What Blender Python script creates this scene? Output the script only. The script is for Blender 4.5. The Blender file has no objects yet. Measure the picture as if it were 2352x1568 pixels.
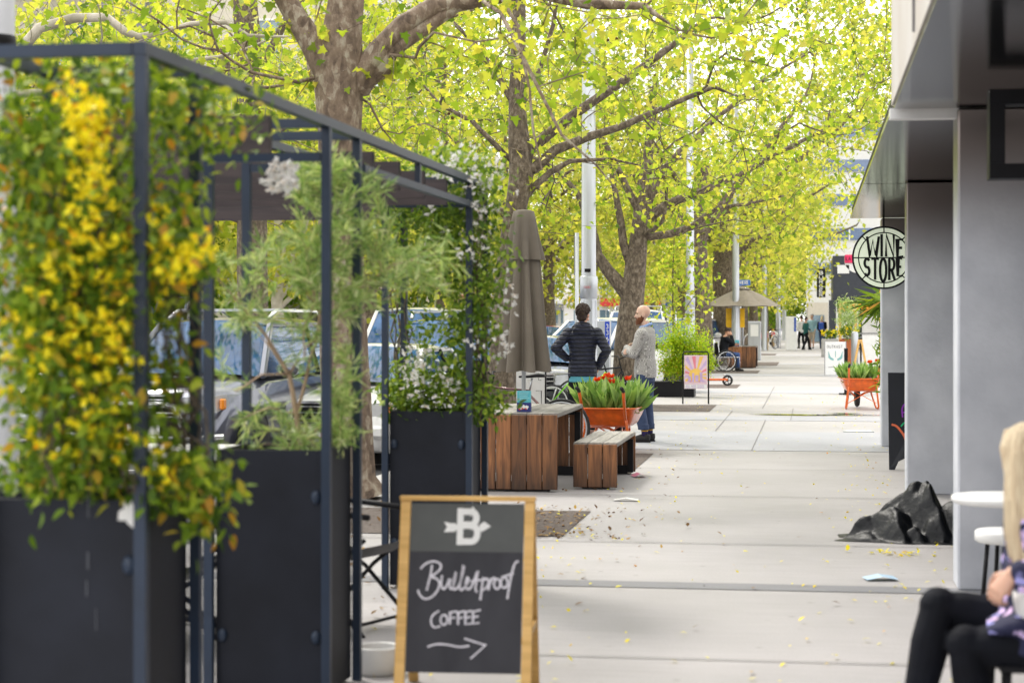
import bpy, math, random
import numpy as np
from mathutils import Vector, Matrix
random.seed(7); RNG = np.random.default_rng(7)
S = bpy.context.scene; COL = S.collection
PI = math.pi; rad = math.radians
# ---------------------------------------------------------------- camera
F = 4400.0; CX = 1176.0; HY = 729.0; EYE = 1.65; YAW = math.atan(690/4400.0)
ca, sa = math.cos(YAW), math.sin(YAW)
cam = bpy.data.cameras.new('camera'); camo = bpy.data.objects.new('camera', cam); COL.objects.link(camo)
camo.location = (0, 0, EYE); camo.rotation_euler = (PI/2, 0, YAW)
cam.sensor_width = 36; cam.lens = 36*F/2352; cam.shift_y = -55/2352.0
cam.clip_end = 2000; cam.clip_start = .1
cam.dof.use_dof = True; cam.dof.focus_distance = 25.6; cam.dof.aperture_fstop = 3.0
S.camera = camo
def P(px, py, d):                       # view of a survey point: column, row, distance along the axis
    t = (px-CX)/F*d
    return Vector((-sa*d+ca*t, ca*d+sa*t, EYE-(py-HY)/F*d))
def G(px, py):                          # the same on the ground
    p = P(px, py, F*EYE/(py-HY)); p.z = 0; return p
def PX(px, X, z=0):                     # the point of column px on the street line X
    t = (px-CX)/F; d = X/(-sa+ca*t)
    return Vector((X, ca*d+sa*t*d, z))
# ---------------------------------------------------------------- materials
def nd(nt, typ, **kw):
    n = nt.nodes.new(typ)
    for k, v in kw.items(): setattr(n, k, v)
    return n
def mat(name, c, rough=.6, metal=0, var=.12, scale=8, bump=0, bscale=40, c2=None, coat=0, emis=0, spec=.5, alpha=1, stretch=(1,1,1), detail=4):
    m = bpy.data.materials.new(name); m.use_nodes = True; nt = m.node_tree
    b = nt.nodes['Principled BSDF']; L = nt.links.new
    b.inputs['Roughness'].default_value = rough; b.inputs['Metallic'].default_value = metal
    b.inputs['Specular IOR Level'].default_value = spec
    b.inputs['Coat Weight'].default_value = coat
    tc = nd(nt, 'ShaderNodeTexCoord'); mp = nd(nt, 'ShaderNodeMapping'); mp.inputs['Scale'].default_value = stretch
    L(tc.outputs['Object'], mp.inputs['Vector'])
    n = nd(nt, 'ShaderNodeTexNoise'); n.inputs['Scale'].default_value = scale; n.inputs['Detail'].default_value = detail
    L(mp.outputs[0], n.inputs['Vector'])
    r = nd(nt, 'ShaderNodeValToRGB'); e = r.color_ramp.elements
    e[0].position = .3; e[1].position = .7
    a = c2 if c2 else tuple(x*(1-var) for x in c); d = c if c2 else tuple(min(1, x*(1+var)) for x in c)
    e[0].color = (*a, 1); e[1].color = (*d, 1)
    L(n.outputs['Fac'], r.inputs['Fac']); L(r.outputs[0], b.inputs['Base Color'])
    if emis:
        L(r.outputs[0], b.inputs['Emission Color']); b.inputs['Emission Strength'].default_value = emis
    if bump:
        n2 = nd(nt, 'ShaderNodeTexNoise'); n2.inputs['Scale'].default_value = bscale; n2.inputs['Detail'].default_value = 5
        L(mp.outputs[0], n2.inputs['Vector'])
        bp = nd(nt, 'ShaderNodeBump'); bp.inputs['Strength'].default_value = bump; bp.inputs['Distance'].default_value = .02
        L(n2.outputs['Fac'], bp.inputs['Height']); L(bp.outputs[0], b.inputs['Normal'])
    return m
def leafmat(name, cols, trans=.45, rough=.5, tint=(1.15, 1.1, .6)):
    m = bpy.data.materials.new(name); m.use_nodes = True; nt = m.node_tree; L = nt.links.new
    b = nt.nodes['Principled BSDF']; out = nt.nodes['Material Output']
    g = nd(nt, 'ShaderNodeNewGeometry'); r = nd(nt, 'ShaderNodeValToRGB')
    while len(r.color_ramp.elements) < len(cols): r.color_ramp.elements.new(.5)
    for i, (p, c) in enumerate(cols): r.color_ramp.elements[i].position = p; r.color_ramp.elements[i].color = (*c, 1)
    L(g.outputs['Random Per Island'], r.inputs['Fac']); L(r.outputs[0], b.inputs['Base Color'])
    b.inputs['Roughness'].default_value = rough; b.inputs['Specular IOR Level'].default_value = .3
    mx = nd(nt, 'ShaderNodeMixShader'); mx.inputs[0].default_value = trans
    t = nd(nt, 'ShaderNodeBsdfTranslucent')
    mu = nd(nt, 'ShaderNodeMix', data_type='RGBA', blend_type='MULTIPLY'); mu.inputs[0].default_value = 1
    L(r.outputs[0], mu.inputs[6]); mu.inputs[7].default_value = (*tint, 1)
    L(mu.outputs[2], t.inputs['Color'])
    L(b.outputs[0], mx.inputs[1]); L(t.outputs[0], mx.inputs[2]); L(mx.outputs[0], out.inputs['Surface'])
    return m
def woodmat(name, c1, c2, axis='Z', rough=.5, greytop=False):
    m = bpy.data.materials.new(name); m.use_nodes = True; nt = m.node_tree; L = nt.links.new
    b = nt.nodes['Principled BSDF']; b.inputs['Roughness'].default_value = rough
    tc = nd(nt, 'ShaderNodeTexCoord'); mp = nd(nt, 'ShaderNodeMapping')
    mp.inputs['Scale'].default_value = {'Z': (14, 14, 1.1), 'Y': (14, 1.1, 14), 'X': (1.1, 14, 14)}[axis]
    L(tc.outputs['Object'], mp.inputs['Vector'])
    n = nd(nt, 'ShaderNodeTexNoise'); n.inputs['Scale'].default_value = 2.2; n.inputs['Detail'].default_value = 7; n.inputs['Distortion'].default_value = .6
    L(mp.outputs[0], n.inputs['Vector'])
    r = nd(nt, 'ShaderNodeValToRGB'); e = r.color_ramp.elements; e[0].position = .3; e[1].position = .72
    e[0].color = (*c1, 1); e[1].color = (*c2, 1); L(n.outputs['Fac'], r.inputs['Fac'])
    g = nd(nt, 'ShaderNodeNewGeometry'); hs = nd(nt, 'ShaderNodeHueSaturation')
    mr = nd(nt, 'ShaderNodeMapRange'); mr.inputs['To Min'].default_value = .55; mr.inputs['To Max'].default_value = 1.35
    L(g.outputs['Random Per Island'], mr.inputs['Value']); L(mr.outputs[0], hs.inputs['Value']); L(r.outputs[0], hs.inputs['Color'])
    if axis == 'Z':                      # darker towards the foot of each plank
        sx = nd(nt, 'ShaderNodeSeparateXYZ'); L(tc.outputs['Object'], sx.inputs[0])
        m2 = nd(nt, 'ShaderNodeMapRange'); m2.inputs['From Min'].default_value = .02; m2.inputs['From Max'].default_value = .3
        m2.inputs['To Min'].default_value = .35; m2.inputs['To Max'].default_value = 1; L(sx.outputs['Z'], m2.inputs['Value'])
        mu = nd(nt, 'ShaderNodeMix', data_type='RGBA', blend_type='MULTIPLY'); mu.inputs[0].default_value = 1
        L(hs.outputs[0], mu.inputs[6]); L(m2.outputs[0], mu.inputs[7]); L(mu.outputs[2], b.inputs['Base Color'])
    else: L(hs.outputs[0], b.inputs['Base Color'])
    bp = nd(nt, 'ShaderNodeBump'); bp.inputs['Strength'].default_value = .3; bp.inputs['Distance'].default_value = .01
    L(n.outputs['Fac'], bp.inputs['Height']); L(bp.outputs[0], b.inputs['Normal'])
    return m
def barkmat(name, c1, c2, c3, sc=5):
    m = bpy.data.materials.new(name); m.use_nodes = True; nt = m.node_tree; L = nt.links.new
    b = nt.nodes['Principled BSDF']; b.inputs['Roughness'].default_value = .85
    tc = nd(nt, 'ShaderNodeTexCoord'); mp = nd(nt, 'ShaderNodeMapping'); mp.inputs['Scale'].default_value = (1, 1, .6); L(tc.outputs['Object'], mp.inputs[0])
    n0 = nd(nt, 'ShaderNodeTexNoise'); n0.inputs['Scale'].default_value = 3; L(mp.outputs[0], n0.inputs['Vector'])
    mxv = nd(nt, 'ShaderNodeMix', data_type='RGBA'); mxv.inputs[0].default_value = .12; L(mp.outputs[0], mxv.inputs[6]); L(n0.outputs['Color'], mxv.inputs[7])
    v = nd(nt, 'ShaderNodeTexVoronoi'); v.inputs['Scale'].default_value = sc*2.2; L(mxv.outputs[2], v.inputs['Vector'])
    n = nd(nt, 'ShaderNodeTexNoise'); n.inputs['Scale'].default_value = sc; n.inputs['Detail'].default_value = 8; n.inputs['Roughness'].default_value = .7; L(mp.outputs[0], n.inputs['Vector'])
    r = nd(nt, 'ShaderNodeValToRGB'); r.color_ramp.elements.new(.5); e = r.color_ramp.elements
    e[0].position = .35; e[0].color = (*c1, 1); e[1].position = .52; e[1].color = (*c2, 1); e[2].position = .62; e[2].color = (*c3, 1)
    ad = nd(nt, 'ShaderNodeMix', data_type='RGBA'); ad.inputs[0].default_value = .2; L(n.outputs['Fac'], ad.inputs[6]); L(v.outputs['Color'], ad.inputs[7])
    L(ad.outputs[2], r.inputs['Fac']); L(r.outputs[0], b.inputs['Base Color'])
    bp = nd(nt, 'ShaderNodeBump'); bp.inputs['Strength'].default_value = .9; bp.inputs['Distance'].default_value = .04
    L(ad.outputs[2], bp.inputs['Height']); L(bp.outputs[0], b.inputs['Normal'])
    return m
def pavemat(name, c, c2, joints=()):
    m = bpy.data.materials.new(name); m.use_nodes = True; nt = m.node_tree; L = nt.links.new
    b = nt.nodes['Principled BSDF']
    tc = nd(nt, 'ShaderNodeTexCoord')
    n = nd(nt, 'ShaderNodeTexNoise'); n.inputs['Scale'].default_value = .5; n.inputs['Detail'].default_value = 9; n.inputs['Roughness'].default_value = .65; L(tc.outputs['Object'], n.inputs['Vector'])
    r = nd(nt, 'ShaderNodeValToRGB'); e = r.color_ramp.elements; e[0].position = .3; e[1].position = .7; e[0].color = (*c2, 1); e[1].color = (*c, 1); L(n.outputs['Fac'], r.inputs['Fac'])
    mp = nd(nt, 'ShaderNodeMapping'); mp.inputs['Scale'].default_value = (.6, 9, 1); L(tc.outputs['Object'], mp.inputs[0])
    n3 = nd(nt, 'ShaderNodeTexNoise'); n3.inputs['Scale'].default_value = 3; n3.inputs['Detail'].default_value = 4; L(mp.outputs[0], n3.inputs['Vector'])
    n2 = nd(nt, 'ShaderNodeTexNoise'); n2.inputs['Scale'].default_value = 90; n2.inputs['Detail'].default_value = 3; L(tc.outputs['Object'], n2.inputs['Vector'])
    r3 = nd(nt, 'ShaderNodeValToRGB'); r3.color_ramp.elements[0].color = (.9, .9, .9, 1); r3.color_ramp.elements[0].position = .25; r3.color_ramp.elements[1].position = .6
    L(n3.outputs['Fac'], r3.inputs['Fac'])
    r2 = nd(nt, 'ShaderNodeValToRGB'); r2.color_ramp.elements[0].color = (.8, .8, .8, 1); r2.color_ramp.elements[0].position = .3; r2.color_ramp.elements[1].position = .6
    L(n2.outputs['Fac'], r2.inputs['Fac'])
    m1 = nd(nt, 'ShaderNodeMix', data_type='RGBA', blend_type='MULTIPLY'); m1.inputs[0].default_value = 1; L(r.outputs[0], m1.inputs[6]); L(r3.outputs[0], m1.inputs[7])
    m2 = nd(nt, 'ShaderNodeMix', data_type='RGBA', blend_type='MULTIPLY'); m2.inputs[0].default_value = .7; L(m1.outputs[2], m2.inputs[6]); L(r2.outputs[0], m2.inputs[7])
    # stains
    v = nd(nt, 'ShaderNodeTexVoronoi'); v.inputs['Scale'].default_value = 3.6; L(tc.outputs['Object'], v.inputs['Vector'])
    rv = nd(nt, 'ShaderNodeValToRGB'); rv.color_ramp.elements[0].position = .02; rv.color_ramp.elements[0].color = (.6, .57, .55, 1); rv.color_ramp.elements[1].position = .1; L(v.outputs['Distance'], rv.inputs['Fac'])
    m3 = nd(nt, 'ShaderNodeMix', data_type='RGBA', blend_type='MULTIPLY'); m3.inputs[0].default_value = .8; L(m2.outputs[2], m3.inputs[6]); L(rv.outputs[0], m3.inputs[7])
    L(m3.outputs[2], b.inputs['Base Color'])
    rr = nd(nt, 'ShaderNodeMapRange'); rr.inputs['To Min'].default_value = .45; rr.inputs['To Max'].default_value = .75; L(n.outputs['Fac'], rr.inputs['Value']); L(rr.outputs[0], b.inputs['Roughness'])
    bp = nd(nt, 'ShaderNodeBump'); bp.inputs['Strength'].default_value = .15; bp.inputs['Distance'].default_value = .01; L(n2.outputs['Fac'], bp.inputs['Height']); L(bp.outputs[0], b.inputs['Normal'])
    return m
# ---------------------------------------------------------------- mesh builder
class MB:
    def __init__(s): s.v = []; s.f = []; s.m = []; s.sm = []
    def add(s, vs, fs, mi=0, smooth=False):
        o = len(s.v); s.v += [tuple(v) for v in vs]
        for f in fs: s.f.append(tuple(i+o for i in f)); s.m.append(mi); s.sm.append(smooth)
        return s
    def box(s, c, d, mi=0, rz=0, bev=0, M=None):
        hx, hy, hz = d[0]/2, d[1]/2, d[2]/2
        c = Vector(c)
        if bev and min(hx, hy, hz) > bev:
            vs = []
            for sx in (-1, 1):
                for sy in (-1, 1):
                    for sz in (-1, 1):
                        vs += [(sx*(hx-bev), sy*(hy-bev), sz*hz), (sx*(hx-bev), sy*hy, sz*(hz-bev)), (sx*hx, sy*(hy-bev), sz*(hz-bev))]
            def ix(sx, sy, sz, k): return ((((sx > 0)*2+(sy > 0))*2+(sz > 0))*3+k)
            fs = []
            for z in (-1, 1): fs.append([ix(-1, -1, z, 0), ix(1, -1, z, 0), ix(1, 1, z, 0), ix(-1, 1, z, 0)])
            for y in (-1, 1): fs.append([ix(-1, y, -1, 1), ix(1, y, -1, 1), ix(1, y, 1, 1), ix(-1, y, 1, 1)])
            for x in (-1, 1): fs.append([ix(x, -1, -1, 2), ix(x, 1, -1, 2), ix(x, 1, 1, 2), ix(x, -1, 1, 2)])
            for y in (-1, 1):
                for z in (-1, 1): fs.append([ix(-1, y, z, 0), ix(1, y, z, 0), ix(1, y, z, 1), ix(-1, y, z, 1)])
            for x in (-1, 1):
                for z in (-1, 1): fs.append([ix(x, -1, z, 0), ix(x, 1, z, 0), ix(x, 1, z, 2), ix(x, -1, z, 2)])
                for y in (-1, 1): fs.append([ix(x, y, -1, 1), ix(x, y, 1, 1), ix(x, y, 1, 2), ix(x, y, -1, 2)])
            for x in (-1, 1):
                for y in (-1, 1):
                    for z in (-1, 1): fs.append([ix(x, y, z, 0), ix(x, y, z, 1), ix(x, y, z, 2)])
        else:
            vs = [(x, y, z) for x in (-hx, hx) for y in (-hy, hy) for z in (-hz, hz)]
            fs = [(0, 1, 3, 2), (4, 6, 7, 5), (0, 4, 5, 1), (2, 3, 7, 6), (0, 2, 6, 4), (1, 5, 7, 3)]
        R = (M if M is not None else Matrix.Rotation(rz, 3, 'Z'))
        return s.add([c+R@Vector(v) for v in vs], fs, mi)
    def bar(s, a, b, w, h, mi=0, up=(0, 0, 1), bev=0):
        a = Vector(a); b = Vector(b); y = (b-a); L = y.length; y = y/L
        x = y.cross(Vector(up))
        if x.length < 1e-4: x = y.cross(Vector((1, 0, 0)))
        x.normalize(); z = x.cross(y)
        M = Matrix((x, y, z)).transposed()
        return s.box((a+b)/2, (w, L, h), mi, M=M, bev=bev)
    def tube(s, pts, r, n=8, mi=0, cap=True, ref=None, smooth=True, closed=False):
        pts = [Vector(p) for p in pts]; N = len(pts)
        if not hasattr(r, '__len__'): r = [r]*N
        T = []
        for i in range(N):
            if closed: t = pts[(i+1) % N]-pts[i-1]
            else: t = pts[min(i+1, N-1)]-pts[max(i-1, 0)]
            if t.length < 1e-7: t = Vector((0, 0, 1))
            T.append(t.normalized())
        x = Vector(ref) if ref is not None else (Vector((1, 0, 0)) if abs(T[0].x) < .9 else Vector((0, 1, 0)))
        vs = []
        for i in range(N):
            t = T[i]
            if ref is not None: x = Vector(ref)
            x = (x-t*x.dot(t))
            if x.length < 1e-6: x = t.orthogonal()
            x.normalize(); y = t.cross(x)
            ri = r[i]; rx, ry = ri if hasattr(ri, '__len__') else (ri, ri)
            for k in range(n):
                a = 2*PI*k/n; vs.append(pts[i]+x*(rx*math.cos(a))+y*(ry*math.sin(a)))
        fs = []
        for i in range(N if closed else N-1):
            j = (i+1) % N
            for k in range(n): fs.append((i*n+k, i*n+(k+1) % n, j*n+(k+1) % n, j*n+k))
        if cap and not closed: fs.append(tuple(range(n))[::-1]); fs.append(tuple((N-1)*n+k for k in range(n)))
        return s.add(vs, fs, mi, smooth)
    def lathe(s, c, prof, n=24, mi=0, axis=(0, 0, 1), smooth=True):
        c = Vector(c); q = Vector((0, 0, 1)).rotation_difference(Vector(axis).normalized())
        vs = []
        for (r, z) in prof:
            for k in range(n): vs.append(c+q@Vector((r*math.cos(2*PI*k/n), r*math.sin(2*PI*k/n), z)))
        fs = [(i*n+k, i*n+(k+1) % n, (i+1)*n+(k+1) % n, (i+1)*n+k) for i in range(len(prof)-1) for k in range(n)]
        fs.append(tuple(range(n))[::-1]); fs.append(tuple((len(prof)-1)*n+k for k in range(n)))
        return s.add(vs, fs, mi, smooth)
    def ball(s, c, r, mi=0, n=10, rings=7, M=None):
        c = Vector(c); rx, ry, rz_ = r if hasattr(r, '__len__') else (r, r, r)
        vs = []
        for i in range(1, rings):
            th = PI*i/rings
            for k in range(n): vs.append(Vector((rx*math.sin(th)*math.cos(2*PI*k/n), ry*math.sin(th)*math.sin(2*PI*k/n), rz_*math.cos(th))))
        vs += [Vector((0, 0, rz_)), Vector((0, 0, -rz_))]; a = len(vs)-2
        if M is not None: vs = [M@v for v in vs]
        fs = [(i*n+k, (i+1)*n+k, (i+1)*n+(k+1) % n, i*n+(k+1) % n) for i in range(rings-2) for k in range(n)]
        for k in range(n): fs.append((a, k, (k+1) % n)); fs.append((a+1, (rings-2)*n+(k+1) % n, (rings-2)*n+k))
        return s.add([c+v for v in vs], fs, mi, True)
    def prism(s, poly, vec, mi=0):
        poly = [Vector(p) for p in poly]; vec = Vector(vec); n = len(poly)
        vs = poly+[p+vec for p in poly]
        fs = [tuple(range(n))[::-1], tuple(n+k for k in range(n))]+[(k, (k+1) % n, n+(k+1) % n, n+k) for k in range(n)]
        return s.add(vs, fs, mi)
    def quad(s, a, b, c, d, mi=0): return s.add([a, b, c, d], [(0, 1, 2, 3)], mi)
    def ribbons(s, strokes, O, U, V, w, mi=0, off=.0004, lift=.002):   # flat strokes on a plane
        O = Vector(O); U = Vector(U); V = Vector(V); N = U.cross(V).normalized()
        for si, st in enumerate(strokes):
            ww = w
            if isinstance(st, tuple) and isinstance(st[0], (int, float)) and isinstance(st[1], list): ww, st = st
            st = [Vector((p[0], p[1])) for p in st]; L = []; R = []
            for i, p in enumerate(st):
                t = (st[min(i+1, len(st)-1)]-st[max(i-1, 0)])
                if (st[0]-st[-1]).length < 1e-6 and i in (0, len(st)-1): t = st[1]-st[-2]
                if t.length < 1e-9: t = Vector((1, 0))
                t.normalize(); n = Vector((-t.y, t.x))
                k = 1.0
                if 0 < i < len(st)-1:
                    a = (st[i]-st[i-1]).normalized(); c = abs(a.dot(t)); k = 1/max(c, .55)
                L.append(p+n*ww/2*k); R.append(p-n*ww/2*k)
            lf = N*(lift+off*si); vs = [O+U*p.x+V*p.y+lf for p in L]+[O+U*p.x+V*p.y+lf for p in R]; m = len(st)
            s.add(vs, [(i, m+i, m+i+1, i+1) for i in range(m-1)], mi)
        return s
    def build(s, name, mats, parent=None, W=False, me=None):
        me = bpy.data.meshes.new(name); me.from_pydata(s.v, [], s.f)
        if not hasattr(mats, '__len__'): mats = [mats]
        for m in mats: me.materials.append(m)
        me.polygons.foreach_set('material_index', s.m); me.polygons.foreach_set('use_smooth', s.sm); me.update()
        return link(name, me, parent, W)
def link(name, me, parent=None, W=False):
    o = bpy.data.objects.new(name, me); COL.objects.link(o)
    if parent is not None:
        o.parent = parent
        if W: o.matrix_parent_inverse = parent.matrix_basis.inverted()
    return o
def tag(o, label=None, cat=None, group=None, kind=None):
    for k, v in (('label', label), ('category', cat), ('group', group), ('kind', kind)):
        if v: o[k] = v
    return o
def thing(name, label, cat, loc=(0, 0, 0), rz=0, group=None):
    o = bpy.data.objects.new(name, None); COL.objects.link(o); o.empty_display_size = .1
    o.matrix_basis = Matrix.Translation(Vector(loc))@Matrix.Rotation(rz, 4, 'Z')
    return tag(o, label, cat, group)
def struct(o): return tag(o, kind='structure')
def copy_tree(o, parent=None):
    c = o.copy(); COL.objects.link(c); c.parent = parent
    for ch in [x for x in bpy.data.objects if x.parent == o]: copy_tree(ch, c)
    return c
# ---------------------------------------------------------------- leaf clouds
PLANE = [(0, 0), (.12, .06), (.42, -.02), (.34, .2), (.52, .44), (.26, .46), (.2, .72), (0, 1), (-.2, .72), (-.26, .46), (-.52, .44), (-.34, .2), (-.42, -.02), (-.12, .06)]
OVAL = [(0, 0), (.2, .25), (.24, .5), (.13, .8), (0, 1), (-.13, .8), (-.24, .5), (-.2, .25)]
LANCE = [(0, 0), (.1, .3), (.08, .65), (0, 1), (-.08, .65), (-.1, .3)]
NEEDLE = [(0, 0), (.055, .4), (0, 1), (-.055, .4)]
DIAM = [(0, 0), (.35, .4), (0, 1), (-.35, .4)]
def leaves(name, C, size, tmpl, mats, parent, up=.3, dirs=None, sizevar=.35, W=True, rng=None, fold=.15, mi=None):
    rng = rng or RNG; C = np.asarray(C, dtype=float); n = len(C); k = len(tmpl)
    d = rng.normal(size=(n, 3)) if dirs is None else np.asarray(dirs)+rng.normal(size=(n, 3))*.45
    d /= np.linalg.norm(d, axis=1)[:, None]+1e-9
    nrm = rng.normal(size=(n, 3)); nrm[:, 2] += up*3
    side = np.cross(d, nrm); side /= np.linalg.norm(side, axis=1)[:, None]+1e-9
    nn = np.cross(side, d)
    s = size*(1+sizevar*(rng.random(n)*2-1))
    T = np.array(tmpl)
    V = C[:, None, :]+s[:, None, None]*(T[None, :, 0, None]*side[:, None, :]+T[None, :, 1, None]*d[:, None, :]+(np.abs(T[None, :, 0, None])*fold*2-(T[None, :, 1, None]**2)*fold)*nn[:, None, :])
    me = bpy.data.meshes.new(name); me.vertices.add(n*k); me.vertices.foreach_set('co', V.reshape(-1))
    me.loops.add(n*k); me.loops.foreach_set('vertex_index', np.arange(n*k, dtype=np.int32))
    me.polygons.add(n); me.polygons.foreach_set('loop_start', np.arange(0, n*k, k, dtype=np.int32))
    me.update(calc_edges=True); me.validate()
    if not hasattr(mats, '__len__'): mats = [mats]
    for m in mats: me.materials.append(m)
    if mi is not None: me.polygons.foreach_set('material_index', np.asarray(mi, dtype=np.int32))
    return link(name, me, parent, W)
def grow(seeds, tips, step=.35, bf=.25, jit=.05, sag=0, rng=None):
    """seeds: list of (points, radii, parent_seed or None, index on it); returns nodes pos,parent,fixed radius,is_tip"""
    rng = rng or RNG
    cap = sum(len(s[0]) for s in seeds)*8+len(tips)*24+50
    pos = np.zeros((cap, 3)); par = np.full(cap, -1); pl = np.zeros(cap); fr = np.zeros(cap); n = 0; idx = []
    for pts, rr, ps, pi in seeds:
        ids = []; prev = -1 if ps is None else idx[ps][pi]
        P3 = [Vector(p) for p in pts]
        for j, p in enumerate(P3):
            if j > 0:
                a = P3[j-1]; m = max(1, int((p-a).length/step))
                for q in range(1, m):
                    t = q/m; w = a.lerp(p, t)+Vector(rng.normal(size=3))*jit*.4
                    pos[n] = w; par[n] = prev; fr[n] = rr[j-1]*(1-t)+rr[j]*t
                    pl[n] = (pl[prev] if prev >= 0 else 0)+(np.linalg.norm(pos[n]-pos[prev]) if prev >= 0 else 0); prev = n; n += 1
            pos[n] = p; par[n] = prev; fr[n] = rr[j]
            pl[n] = (pl[prev]+np.linalg.norm(pos[n]-pos[prev])) if prev >= 0 else 0
            prev = n; ids.append(n); n += 1
        idx.append(ids)
    base = pos[0]; ns = n; tips = np.asarray(tips)
    zmin = max([pos[i][2] for i in range(1, ns)][0], 0)
    D = np.min(np.linalg.norm(tips[:, None, :]-pos[None, :ns, :], axis=2), axis=1); order = np.argsort(D)
    isT = []
    ok = np.zeros(cap, bool); ok[:ns] = fr[:ns] < 1e3; ok[idx[0][:max(1, len(idx[0])-2)]] = False
    for ti in order:
        t = tips[ti]
        if n > cap-30: break
        cand = np.where(ok[:n])[0]
        c = np.linalg.norm(pos[cand]-t, axis=1)+bf*pl[cand]
        p = cand[int(np.argmin(c))]; a = pos[p].copy(); L = np.linalg.norm(t-a)
        if L < .03: continue
        m = min(20, max(1, int(L/step)+1)); prev = p
        off = rng.normal(size=3)*L*.09
        for q in range(1, m+1):
            u = q/m; w = a+(t-a)*u+off*math.sin(PI*u)+rng.normal(size=3)*jit*(0 if q == m else 1); w[2] -= sag*L*math.sin(PI*u)
            pos[n] = w; par[n] = prev; pl[n] = pl[prev]+np.linalg.norm(w-pos[prev]); ok[n] = True; prev = n; n += 1
        isT.append(n-1)
    return pos[:n], par[:n], fr[:n], isT
def wood(name, pos, par, fr, isT, m, parent, rtip=.004, ex=.45, W=True, rmin=0, nbig=10):
    n = len(pos); cnt = np.zeros(n); hasc = np.zeros(n, bool)
    for i in range(n-1, -1, -1):
        if not hasc[i]: cnt[i] += 1
        if par[i] >= 0: cnt[par[i]] += cnt[i]; hasc[par[i]] = True
    r = rtip*cnt**ex; r = np.where(fr > 0, fr, r)
    for i in range(n):
        if par[i] >= 0 and fr[i] == 0: r[i] = min(r[i], r[par[i]]*.9)
    best = {}
    for i in range(n):
        p = par[i]
        if p >= 0 and (p not in best or r[i]*10+cnt[i]*1e-4 > r[best[p]]*10+cnt[best[p]]*1e-4): best[p] = i
    mb = MB()
    for i in range(n):
        p = par[i]
        if p < 0 or best.get(p) != i:      # a chain starts here
            ch = [i] if p < 0 else [p, i]; j = i
            while j in best: j = best[j]; ch.append(j)
            if len(ch) < 2: continue
            rr = [float(r[q]) for q in ch]
            if p >= 0: rr[0] = rr[1]*1.1
            if max(rr) < rmin: continue
            k = nbig if max(rr) > .08 else (6 if max(rr) > .03 else 4 if max(rr) > .01 else 3)
            mb.tube([pos[q] for q in ch], rr, k, 0, cap=False)
    return mb.build(name, m, parent, W)
# ---------------------------------------------------------------- stroke lettering (unit box 1 wide .. 1 high)
def arc(cx, cy, rx, ry, a0, a1, n=10): return [(cx+rx*math.cos(rad(a0+(a1-a0)*i/n)), cy+ry*math.sin(rad(a0+(a1-a0)*i/n))) for i in range(n+1)]
GL = {'W': [[(0, 1), (.25, 0), (.5, .8), (.75, 0), (1, 1)]], 'I': [[(.5, 0), (.5, 1)]], 'N': [[(.05, 0), (.05, 1), (.95, 0), (.95, 1)]],
 'E': [[(.9, 1), (.1, 1), (.1, 0), (.9, 0)], [(.1, .52), (.75, .52)]], 'F': [[(.9, 1), (.1, 1), (.1, 0)], [(.1, .52), (.75, .52)]],
 'S': [arc(.5, .74, .4, .26, 30, 270, 9)+arc(.5, .24, .4, .26, 90, -150, 9)[1:]], 'T': [[(0, 1), (1, 1)], [(.5, 1), (.5, 0)]],
 'O': [arc(.5, .5, .45, .5, 0, 360, 18)], 'R': [[(.1, 0), (.1, 1), (.5, 1)]+arc(.5, .74, .38, .26, 90, -90, 8)+[(.1, .48)], [(.45, .48), (.95, 0)]],
 'B': [[(.1, 0), (.1, 1), (.5, 1)]+arc(.5, .76, .33, .24, 90, -90, 8)+[(.1, .52)], [(.5, .52)]+arc(.5, .26, .4, .26, 90, -90, 8)+[(.1, 0)]],
 'P': [[(.1, 0), (.1, 1), (.5, 1)]+arc(.5, .74, .38, .26, 90, -90, 8)+[(.1, .48)]], 'A': [[(0, 0), (.5, 1), (1, 0)], [(.2, .35), (.8, .35)]],
 'Y': [[(0, 1), (.5, .5), (1, 1)], [(.5, .5), (.5, 0)]], 'H': [[(.08, 0), (.08, 1)], [(.92, 0), (.92, 1)], [(.08, .5), (.92, .5)]],
 'U': [[(.08, 1), (.08, .35)]+arc(.5, .35, .42, .35, 180, 360, 8)+[(.92, 1)]], 'G': [arc(.5, .5, .43, .5, 45, 350, 12)+[(.55, .42)]],
 'K': [[(.1, 0), (.1, 1)], [(.9, 1), (.1, .42)], [(.35, .6), (.95, 0)]], 'L': [[(.1, 1), (.1, 0), (.9, 0)]], 'D': [[(.1, 0), (.1, 1), (.4, 1)]+arc(.4, .5, .5, .5, 90, -90, 10)+[(.1, 0)]],
 'C': [arc(.5, .5, .43, .5, 50, 310, 12)], 'M': [[(.02, 0), (.05, 1), (.5, .3), (.95, 1), (.98, 0)]],
 '3': [arc(.45, .75, .38, .25, 150, -90, 8)+arc(.45, .26, .42, .26, 90, -150, 8)], '6': [arc(.5, .28, .4, .28, 90, 450, 12), [(.7, 1), (.3, .75), (.11, .35)]], '1': [[(.25, .8), (.55, 1), (.55, 0)]],
 'o': [arc(.5, .33, .4, .33, 0, 360, 12)], 'n': [[(.1, 0), (.1, .65)], arc(.5, .35, .38, .3, 160, 0, 6)+[(.88, 0)]], 's': [arc(.5, .49, .3, .17, 30, 270, 6)+arc(.5, .16, .32, .16, 90, -150, 6)[1:]], ' ': []}
def words(txt, x, y, cw, ch, gap=.25, vertical=False):
    out = []; cx, cy = x, y
    for c in txt:
        for st in GL.get(c, []): out.append([(cx+p[0]*cw, cy+p[1]*ch) for p in st])
        if vertical: cy -= ch*(1+gap)
        else: cx += cw*(1+gap)*(0.45 if c == 'I' else 1)
    return out
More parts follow.
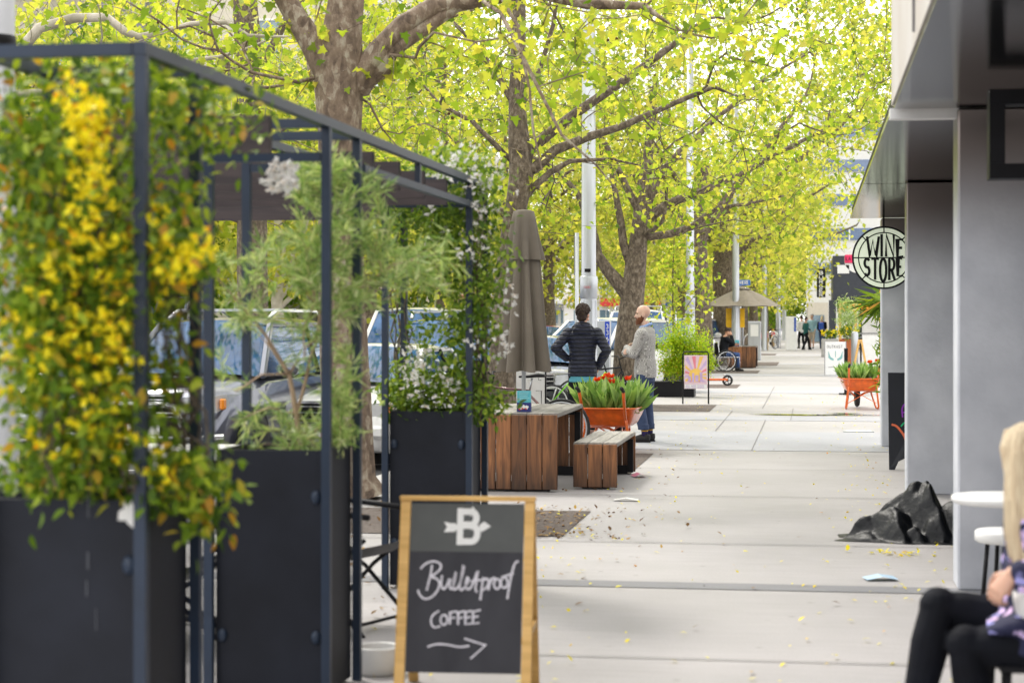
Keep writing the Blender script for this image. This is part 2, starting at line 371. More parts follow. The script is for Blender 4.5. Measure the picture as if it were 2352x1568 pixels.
# ================================================================ world and light
w = bpy.data.worlds.new('World'); S.world = w; w.use_nodes = True; nt = w.node_tree; L = nt.links.new
for n in list(nt.nodes): nt.nodes.remove(n)
SUN_EL, SUN_AZ = rad(52), rad(-40)       # azimuth measured from +Y towards +X
sky = nd(nt, 'ShaderNodeTexSky', sky_type='NISHITA'); sky.sun_disc = False
sky.sun_elevation = SUN_EL; sky.sun_rotation = SUN_AZ; sky.dust_density = 3; sky.air_density = 1.2
b1 = nd(nt, 'ShaderNodeBackground'); b1.inputs['Strength'].default_value = .10; L(sky.outputs[0], b1.inputs['Color'])
b2 = nd(nt, 'ShaderNodeBackground'); b2.inputs['Color'].default_value = (1, .985, .97, 1); b2.inputs['Strength'].default_value = 2.35   # cloud cover
tc = nd(nt, 'ShaderNodeTexCoord'); mp = nd(nt, 'ShaderNodeMapping'); mp.inputs['Scale'].default_value = (1, 1, 2.5)
L(tc.outputs['Generated'], mp.inputs[0]); nz = nd(nt, 'ShaderNodeTexNoise'); nz.inputs['Scale'].default_value = 3; nz.inputs['Detail'].default_value = 7
L(mp.outputs[0], nz.inputs['Vector']); rp = nd(nt, 'ShaderNodeValToRGB'); rp.color_ramp.elements[0].position = .36; rp.color_ramp.elements[1].position = .5
rp.color_ramp.elements[0].color = (.45, .45, .45, 1)
L(nz.outputs['Fac'], rp.inputs['Fac'])
mx = nd(nt, 'ShaderNodeMixShader'); L(rp.outputs[0], mx.inputs[0]); L(b1.outputs[0], mx.inputs[1]); L(b2.outputs[0], mx.inputs[2])
ow = nd(nt, 'ShaderNodeOutputWorld'); L(mx.outputs[0], ow.inputs['Surface'])
sl = bpy.data.lights.new('sun', 'SUN'); sl.energy = 3.2; sl.angle = rad(10); sl.color = (1, .95, .88)
so = bpy.data.objects.new('sun', sl); COL.objects.link(so)
sd = Vector((math.sin(SUN_AZ)*math.cos(SUN_EL), math.cos(SUN_AZ)*math.cos(SUN_EL), math.sin(SUN_EL)))
so.rotation_euler = sd.to_track_quat('Z', 'Y').to_euler(); so.location = (0, 0, 30)
S.view_settings.view_transform = 'Standard'; S.view_settings.look = 'None'; S.view_settings.exposure = 0; S.view_settings.gamma = 1
S.cycles.max_bounces = 6; S.cycles.transparent_max_bounces = 6; S.cycles.diffuse_bounces = 3; S.cycles.glossy_bounces = 3
S.cycles.sample_clamp_indirect = 6
try: S.cycles.use_denoising = True
except Exception: pass
# ================================================================ materials
M = {}
M['pave'] = pavemat('pave', (.47, .45, .45), (.36, .345, .345))
M['pave2'] = pavemat('pave_blue', (.42, .42, .45), (.35, .36, .39))
M['pave3'] = pavemat('pave_dark', (.25, .25, .265), (.2, .2, .22))
M['joint'] = mat('joint', (.22, .21, .21), .9)
M['asphalt'] = mat('asphalt', (.1, .1, .105), .8, var=.25, scale=60, bump=.4, bscale=200)
M['pit'] = mat('pit_gravel', (.2, .17, .15), .95, c2=(.08, .06, .05), scale=30, bump=.8, bscale=120)
M['kerb'] = mat('kerb', (.42, .41, .4), .8, bump=.2)
M['paint'] = mat('road_paint', (.75, .75, .73), .7)
M['conc'] = mat('concrete', (.62, .64, .69), .7, c2=(.42, .44, .49), scale=2.2, bump=.12, bscale=30, detail=10)
M['conc2'] = mat('concrete_warm', (.55, .53, .5), .8, var=.12, scale=1.4, c2=(.46, .42, .37), bump=.1, detail=8)
M['steel'] = mat('soffit_steel', (.085, .08, .085), .09, 1, var=.1, scale=3, stretch=(30, 1, 1), bump=.02, bscale=14)
M['brushed'] = mat('brushed_steel', (.2, .18, .17), .33, 1, var=.15, scale=5, stretch=(1, 1, 14))
M['alu'] = mat('galvanised', (.5, .52, .55), .38, .7, var=.08, scale=6, stretch=(1, 1, .2))
M['chrome'] = mat('chrome', (.75, .76, .78), .14, 1, var=.03)
M['frame'] = mat('frame_steel', (.012, .026, .055), .45, 0, var=.2, scale=5, bump=.03)
M['drip'] = mat('drip_stain', (.07, .075, .09), .8)
M['planter'] = mat('planter_steel', (.012, .0145, .023), .55, .0, spec=.25, var=.35, scale=3, bump=.06, bscale=90, detail=8)
M['beam'] = mat('beam_wood', (.07, .052, .052), .7, c2=(.035, .027, .03), scale=4, stretch=(1, 9, 9), bump=.3)
M['black'] = mat('black', (.006, .006, .008), .55, spec=.25, var=.3)
M['rubber'] = mat('rubber', (.02, .02, .02), .8, var=.3)
M['soil'] = mat('soil', (.05, .035, .025), .95, bump=1, bscale=60)
M['white'] = mat('white_paint', (.78, .78, .77), .45, var=.04)
M['yellow'] = mat('yellow', (.75, .42, .01), .5, var=.1)
M['orange'] = mat('orange_paint', (.78, .14, .012), .3, var=.18, coat=.5, scale=12)
M['red'] = mat('red', (.6, .03, .03), .4)
M['blue'] = mat('blue', (.02, .08, .42), .4)
M['wood'] = woodmat('table_wood', (.085, .033, .012), (.32, .13, .045), 'Z')
M['woodtop'] = woodmat('weathered_top', (.2, .19, .17), (.36, .34, .31), 'Y', .75)
M['pine'] = woodmat('pine', (.6, .34, .09), (.8, .5, .17), 'X', .45)
M['glass'] = mat('dark_glass', (.02, .025, .03), .04, 0, spec=1, coat=1)
M['stem'] = mat('pale_stem', (.42, .3, .2), .8, var=.2)
M['bark'] = barkmat('plane_bark', (.1, .07, .05), (.24, .175, .125), (.4, .35, .27), 9)
M['bark2'] = barkmat('pale_bark', (.3, .27, .21), (.42, .38, .3), (.55, .5, .42), 3)
M['barkd'] = barkmat('brown_bark', (.06, .045, .032), (.15, .115, .08), (.25, .205, .155), 16)
M['leafA'] = leafmat('plane_leaf', [(0, (.11, .2, .02)), (.3, (.32, .44, .045)), (.7, (.52, .58, .07)), (1, (.7, .64, .11))], .62, tint=(1.1, 1.08, .6))
M['leafB'] = leafmat('plane_leaf_far', [(0, (.24, .33, .04)), (.5, (.48, .53, .08)), (1, (.72, .66, .14))], .62, tint=(1.1, 1.08, .6))
M['leafV'] = leafmat('vine_leaf', [(0, (.05, .11, .012)), (.5, (.17, .29, .02)), (.85, (.4, .5, .04)), (1, (.5, .24, .03))], .42)
M['leafG'] = leafmat('grevillea_leaf', [(0, (.14, .26, .07)), (.5, (.4, .58, .2)), (1, (.78, .84, .5))], .4)
M['leafJ'] = leafmat('jasmine_leaf', [(0, (.05, .11, .015)), (.6, (.17, .29, .03)), (1, (.38, .48, .06))], .4)
M['leafS'] = leafmat('shrub_leaf', [(0, (.2, .35, .012)), (.5, (.42, .6, .02)), (.93, (.6, .7, .05)), (1, (.75, .35, .04))], .5)
M['leafT'] = leafmat('tulip_leaf', [(0, (.12, .25, .05)), (.6, (.26, .44, .12)), (1, (.45, .6, .24))], .35)
M['petalY'] = leafmat('yellow_petal', [(0, (.9, .74, .01)), (.75, (.95, .86, .03)), (.9, (.9, .68, .01)), (1, (.8, .32, .01))], .3, tint=(1, 1, .4))
M['petalW'] = leafmat('white_petal', [(0, (.75, .73, .7)), (.8, (.85, .85, .83)), (1, (.7, .55, .4))], .25, tint=(1, 1, 1))
M['petalR'] = leafmat('red_petal', [(0, (.6, .03, .01)), (.7, (.8, .08, .02)), (1, (.85, .25, .03))], .3, tint=(1.1, .8, .7))
M['petalP'] = leafmat('purple_petal', [(0, (.15, .03, .3)), (1, (.4, .1, .5))], .3, tint=(1, 1, 1))
M['dead'] = leafmat('dead_leaf', [(0, (.12, .06, .02)), (.6, (.25, .13, .04)), (1, (.5, .32, .05))], .1)
M['seed'] = mat('seed_ball', (.13, .06, .025), .95, bump=1, bscale=200)
M['grey'] = mat('mid_grey', (.25, .25, .26), .6)
def pillarmat():                         # concrete; shade under the soffit painted in as a dark metal blend
    m = M['conc'].copy(); m.name = 'pillar_shade'; nt = m.node_tree; L = nt.links.new; b_ = nt.nodes['Principled BSDF']
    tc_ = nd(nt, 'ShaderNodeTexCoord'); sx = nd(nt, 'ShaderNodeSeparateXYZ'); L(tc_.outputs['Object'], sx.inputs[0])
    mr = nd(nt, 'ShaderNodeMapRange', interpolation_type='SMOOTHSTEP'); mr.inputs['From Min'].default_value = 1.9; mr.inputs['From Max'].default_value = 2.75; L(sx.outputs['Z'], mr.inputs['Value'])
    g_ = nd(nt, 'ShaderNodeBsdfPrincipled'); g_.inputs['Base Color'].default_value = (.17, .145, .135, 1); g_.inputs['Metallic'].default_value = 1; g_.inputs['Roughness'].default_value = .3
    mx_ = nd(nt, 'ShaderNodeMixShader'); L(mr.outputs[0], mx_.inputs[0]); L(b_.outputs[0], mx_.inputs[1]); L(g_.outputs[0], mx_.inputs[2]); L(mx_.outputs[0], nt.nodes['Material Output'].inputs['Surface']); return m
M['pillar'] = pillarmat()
# ================================================================ ground
def slab(name, x0, x1, y0, y1, z, m, t=0):
    mb = MB()
    if t: mb.box(((x0+x1)/2, (y0+y1)/2, z-t/2), (x1-x0, y1-y0, t))
    else: mb.quad((x0, y0, z), (x1, y0, z), (x1, y1, z), (x0, y1, z))
    return struct(mb.build(name, m))
KX = -4.5
slab('road', -700, 700, -40, 1100, -.14, M['asphalt'])
slab('pavement', KX+.15, 14, -12, 230, 0, M['pave'], .2)
slab('kerb', KX, KX+.148, -12, 230, -.004, M['kerb'], .2)
slab('median_strip', -13.2, -9.8, 34, 260, 0, M['kerb'], .2)
slab('far_pavement', -60, -24, -12, 260, 0, M['kerb'], .2)
mb = MB()
for y in np.arange(12, 200, 2.9): mb.quad((-9.2, y, -.134), (KX-.3, y+2.2, -.134), (KX-.3, y+2.32, -.134), (-9.2, y+.12, -.134))
struct(mb.build('parking_line', M['paint']))
slab('paving_band', KX+.15, 14, 11.68, 11.95, .004, M['pave3'])
slab('paving_band', KX+.15, 14, 23.9, 27.9, .004, M['pave2'])
slab('paving_band', KX+.15, 14, 30.9, 32.2, .004, M['pave2'])
for y in (42, 54.5, 68, 84, 104): slab('paving_band', KX+.15, 14, y, y+1.6, .004, M['pave2'])
mb = MB()
for y in [5.4, 9.25, 14.0, 17.72, 20.9, 37.6, 50, 62, 75, 90]:
    mb.quad((KX+.15, y, .008), (14, y+.03, .008), (14, y+.048, .008), (KX+.15, y+.018, .008))
for x, y0, y1 in ((-.75, 23.9, 31), (-.35, 31, 35), (-1.4, 27.9, 34), (-.9, 35, 46)): mb.quad((x, y0, .0085), (x+.012, y0, .0085), (x+.012, y1, .0085), (x, y1, .0085))
struct(mb.build('pavement_joint', M['joint']))
for y0, y1, xr in ((14.3, 16.2, -1.86), (20.1, 23.2, -1.9), (33.6, 36.2, -1.78), (45, 47.4, -1.74), (57, 60, -1.6), (66, 71.5, -1.2), (84, 88, -1.6)):
    slab('tree_pit', -4.34, xr, y0, y1, .006, M['pit'])
# puddle
mb = MB(); pts = []
for k in range(40):
    a = 2*PI*k/40; r = 1+.25*math.sin(3*a+1)+.15*math.sin(7*a); pts.append((-.0+1.05*r*math.cos(a), 32.75+.16*r*math.sin(a), .0105))
mb.add(pts, [tuple(range(40))]); struct(mb.build('puddle', mat('puddle_water', (.12, .12, .13), .03, 0, spec=1, coat=1)))
mb = MB(); pts = []
for k in range(30):
    a = 2*PI*k/30; r = 1+.2*math.sin(4*a+1); pts.append((.55+.28*r*math.cos(a), 33.3+.12*r*math.sin(a), .011))
mb.add(pts, [tuple(range(30))]); struct(mb.build('puddle', bpy.data.materials['puddle_water']))
# fallen petals and leaf litter
def litter(name, n, fn, size, m, tm, label, cat='litter'):
    C = np.array([fn() for _ in range(n)]); o = leaves(name, C, size, tm, m, None, up=4, dirs=RNG.normal(size=(n, 3))*[1, 1, .05]); tag(o, label, cat, kind='stuff'); return o
def fy():
    y = 8+34*random.random()**1.6; x = random.choice([random.uniform(-2, 1), random.gauss(-1.7, .35), random.gauss(.6, .3)]); return (x, y, .014)
litter('fallen_petal', 620, fy, .036, [M['petalY']], OVAL, 'small yellow petals scattered over the pale concrete footpath', 'petals')
def fy2():
    q = random.random()
    if q < .5: return (random.gauss(.55, .16), 13.45+random.random()*.25, .016)
    return (random.gauss(.9, .25), random.uniform(6.6, 7.6), .014)
litter('fallen_petal', 70, fy2, .05, [M['petalY']], OVAL, 'yellow petals gathered along the front edge of the black plastic sheet', 'petals')
def fd():
    q = random.random()
    if q < .45: return (random.gauss(-2.3, .45), random.uniform(14.1, 16.4), .014)
    if q < .88: return (random.uniform(-4.3, -2.2), random.uniform(9, 17), .014)
    return (random.gauss(-1.7, .9), random.uniform(8, 26), .014)
litter('leaf_litter', 950, fd, .045, [M['dead']], OVAL, 'brown leaf litter lying over the gravel tree pit and footpath edge', 'leaf litter')
# ================================================================ right-hand building
b = thing('concrete_building', 'grey concrete building with steel soffit along the right side of the footpath', 'building', (2, 11, 0))
mb = MB()
mb.box((6.3, 6.5, 6.0), (11.64, 11.0, 6.1)); mb.build('upper_wall', M['conc2'], b, True)
for y in (9.25, 5.5): MB().box((.476, y, 6), (.02, .015, 6.0)).build('wall_joint', M['joint'], b, True)
mb = MB(); mb.box((2.2, 5.4, 2.935), (3.42, 13.0, .03)); mb.build('soffit', M['steel'], b, True)
mb = MB(); mb.box((2.2, 12.03, 2.9), (3.46, .12, .065)); mb.build('fascia_strip', M['white'], b, True)
mb = MB()
mb.box((2.2, 15.3, 2.935), (3.44, 6.4, .03)); mb.box((2.2, 21.75, 2.935), (3.44, 6.42, .03)); mb.build('soffit', M['steel'], b, True)
mb = MB(); mb.box((2.2, 18.5, 3.0), (3.4, 12.8, .1)); mb.build('canopy', M['black'], b, True)
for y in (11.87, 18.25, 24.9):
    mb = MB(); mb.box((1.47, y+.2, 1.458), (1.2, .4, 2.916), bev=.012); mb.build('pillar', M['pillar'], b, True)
mb = MB(); mb.box((3.4, 8, 1.45), (.1, 34, 2.9)); mb.build('shop_front', M['glass'], b, True)
mb = MB()
for y in np.arange(-8, 25, 1.6): MB().box((3.33, y, 1.45), (.05, .06, 2.88)).build('mullion', M['black'], b, True)
# hanging square frame light
hf = thing('square_frame_sign', 'black square box frame hanging under the steel soffit, top right corner', 'sign', P(2330, 300, 10.2))
cx_ = P(2340, 300, 10.2); mb = MB()
p = P(2270, 207, 10.2); q = P(2270, 413, 10.2); x0, yy, zt, zb = p.x, p.y, p.z-.005, q.z
for (a, c) in (((x0+.27, zt-.04), (.54, .08)), ((x0+.27, zb+.04), (.54, .08)), ((x0+.04, (zt+zb)/2), (.08, zt-zb-.162)), ((x0+.5, (zt+zb)/2), (.08, zt-zb-.162))):
    mb.box((a[0], yy, a[1]), (c[0], .16, c[1]))
mb.build('frame', M['black'], hf, True)
mb = MB(); mb.box((x0+.27, yy, (zt+2.92)/2), (.04, .04, 2.916-zt+.01)); mb.build('hanger', M['black'], hf, True)
# pole of tall stool table etc is further down
# WINE STORE sign
WS = P(2030, 592, 23.0)
ws = thing('round_shop_sign', 'round pale sign with black rim reading WINE STORE hanging beside the pillar', 'sign', WS)
Rs = .375; U = Vector((1, 0, 0)); V = Vector((0, 0, 1))
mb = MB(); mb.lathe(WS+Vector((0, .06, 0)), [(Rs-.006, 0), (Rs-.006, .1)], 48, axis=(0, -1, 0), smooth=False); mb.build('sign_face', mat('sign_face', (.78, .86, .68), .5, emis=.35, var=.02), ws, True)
mb = MB()
ring = lambda r, n=48: [(r*math.cos(2*PI*k/n), r*math.sin(2*PI*k/n)) for k in range(n+1)]
c0 = WS+Vector((0, -.04, 0))
mb.ribbons([(.022, ring(Rs-.008)), (.014, ring(Rs*.80)), (.014, [(-Rs*.98, .0), (Rs*.98, 0)])], c0, U, V, .02)
mb.ribbons([(.014, [(Rs*.8*math.cos(rad(a)), Rs*.8*math.sin(rad(a))), (Rs*.98*math.cos(rad(a)), Rs*.98*math.sin(rad(a)))]) for a in (90, 135, 45, 225, 315, 270)], c0, U, V, .02, lift=.004)
mb.build('rim', M['black'], ws, True)
mb = MB()
def tall(txt, xs, y0f, y1f):
    out = []
    for c, (a, bb) in zip(txt, xs):
        for st in GL[c]: out.append([(a+p_[0]*(bb-a), y0f((a+bb)/2)+p_[1]*(y1f((a+bb)/2)-y0f((a+bb)/2))) for p_ in st])
    return out
rr = Rs*.78
top = lambda x: math.sqrt(max(0.001, rr*rr-x*x)) if abs(x) < rr else .05
tw = tall('WINE', [(-.2, -.06), (-.055, .0), (.02, .12), (.15, .235)], lambda x: .012, lambda x: top(x)*.97)
tw += tall('STORE', [(-.235, -.165), (-.15, -.06), (-.05, .03), (.055, .13), (.155, .22)], lambda x: -top(x)*.97, lambda x: -.012)
mb.ribbons(tw, c0, U, V, .03, lift=.008); mb.build('lettering', M['black'], ws, True)
mb = MB(); mb.bar(WS+Vector((Rs-.02, .02, 0)), WS+Vector((Rs+.35, .02, 0)), .03, .03); mb.bar(WS+Vector((0, .02, Rs-.01)), WS+Vector((0, .02, .56)), .02, .02); mb.build('bracket', M['black'], ws, True)
# ================================================================ pergola frame
pg = thing('pergola', 'dark blue steel pergola frame with deep brown timber roof slats around the planters', 'pergola', (-2.3, 9, 0))
XR, XL, ZT = -2.05, -2.57, 2.46
def YX(px, X): return PX(px, X).y
PY = [YX(325, XR), YX(450, XR), YX(750, XR), YX(820, XR), YX(1078, XR), YX(1113, XR)]
for Y in PY:
    for X in (XR, XL): MB().box((X, Y, ZT/2), (.038, .038, ZT)).build('post', M['frame'], pg, True)
for X in (XR, XL): MB().box((X, (PY[0]+PY[5])/2, ZT+.021), (.042, PY[5]-PY[0]+.042, .04)).build('rail', M['frame'], pg, True)
MB().box((XR, (PY[2]+PY[5])/2+.3, ZT-.125), (.034, PY[5]-PY[2]-.7, .036)).build('rail', M['frame'], pg, True)
MB().box((XR-1.5, PY[0], ZT+.0195), (2.95, .04, .041)).build('rail', M['frame'], pg, True)
for Y in PY[1:]: MB().box(((XR+XL)/2, Y, ZT+.0195), (XR-XL-.045, .04, .041)).build('crossbar', M['frame'], pg, True)
for Y in (PY[2], PY[3], PY[4]): MB().box(((XR+XL)/2, Y, ZT-.125), (XR-XL-.045, .034, .036)).build('crossbar', M['frame'], pg, True)
MB().box((XR, YX(960, XR), ZT-.06), (.03, .03, .115)).build('strut', M['frame'], pg, True)
for Y, X1 in ((7.45, -2.15), (9.15, -2.12), (9.75, -2.12), (10.4, -2.12), (11.05, -2.12), (12.6, -2.2)):
    mb = MB(); mb.box(((X1-5.0)/2, Y, ZT-.075), (X1+5.0, .05, .15)); mb.build('roof_slat', M['beam'], pg, True)
MB().box((-4.9, 10, 2.2), (.08, 6, .14)).build('roof_slat', M['beam'], pg, True)
for Y in (7.5, 12.6): MB().box((-4.9, Y, 1.06), (.06, .06, 2.12)).build('post', M['frame'], pg, True)
# planters
PLAN = []
for i, (ya, yb, lab) in enumerate(((PY[0]+.03, PY[1]-.02, 'dark steel planter at the left edge with a white splat, holding the yellow-flowered vine'), (PY[2]+.02, PY[3]-.02, 'tall dark steel planter in the middle holding the spiky pale green shrub'), (PY[4]+.02, PY[5]-.02, 'dark steel planter farthest back beside the wooden table, holding the white-flowered climber'))):
    c = ((XR+XL)/2, (ya+yb)/2, 0); hw = (XR-XL)/2-.022; hy = (yb-ya)/2-.005
    if i == 0: c = ((XR+XL)/2-.24, c[1], 0); hw = hw+.24
    t = thing('planter', lab, 'planter', c, 0, 'dark steel planters under the pergola'); PLAN.append((t, c, hw, hy))
    mb = MB(); z = 1.08
    mb.prism([(-hw, -hy, .02), (hw, -hy, .02), (hw, hy, .02), (-hw, hy, .02)], (0, 0, .98))
    for sx in (-1, 1): mb.box((sx*(hw-.012), 0, 1.04), (.024, 2*hy, .08))
    for sy in (-1, 1): mb.box((0, sy*(hy-.012), 1.04), (2*hw-.05, .024, .08))
    mb.build('box', M['planter'], t)
    mb = MB(); mb.box((0, 0, 1.02), (2*hw-.06, 2*hy-.06, .03)); mb.build('soil', M['soil'], t)
    for sx in (-1, 1):
        for z in (.28, .88):
            mb = MB(); mb.ball((sx*(hw-.03), -hy-.005, z), (.022, .014, .03)); mb.build('bolt', M['frame'], t)
t, c, hw, hy = PLAN[0]
mb = MB(); pts = []
for k in range(26):
    a = 2*PI*k/26; r = .036+.009*math.sin(4*a+.4)+.004*math.sin(9*a); pts.append((r*math.cos(a), r*1.1*math.sin(a)))
sp = P(283, 1182, 5.9)
mb.add([(sp.x+x-c[0], -hy-.004, sp.z+y) for x, y in pts], [tuple(range(26))]); mb.build('paint_splat', M['white'], t)
mb = MB()
for (px, y0, y1, wd) in ((193, 1142, 1190, .003), (192, 1270, 1310, .0035), (189, 1335, 1372, .003), (212, 1400, 1450, .002)):
    a = P(px, y0, 5.95); e = P(px, y1, 5.95); mb = MB(); mb.quad((a.x-c[0]-wd, -hy-.003, e.z), (a.x-c[0]+wd, -hy-.003, e.z), (a.x-c[0]+wd, -hy-.003, a.z), (a.x-c[0]-wd, -hy-.003, a.z)); mb.build('drip_mark', M['drip'], t)
# ================================================================ climbing plants and shrubs in the planters
def patch(lst, n, jd=None):
    out = []; ws_ = [q[4] for q in lst]
    for _ in range(n):
        q = random.choices(lst, ws_)[0]
        a = random.random()*2*PI; r = math.sqrt(random.random())*random.uniform(.8, 1.12)
        out.append(P(q[0]+q[2]*r*math.cos(a), q[1]+q[3]*r*math.sin(a), random.uniform(q[5], q[6])))
    return out
def clumps(lst, nc, per, sd):
    out = []
    for c in patch(lst, nc):
        for _ in range(per): out.append(c+Vector((random.gauss(0, sd), random.gauss(0, sd), random.gauss(0, sd))))
    return out
def flowers(name, cs, size, m, parent, tm=DIAM, k=5, W=True):
    C = []; D = []
    for c in cs:
        ax = Vector((random.gauss(0, 1), random.gauss(-.8, 1), random.gauss(.2, .8))).normalized(); x = ax.orthogonal().normalized(); y = ax.cross(x)
        for j in range(k):
            a = 2*PI*j/k; C.append(c); D.append(x*math.cos(a)+y*math.sin(a)+ax*.5)
    D = np.array([tuple(d) for d in D])
    o = leaves(name, [tuple(c) for c in C], size, tm, m, parent, up=0, dirs=D*4, W=W); return o
def vstems(mb, lst, n, r=.004):
    for _ in range(n):
        q = random.choice(lst); x0, x1, y0, y1, d = q
        p = P(random.uniform(x0, x1), y0, d+random.uniform(-.2, .2)); e = P(random.uniform(x0, x1), y1, d+random.uniform(-.2, .2)); pts = []
        for k in range(9):
            t_ = k/8; pts.append(p.lerp(e, t_)+Vector((random.gauss(0, .03), random.gauss(0, .02), random.gauss(0, .02))))
        mb.tube(pts, [r*(1-.5*k/8) for k in range(9)], 4)
VA = [(175, 900, 150, 210, 3.0, 5.75, 6.5), (160, 640, 160, 200, 3.2, 5.8, 6.6), (150, 400, 170, 160, 2.2, 5.8, 6.7), (60, 300, 90, 90, .7, 6, 6.6), (330, 210, 90, 55, .45, 6, 6.6),
      (400, 300, 90, 90, .55, 6.1, 6.8), (480, 250, 120, 50, .4, 6.4, 7.3), (540, 330, 50, 50, .12, 6.5, 7.3), (400, 600, 70, 60, .55, 5.9, 6.4), (400, 500, 80, 100, .35, 6, 6.5), (180, 1080, 180, 60, 1, 5.8, 6.4),
      (420, 1095, 85, 50, .75, 5.9, 6.4), (380, 850, 50, 160, .25, 6, 6.3), (470, 1180, 30, 60, .15, 6, 6.3), (50, 560, 50, 400, .35, 5.8, 6.4), (230, 165, 120, 30, .3, 6, 6.5)]
t = thing('climbing_vine', 'dense green climber with yellow trumpet flowers, at the left edge', 'climber', (-2.5, 6.2, 1.03))
C = clumps(VA, 1250, 7, .045); leaves('foliage', [tuple(c) for c in C], .047, OVAL, M['leafV'], t, up=.6, dirs=RNG.normal(size=(len(C), 3))*.6+np.array([.1, -.2, -.5]))
FA = [(195, 235, 25, 22, .5, 5.75, 5.9), (205, 300, 30, 40, .9, 5.75, 5.9), (215, 380, 28, 70, 1, 5.7, 5.9), (190, 520, 60, 60, .5, 5.7, 5.95), (150, 480, 80, 120, .4, 5.7, 6),
      (90, 700, 60, 150, .4, 5.75, 6), (220, 620, 90, 80, 1.2, 5.7, 6), (240, 760, 70, 60, 1.2, 5.7, 5.95), (130, 870, 100, 120, .9, 5.7, 6), (260, 900, 50, 70, .6, 5.7, 6),
      (395, 605, 50, 35, 1.3, 5.8, 6.1), (450, 580, 35, 40, .8, 5.8, 6.1), (370, 490, 15, 20, .12, 5.8, 6), (200, 1020, 130, 60, .8, 5.75, 6), (370, 1080, 30, 25, .2, 5.8, 6)]
flowers('flower', clumps(FA, 270, 2, .03), .022, M['petalY'], t)['kind'] = 'stuff'
mb = MB(); vstems(mb, [(20, 320, 1140, 250, 6.1), (60, 330, 1140, 500, 6.0), (340, 460, 1100, 560, 6.2)], 34, .005); mb.build('stem', M['barkd'], t, True)
# spiky shrub: skeleton grown from a forked stem
t = thing('spiky_shrub', 'airy shrub with fine needle-like pale green leaves in the middle planter', 'shrub', (-2.3, 8.5, 1.03))
D0 = 8.45
sd_ = [([P(693, 1045, D0), P(680, 950, D0), P(664, 860, D0), P(625, 800, D0)], [.014, .012, .0105, .008], None, 0),
       ([P(664, 860, D0), P(610, 770, 8.35), P(545, 690, 8.3), P(500, 640, 8.3)], [.009, .008, .006, .004], 0, 2),
       ([P(680, 950, D0), P(700, 880, 8.5), P(730, 760, 8.6), P(745, 600, 8.6), P(740, 450, 8.6)], [.009, .009, .008, .006, .004], 0, 1),
       ([P(730, 760, 8.6), P(800, 680, 8.6), P(900, 610, 8.7), P(1010, 580, 8.8)], [.007, .006, .005, .003], 2, 2),
       ([P(664, 860, D0), P(600, 860, 8.3), P(540, 900, 8.3)], [.006, .005, .003], 0, 2), ([P(690, 1030, D0), P(760, 950, 8.6), P(800, 850, 8.7)], [.008, .006, .004], 0, 0),
       ([P(680, 950, D0), P(620, 935, 8.3), P(560, 960, 8.3)], [.005, .004, .003], 0, 1)]
TP = patch([(750, 430, 90, 85, 1.3, 8.3, 9), (690, 560, 130, 110, 1.6, 8.2, 8.9), (820, 620, 140, 110, 1.9, 8.3, 9), (960, 610, 110, 60, .9, 8.5, 9.1), (840, 470, 70, 90, .8, 8.4, 9),
            (590, 700, 90, 80, .5, 8.2, 8.8), (760, 800, 100, 110, .9, 8.3, 8.9), (600, 980, 80, 50, .35, 8.1, 8.7), (790, 960, 50, 90, .8, 8.3, 8.8), (680, 1000, 150, 40, .5, 8.2, 8.7), (560, 620, 60, 60, .4, 8.2, 8.6), (530, 850, 40, 100, .05, 8.2, 8.6), (720, 380, 90, 40, .5, 8.3, 8.8)], 300)
pos, par, fr, isT = grow(sd_, [tuple(p) for p in TP], step=.06, bf=.35, jit=.006)
wood('branch', pos, par, fr, isT, M['stem'], t, rtip=.0018, ex=.42)
C = []; D = []
for i in isT:
    a = pos[i]; p_ = pos[par[i]]; d = a-p_; d /= np.linalg.norm(d)+1e-6; L_ = .16
    for k in range(26):
        C.append(a-d*L_*random.random()+RNG.normal(size=3)*.003); D.append(d*.9+RNG.normal(size=3)*.45+[0, 0, .1])
leaves('foliage', C, .072, [(0, 0), (.055, .4), (0, 1), (-.055, .4)], M['leafG'], t, up=.2, dirs=np.array(D)*1.3)
flowers('flower', clumps([(650, 408, 40, 22, 1, 8.1, 8.3)], 22, 4, .02), .022, M['petalW'], t)['kind'] = 'stuff'
# jasmine
VJ = [(1045, 420, 100, 75, 1.8, 11.5, 12.6), (960, 470, 90, 60, .9, 11.6, 12.6), (1075, 530, 75, 90, 1.1, 11.5, 12.4), (960, 560, 90, 70, .7, 11.8, 12.5), (1075, 680, 50, 110, .6, 11.5, 12.3), (1115, 700, 35, 70, .35, 11.4, 12),
      (1070, 830, 45, 80, .5, 11.6, 12.2), (1000, 890, 120, 55, 1.5, 11.6, 12.3), (930, 910, 50, 35, .5, 11.6, 12.2), (1110, 930, 50, 30, .4, 11.5, 12), (890, 430, 50, 50, .3, 11.8, 12.5), (1140, 600, 30, 40, .15, 11.4, 12), (1000, 770, 60, 60, .2, 11.7, 12.2), (925, 760, 18, 130, .2, 12.1, 12.3)]
t = thing('flowering_climber', 'white-flowered leafy climber wrapping the far end of the pergola', 'climber', (-2.3, 11.9, 1.03))
C = clumps(VJ, 1250, 7, .05); leaves('foliage', [tuple(c) for c in C], .046, OVAL, M['leafJ'], t, up=.7)
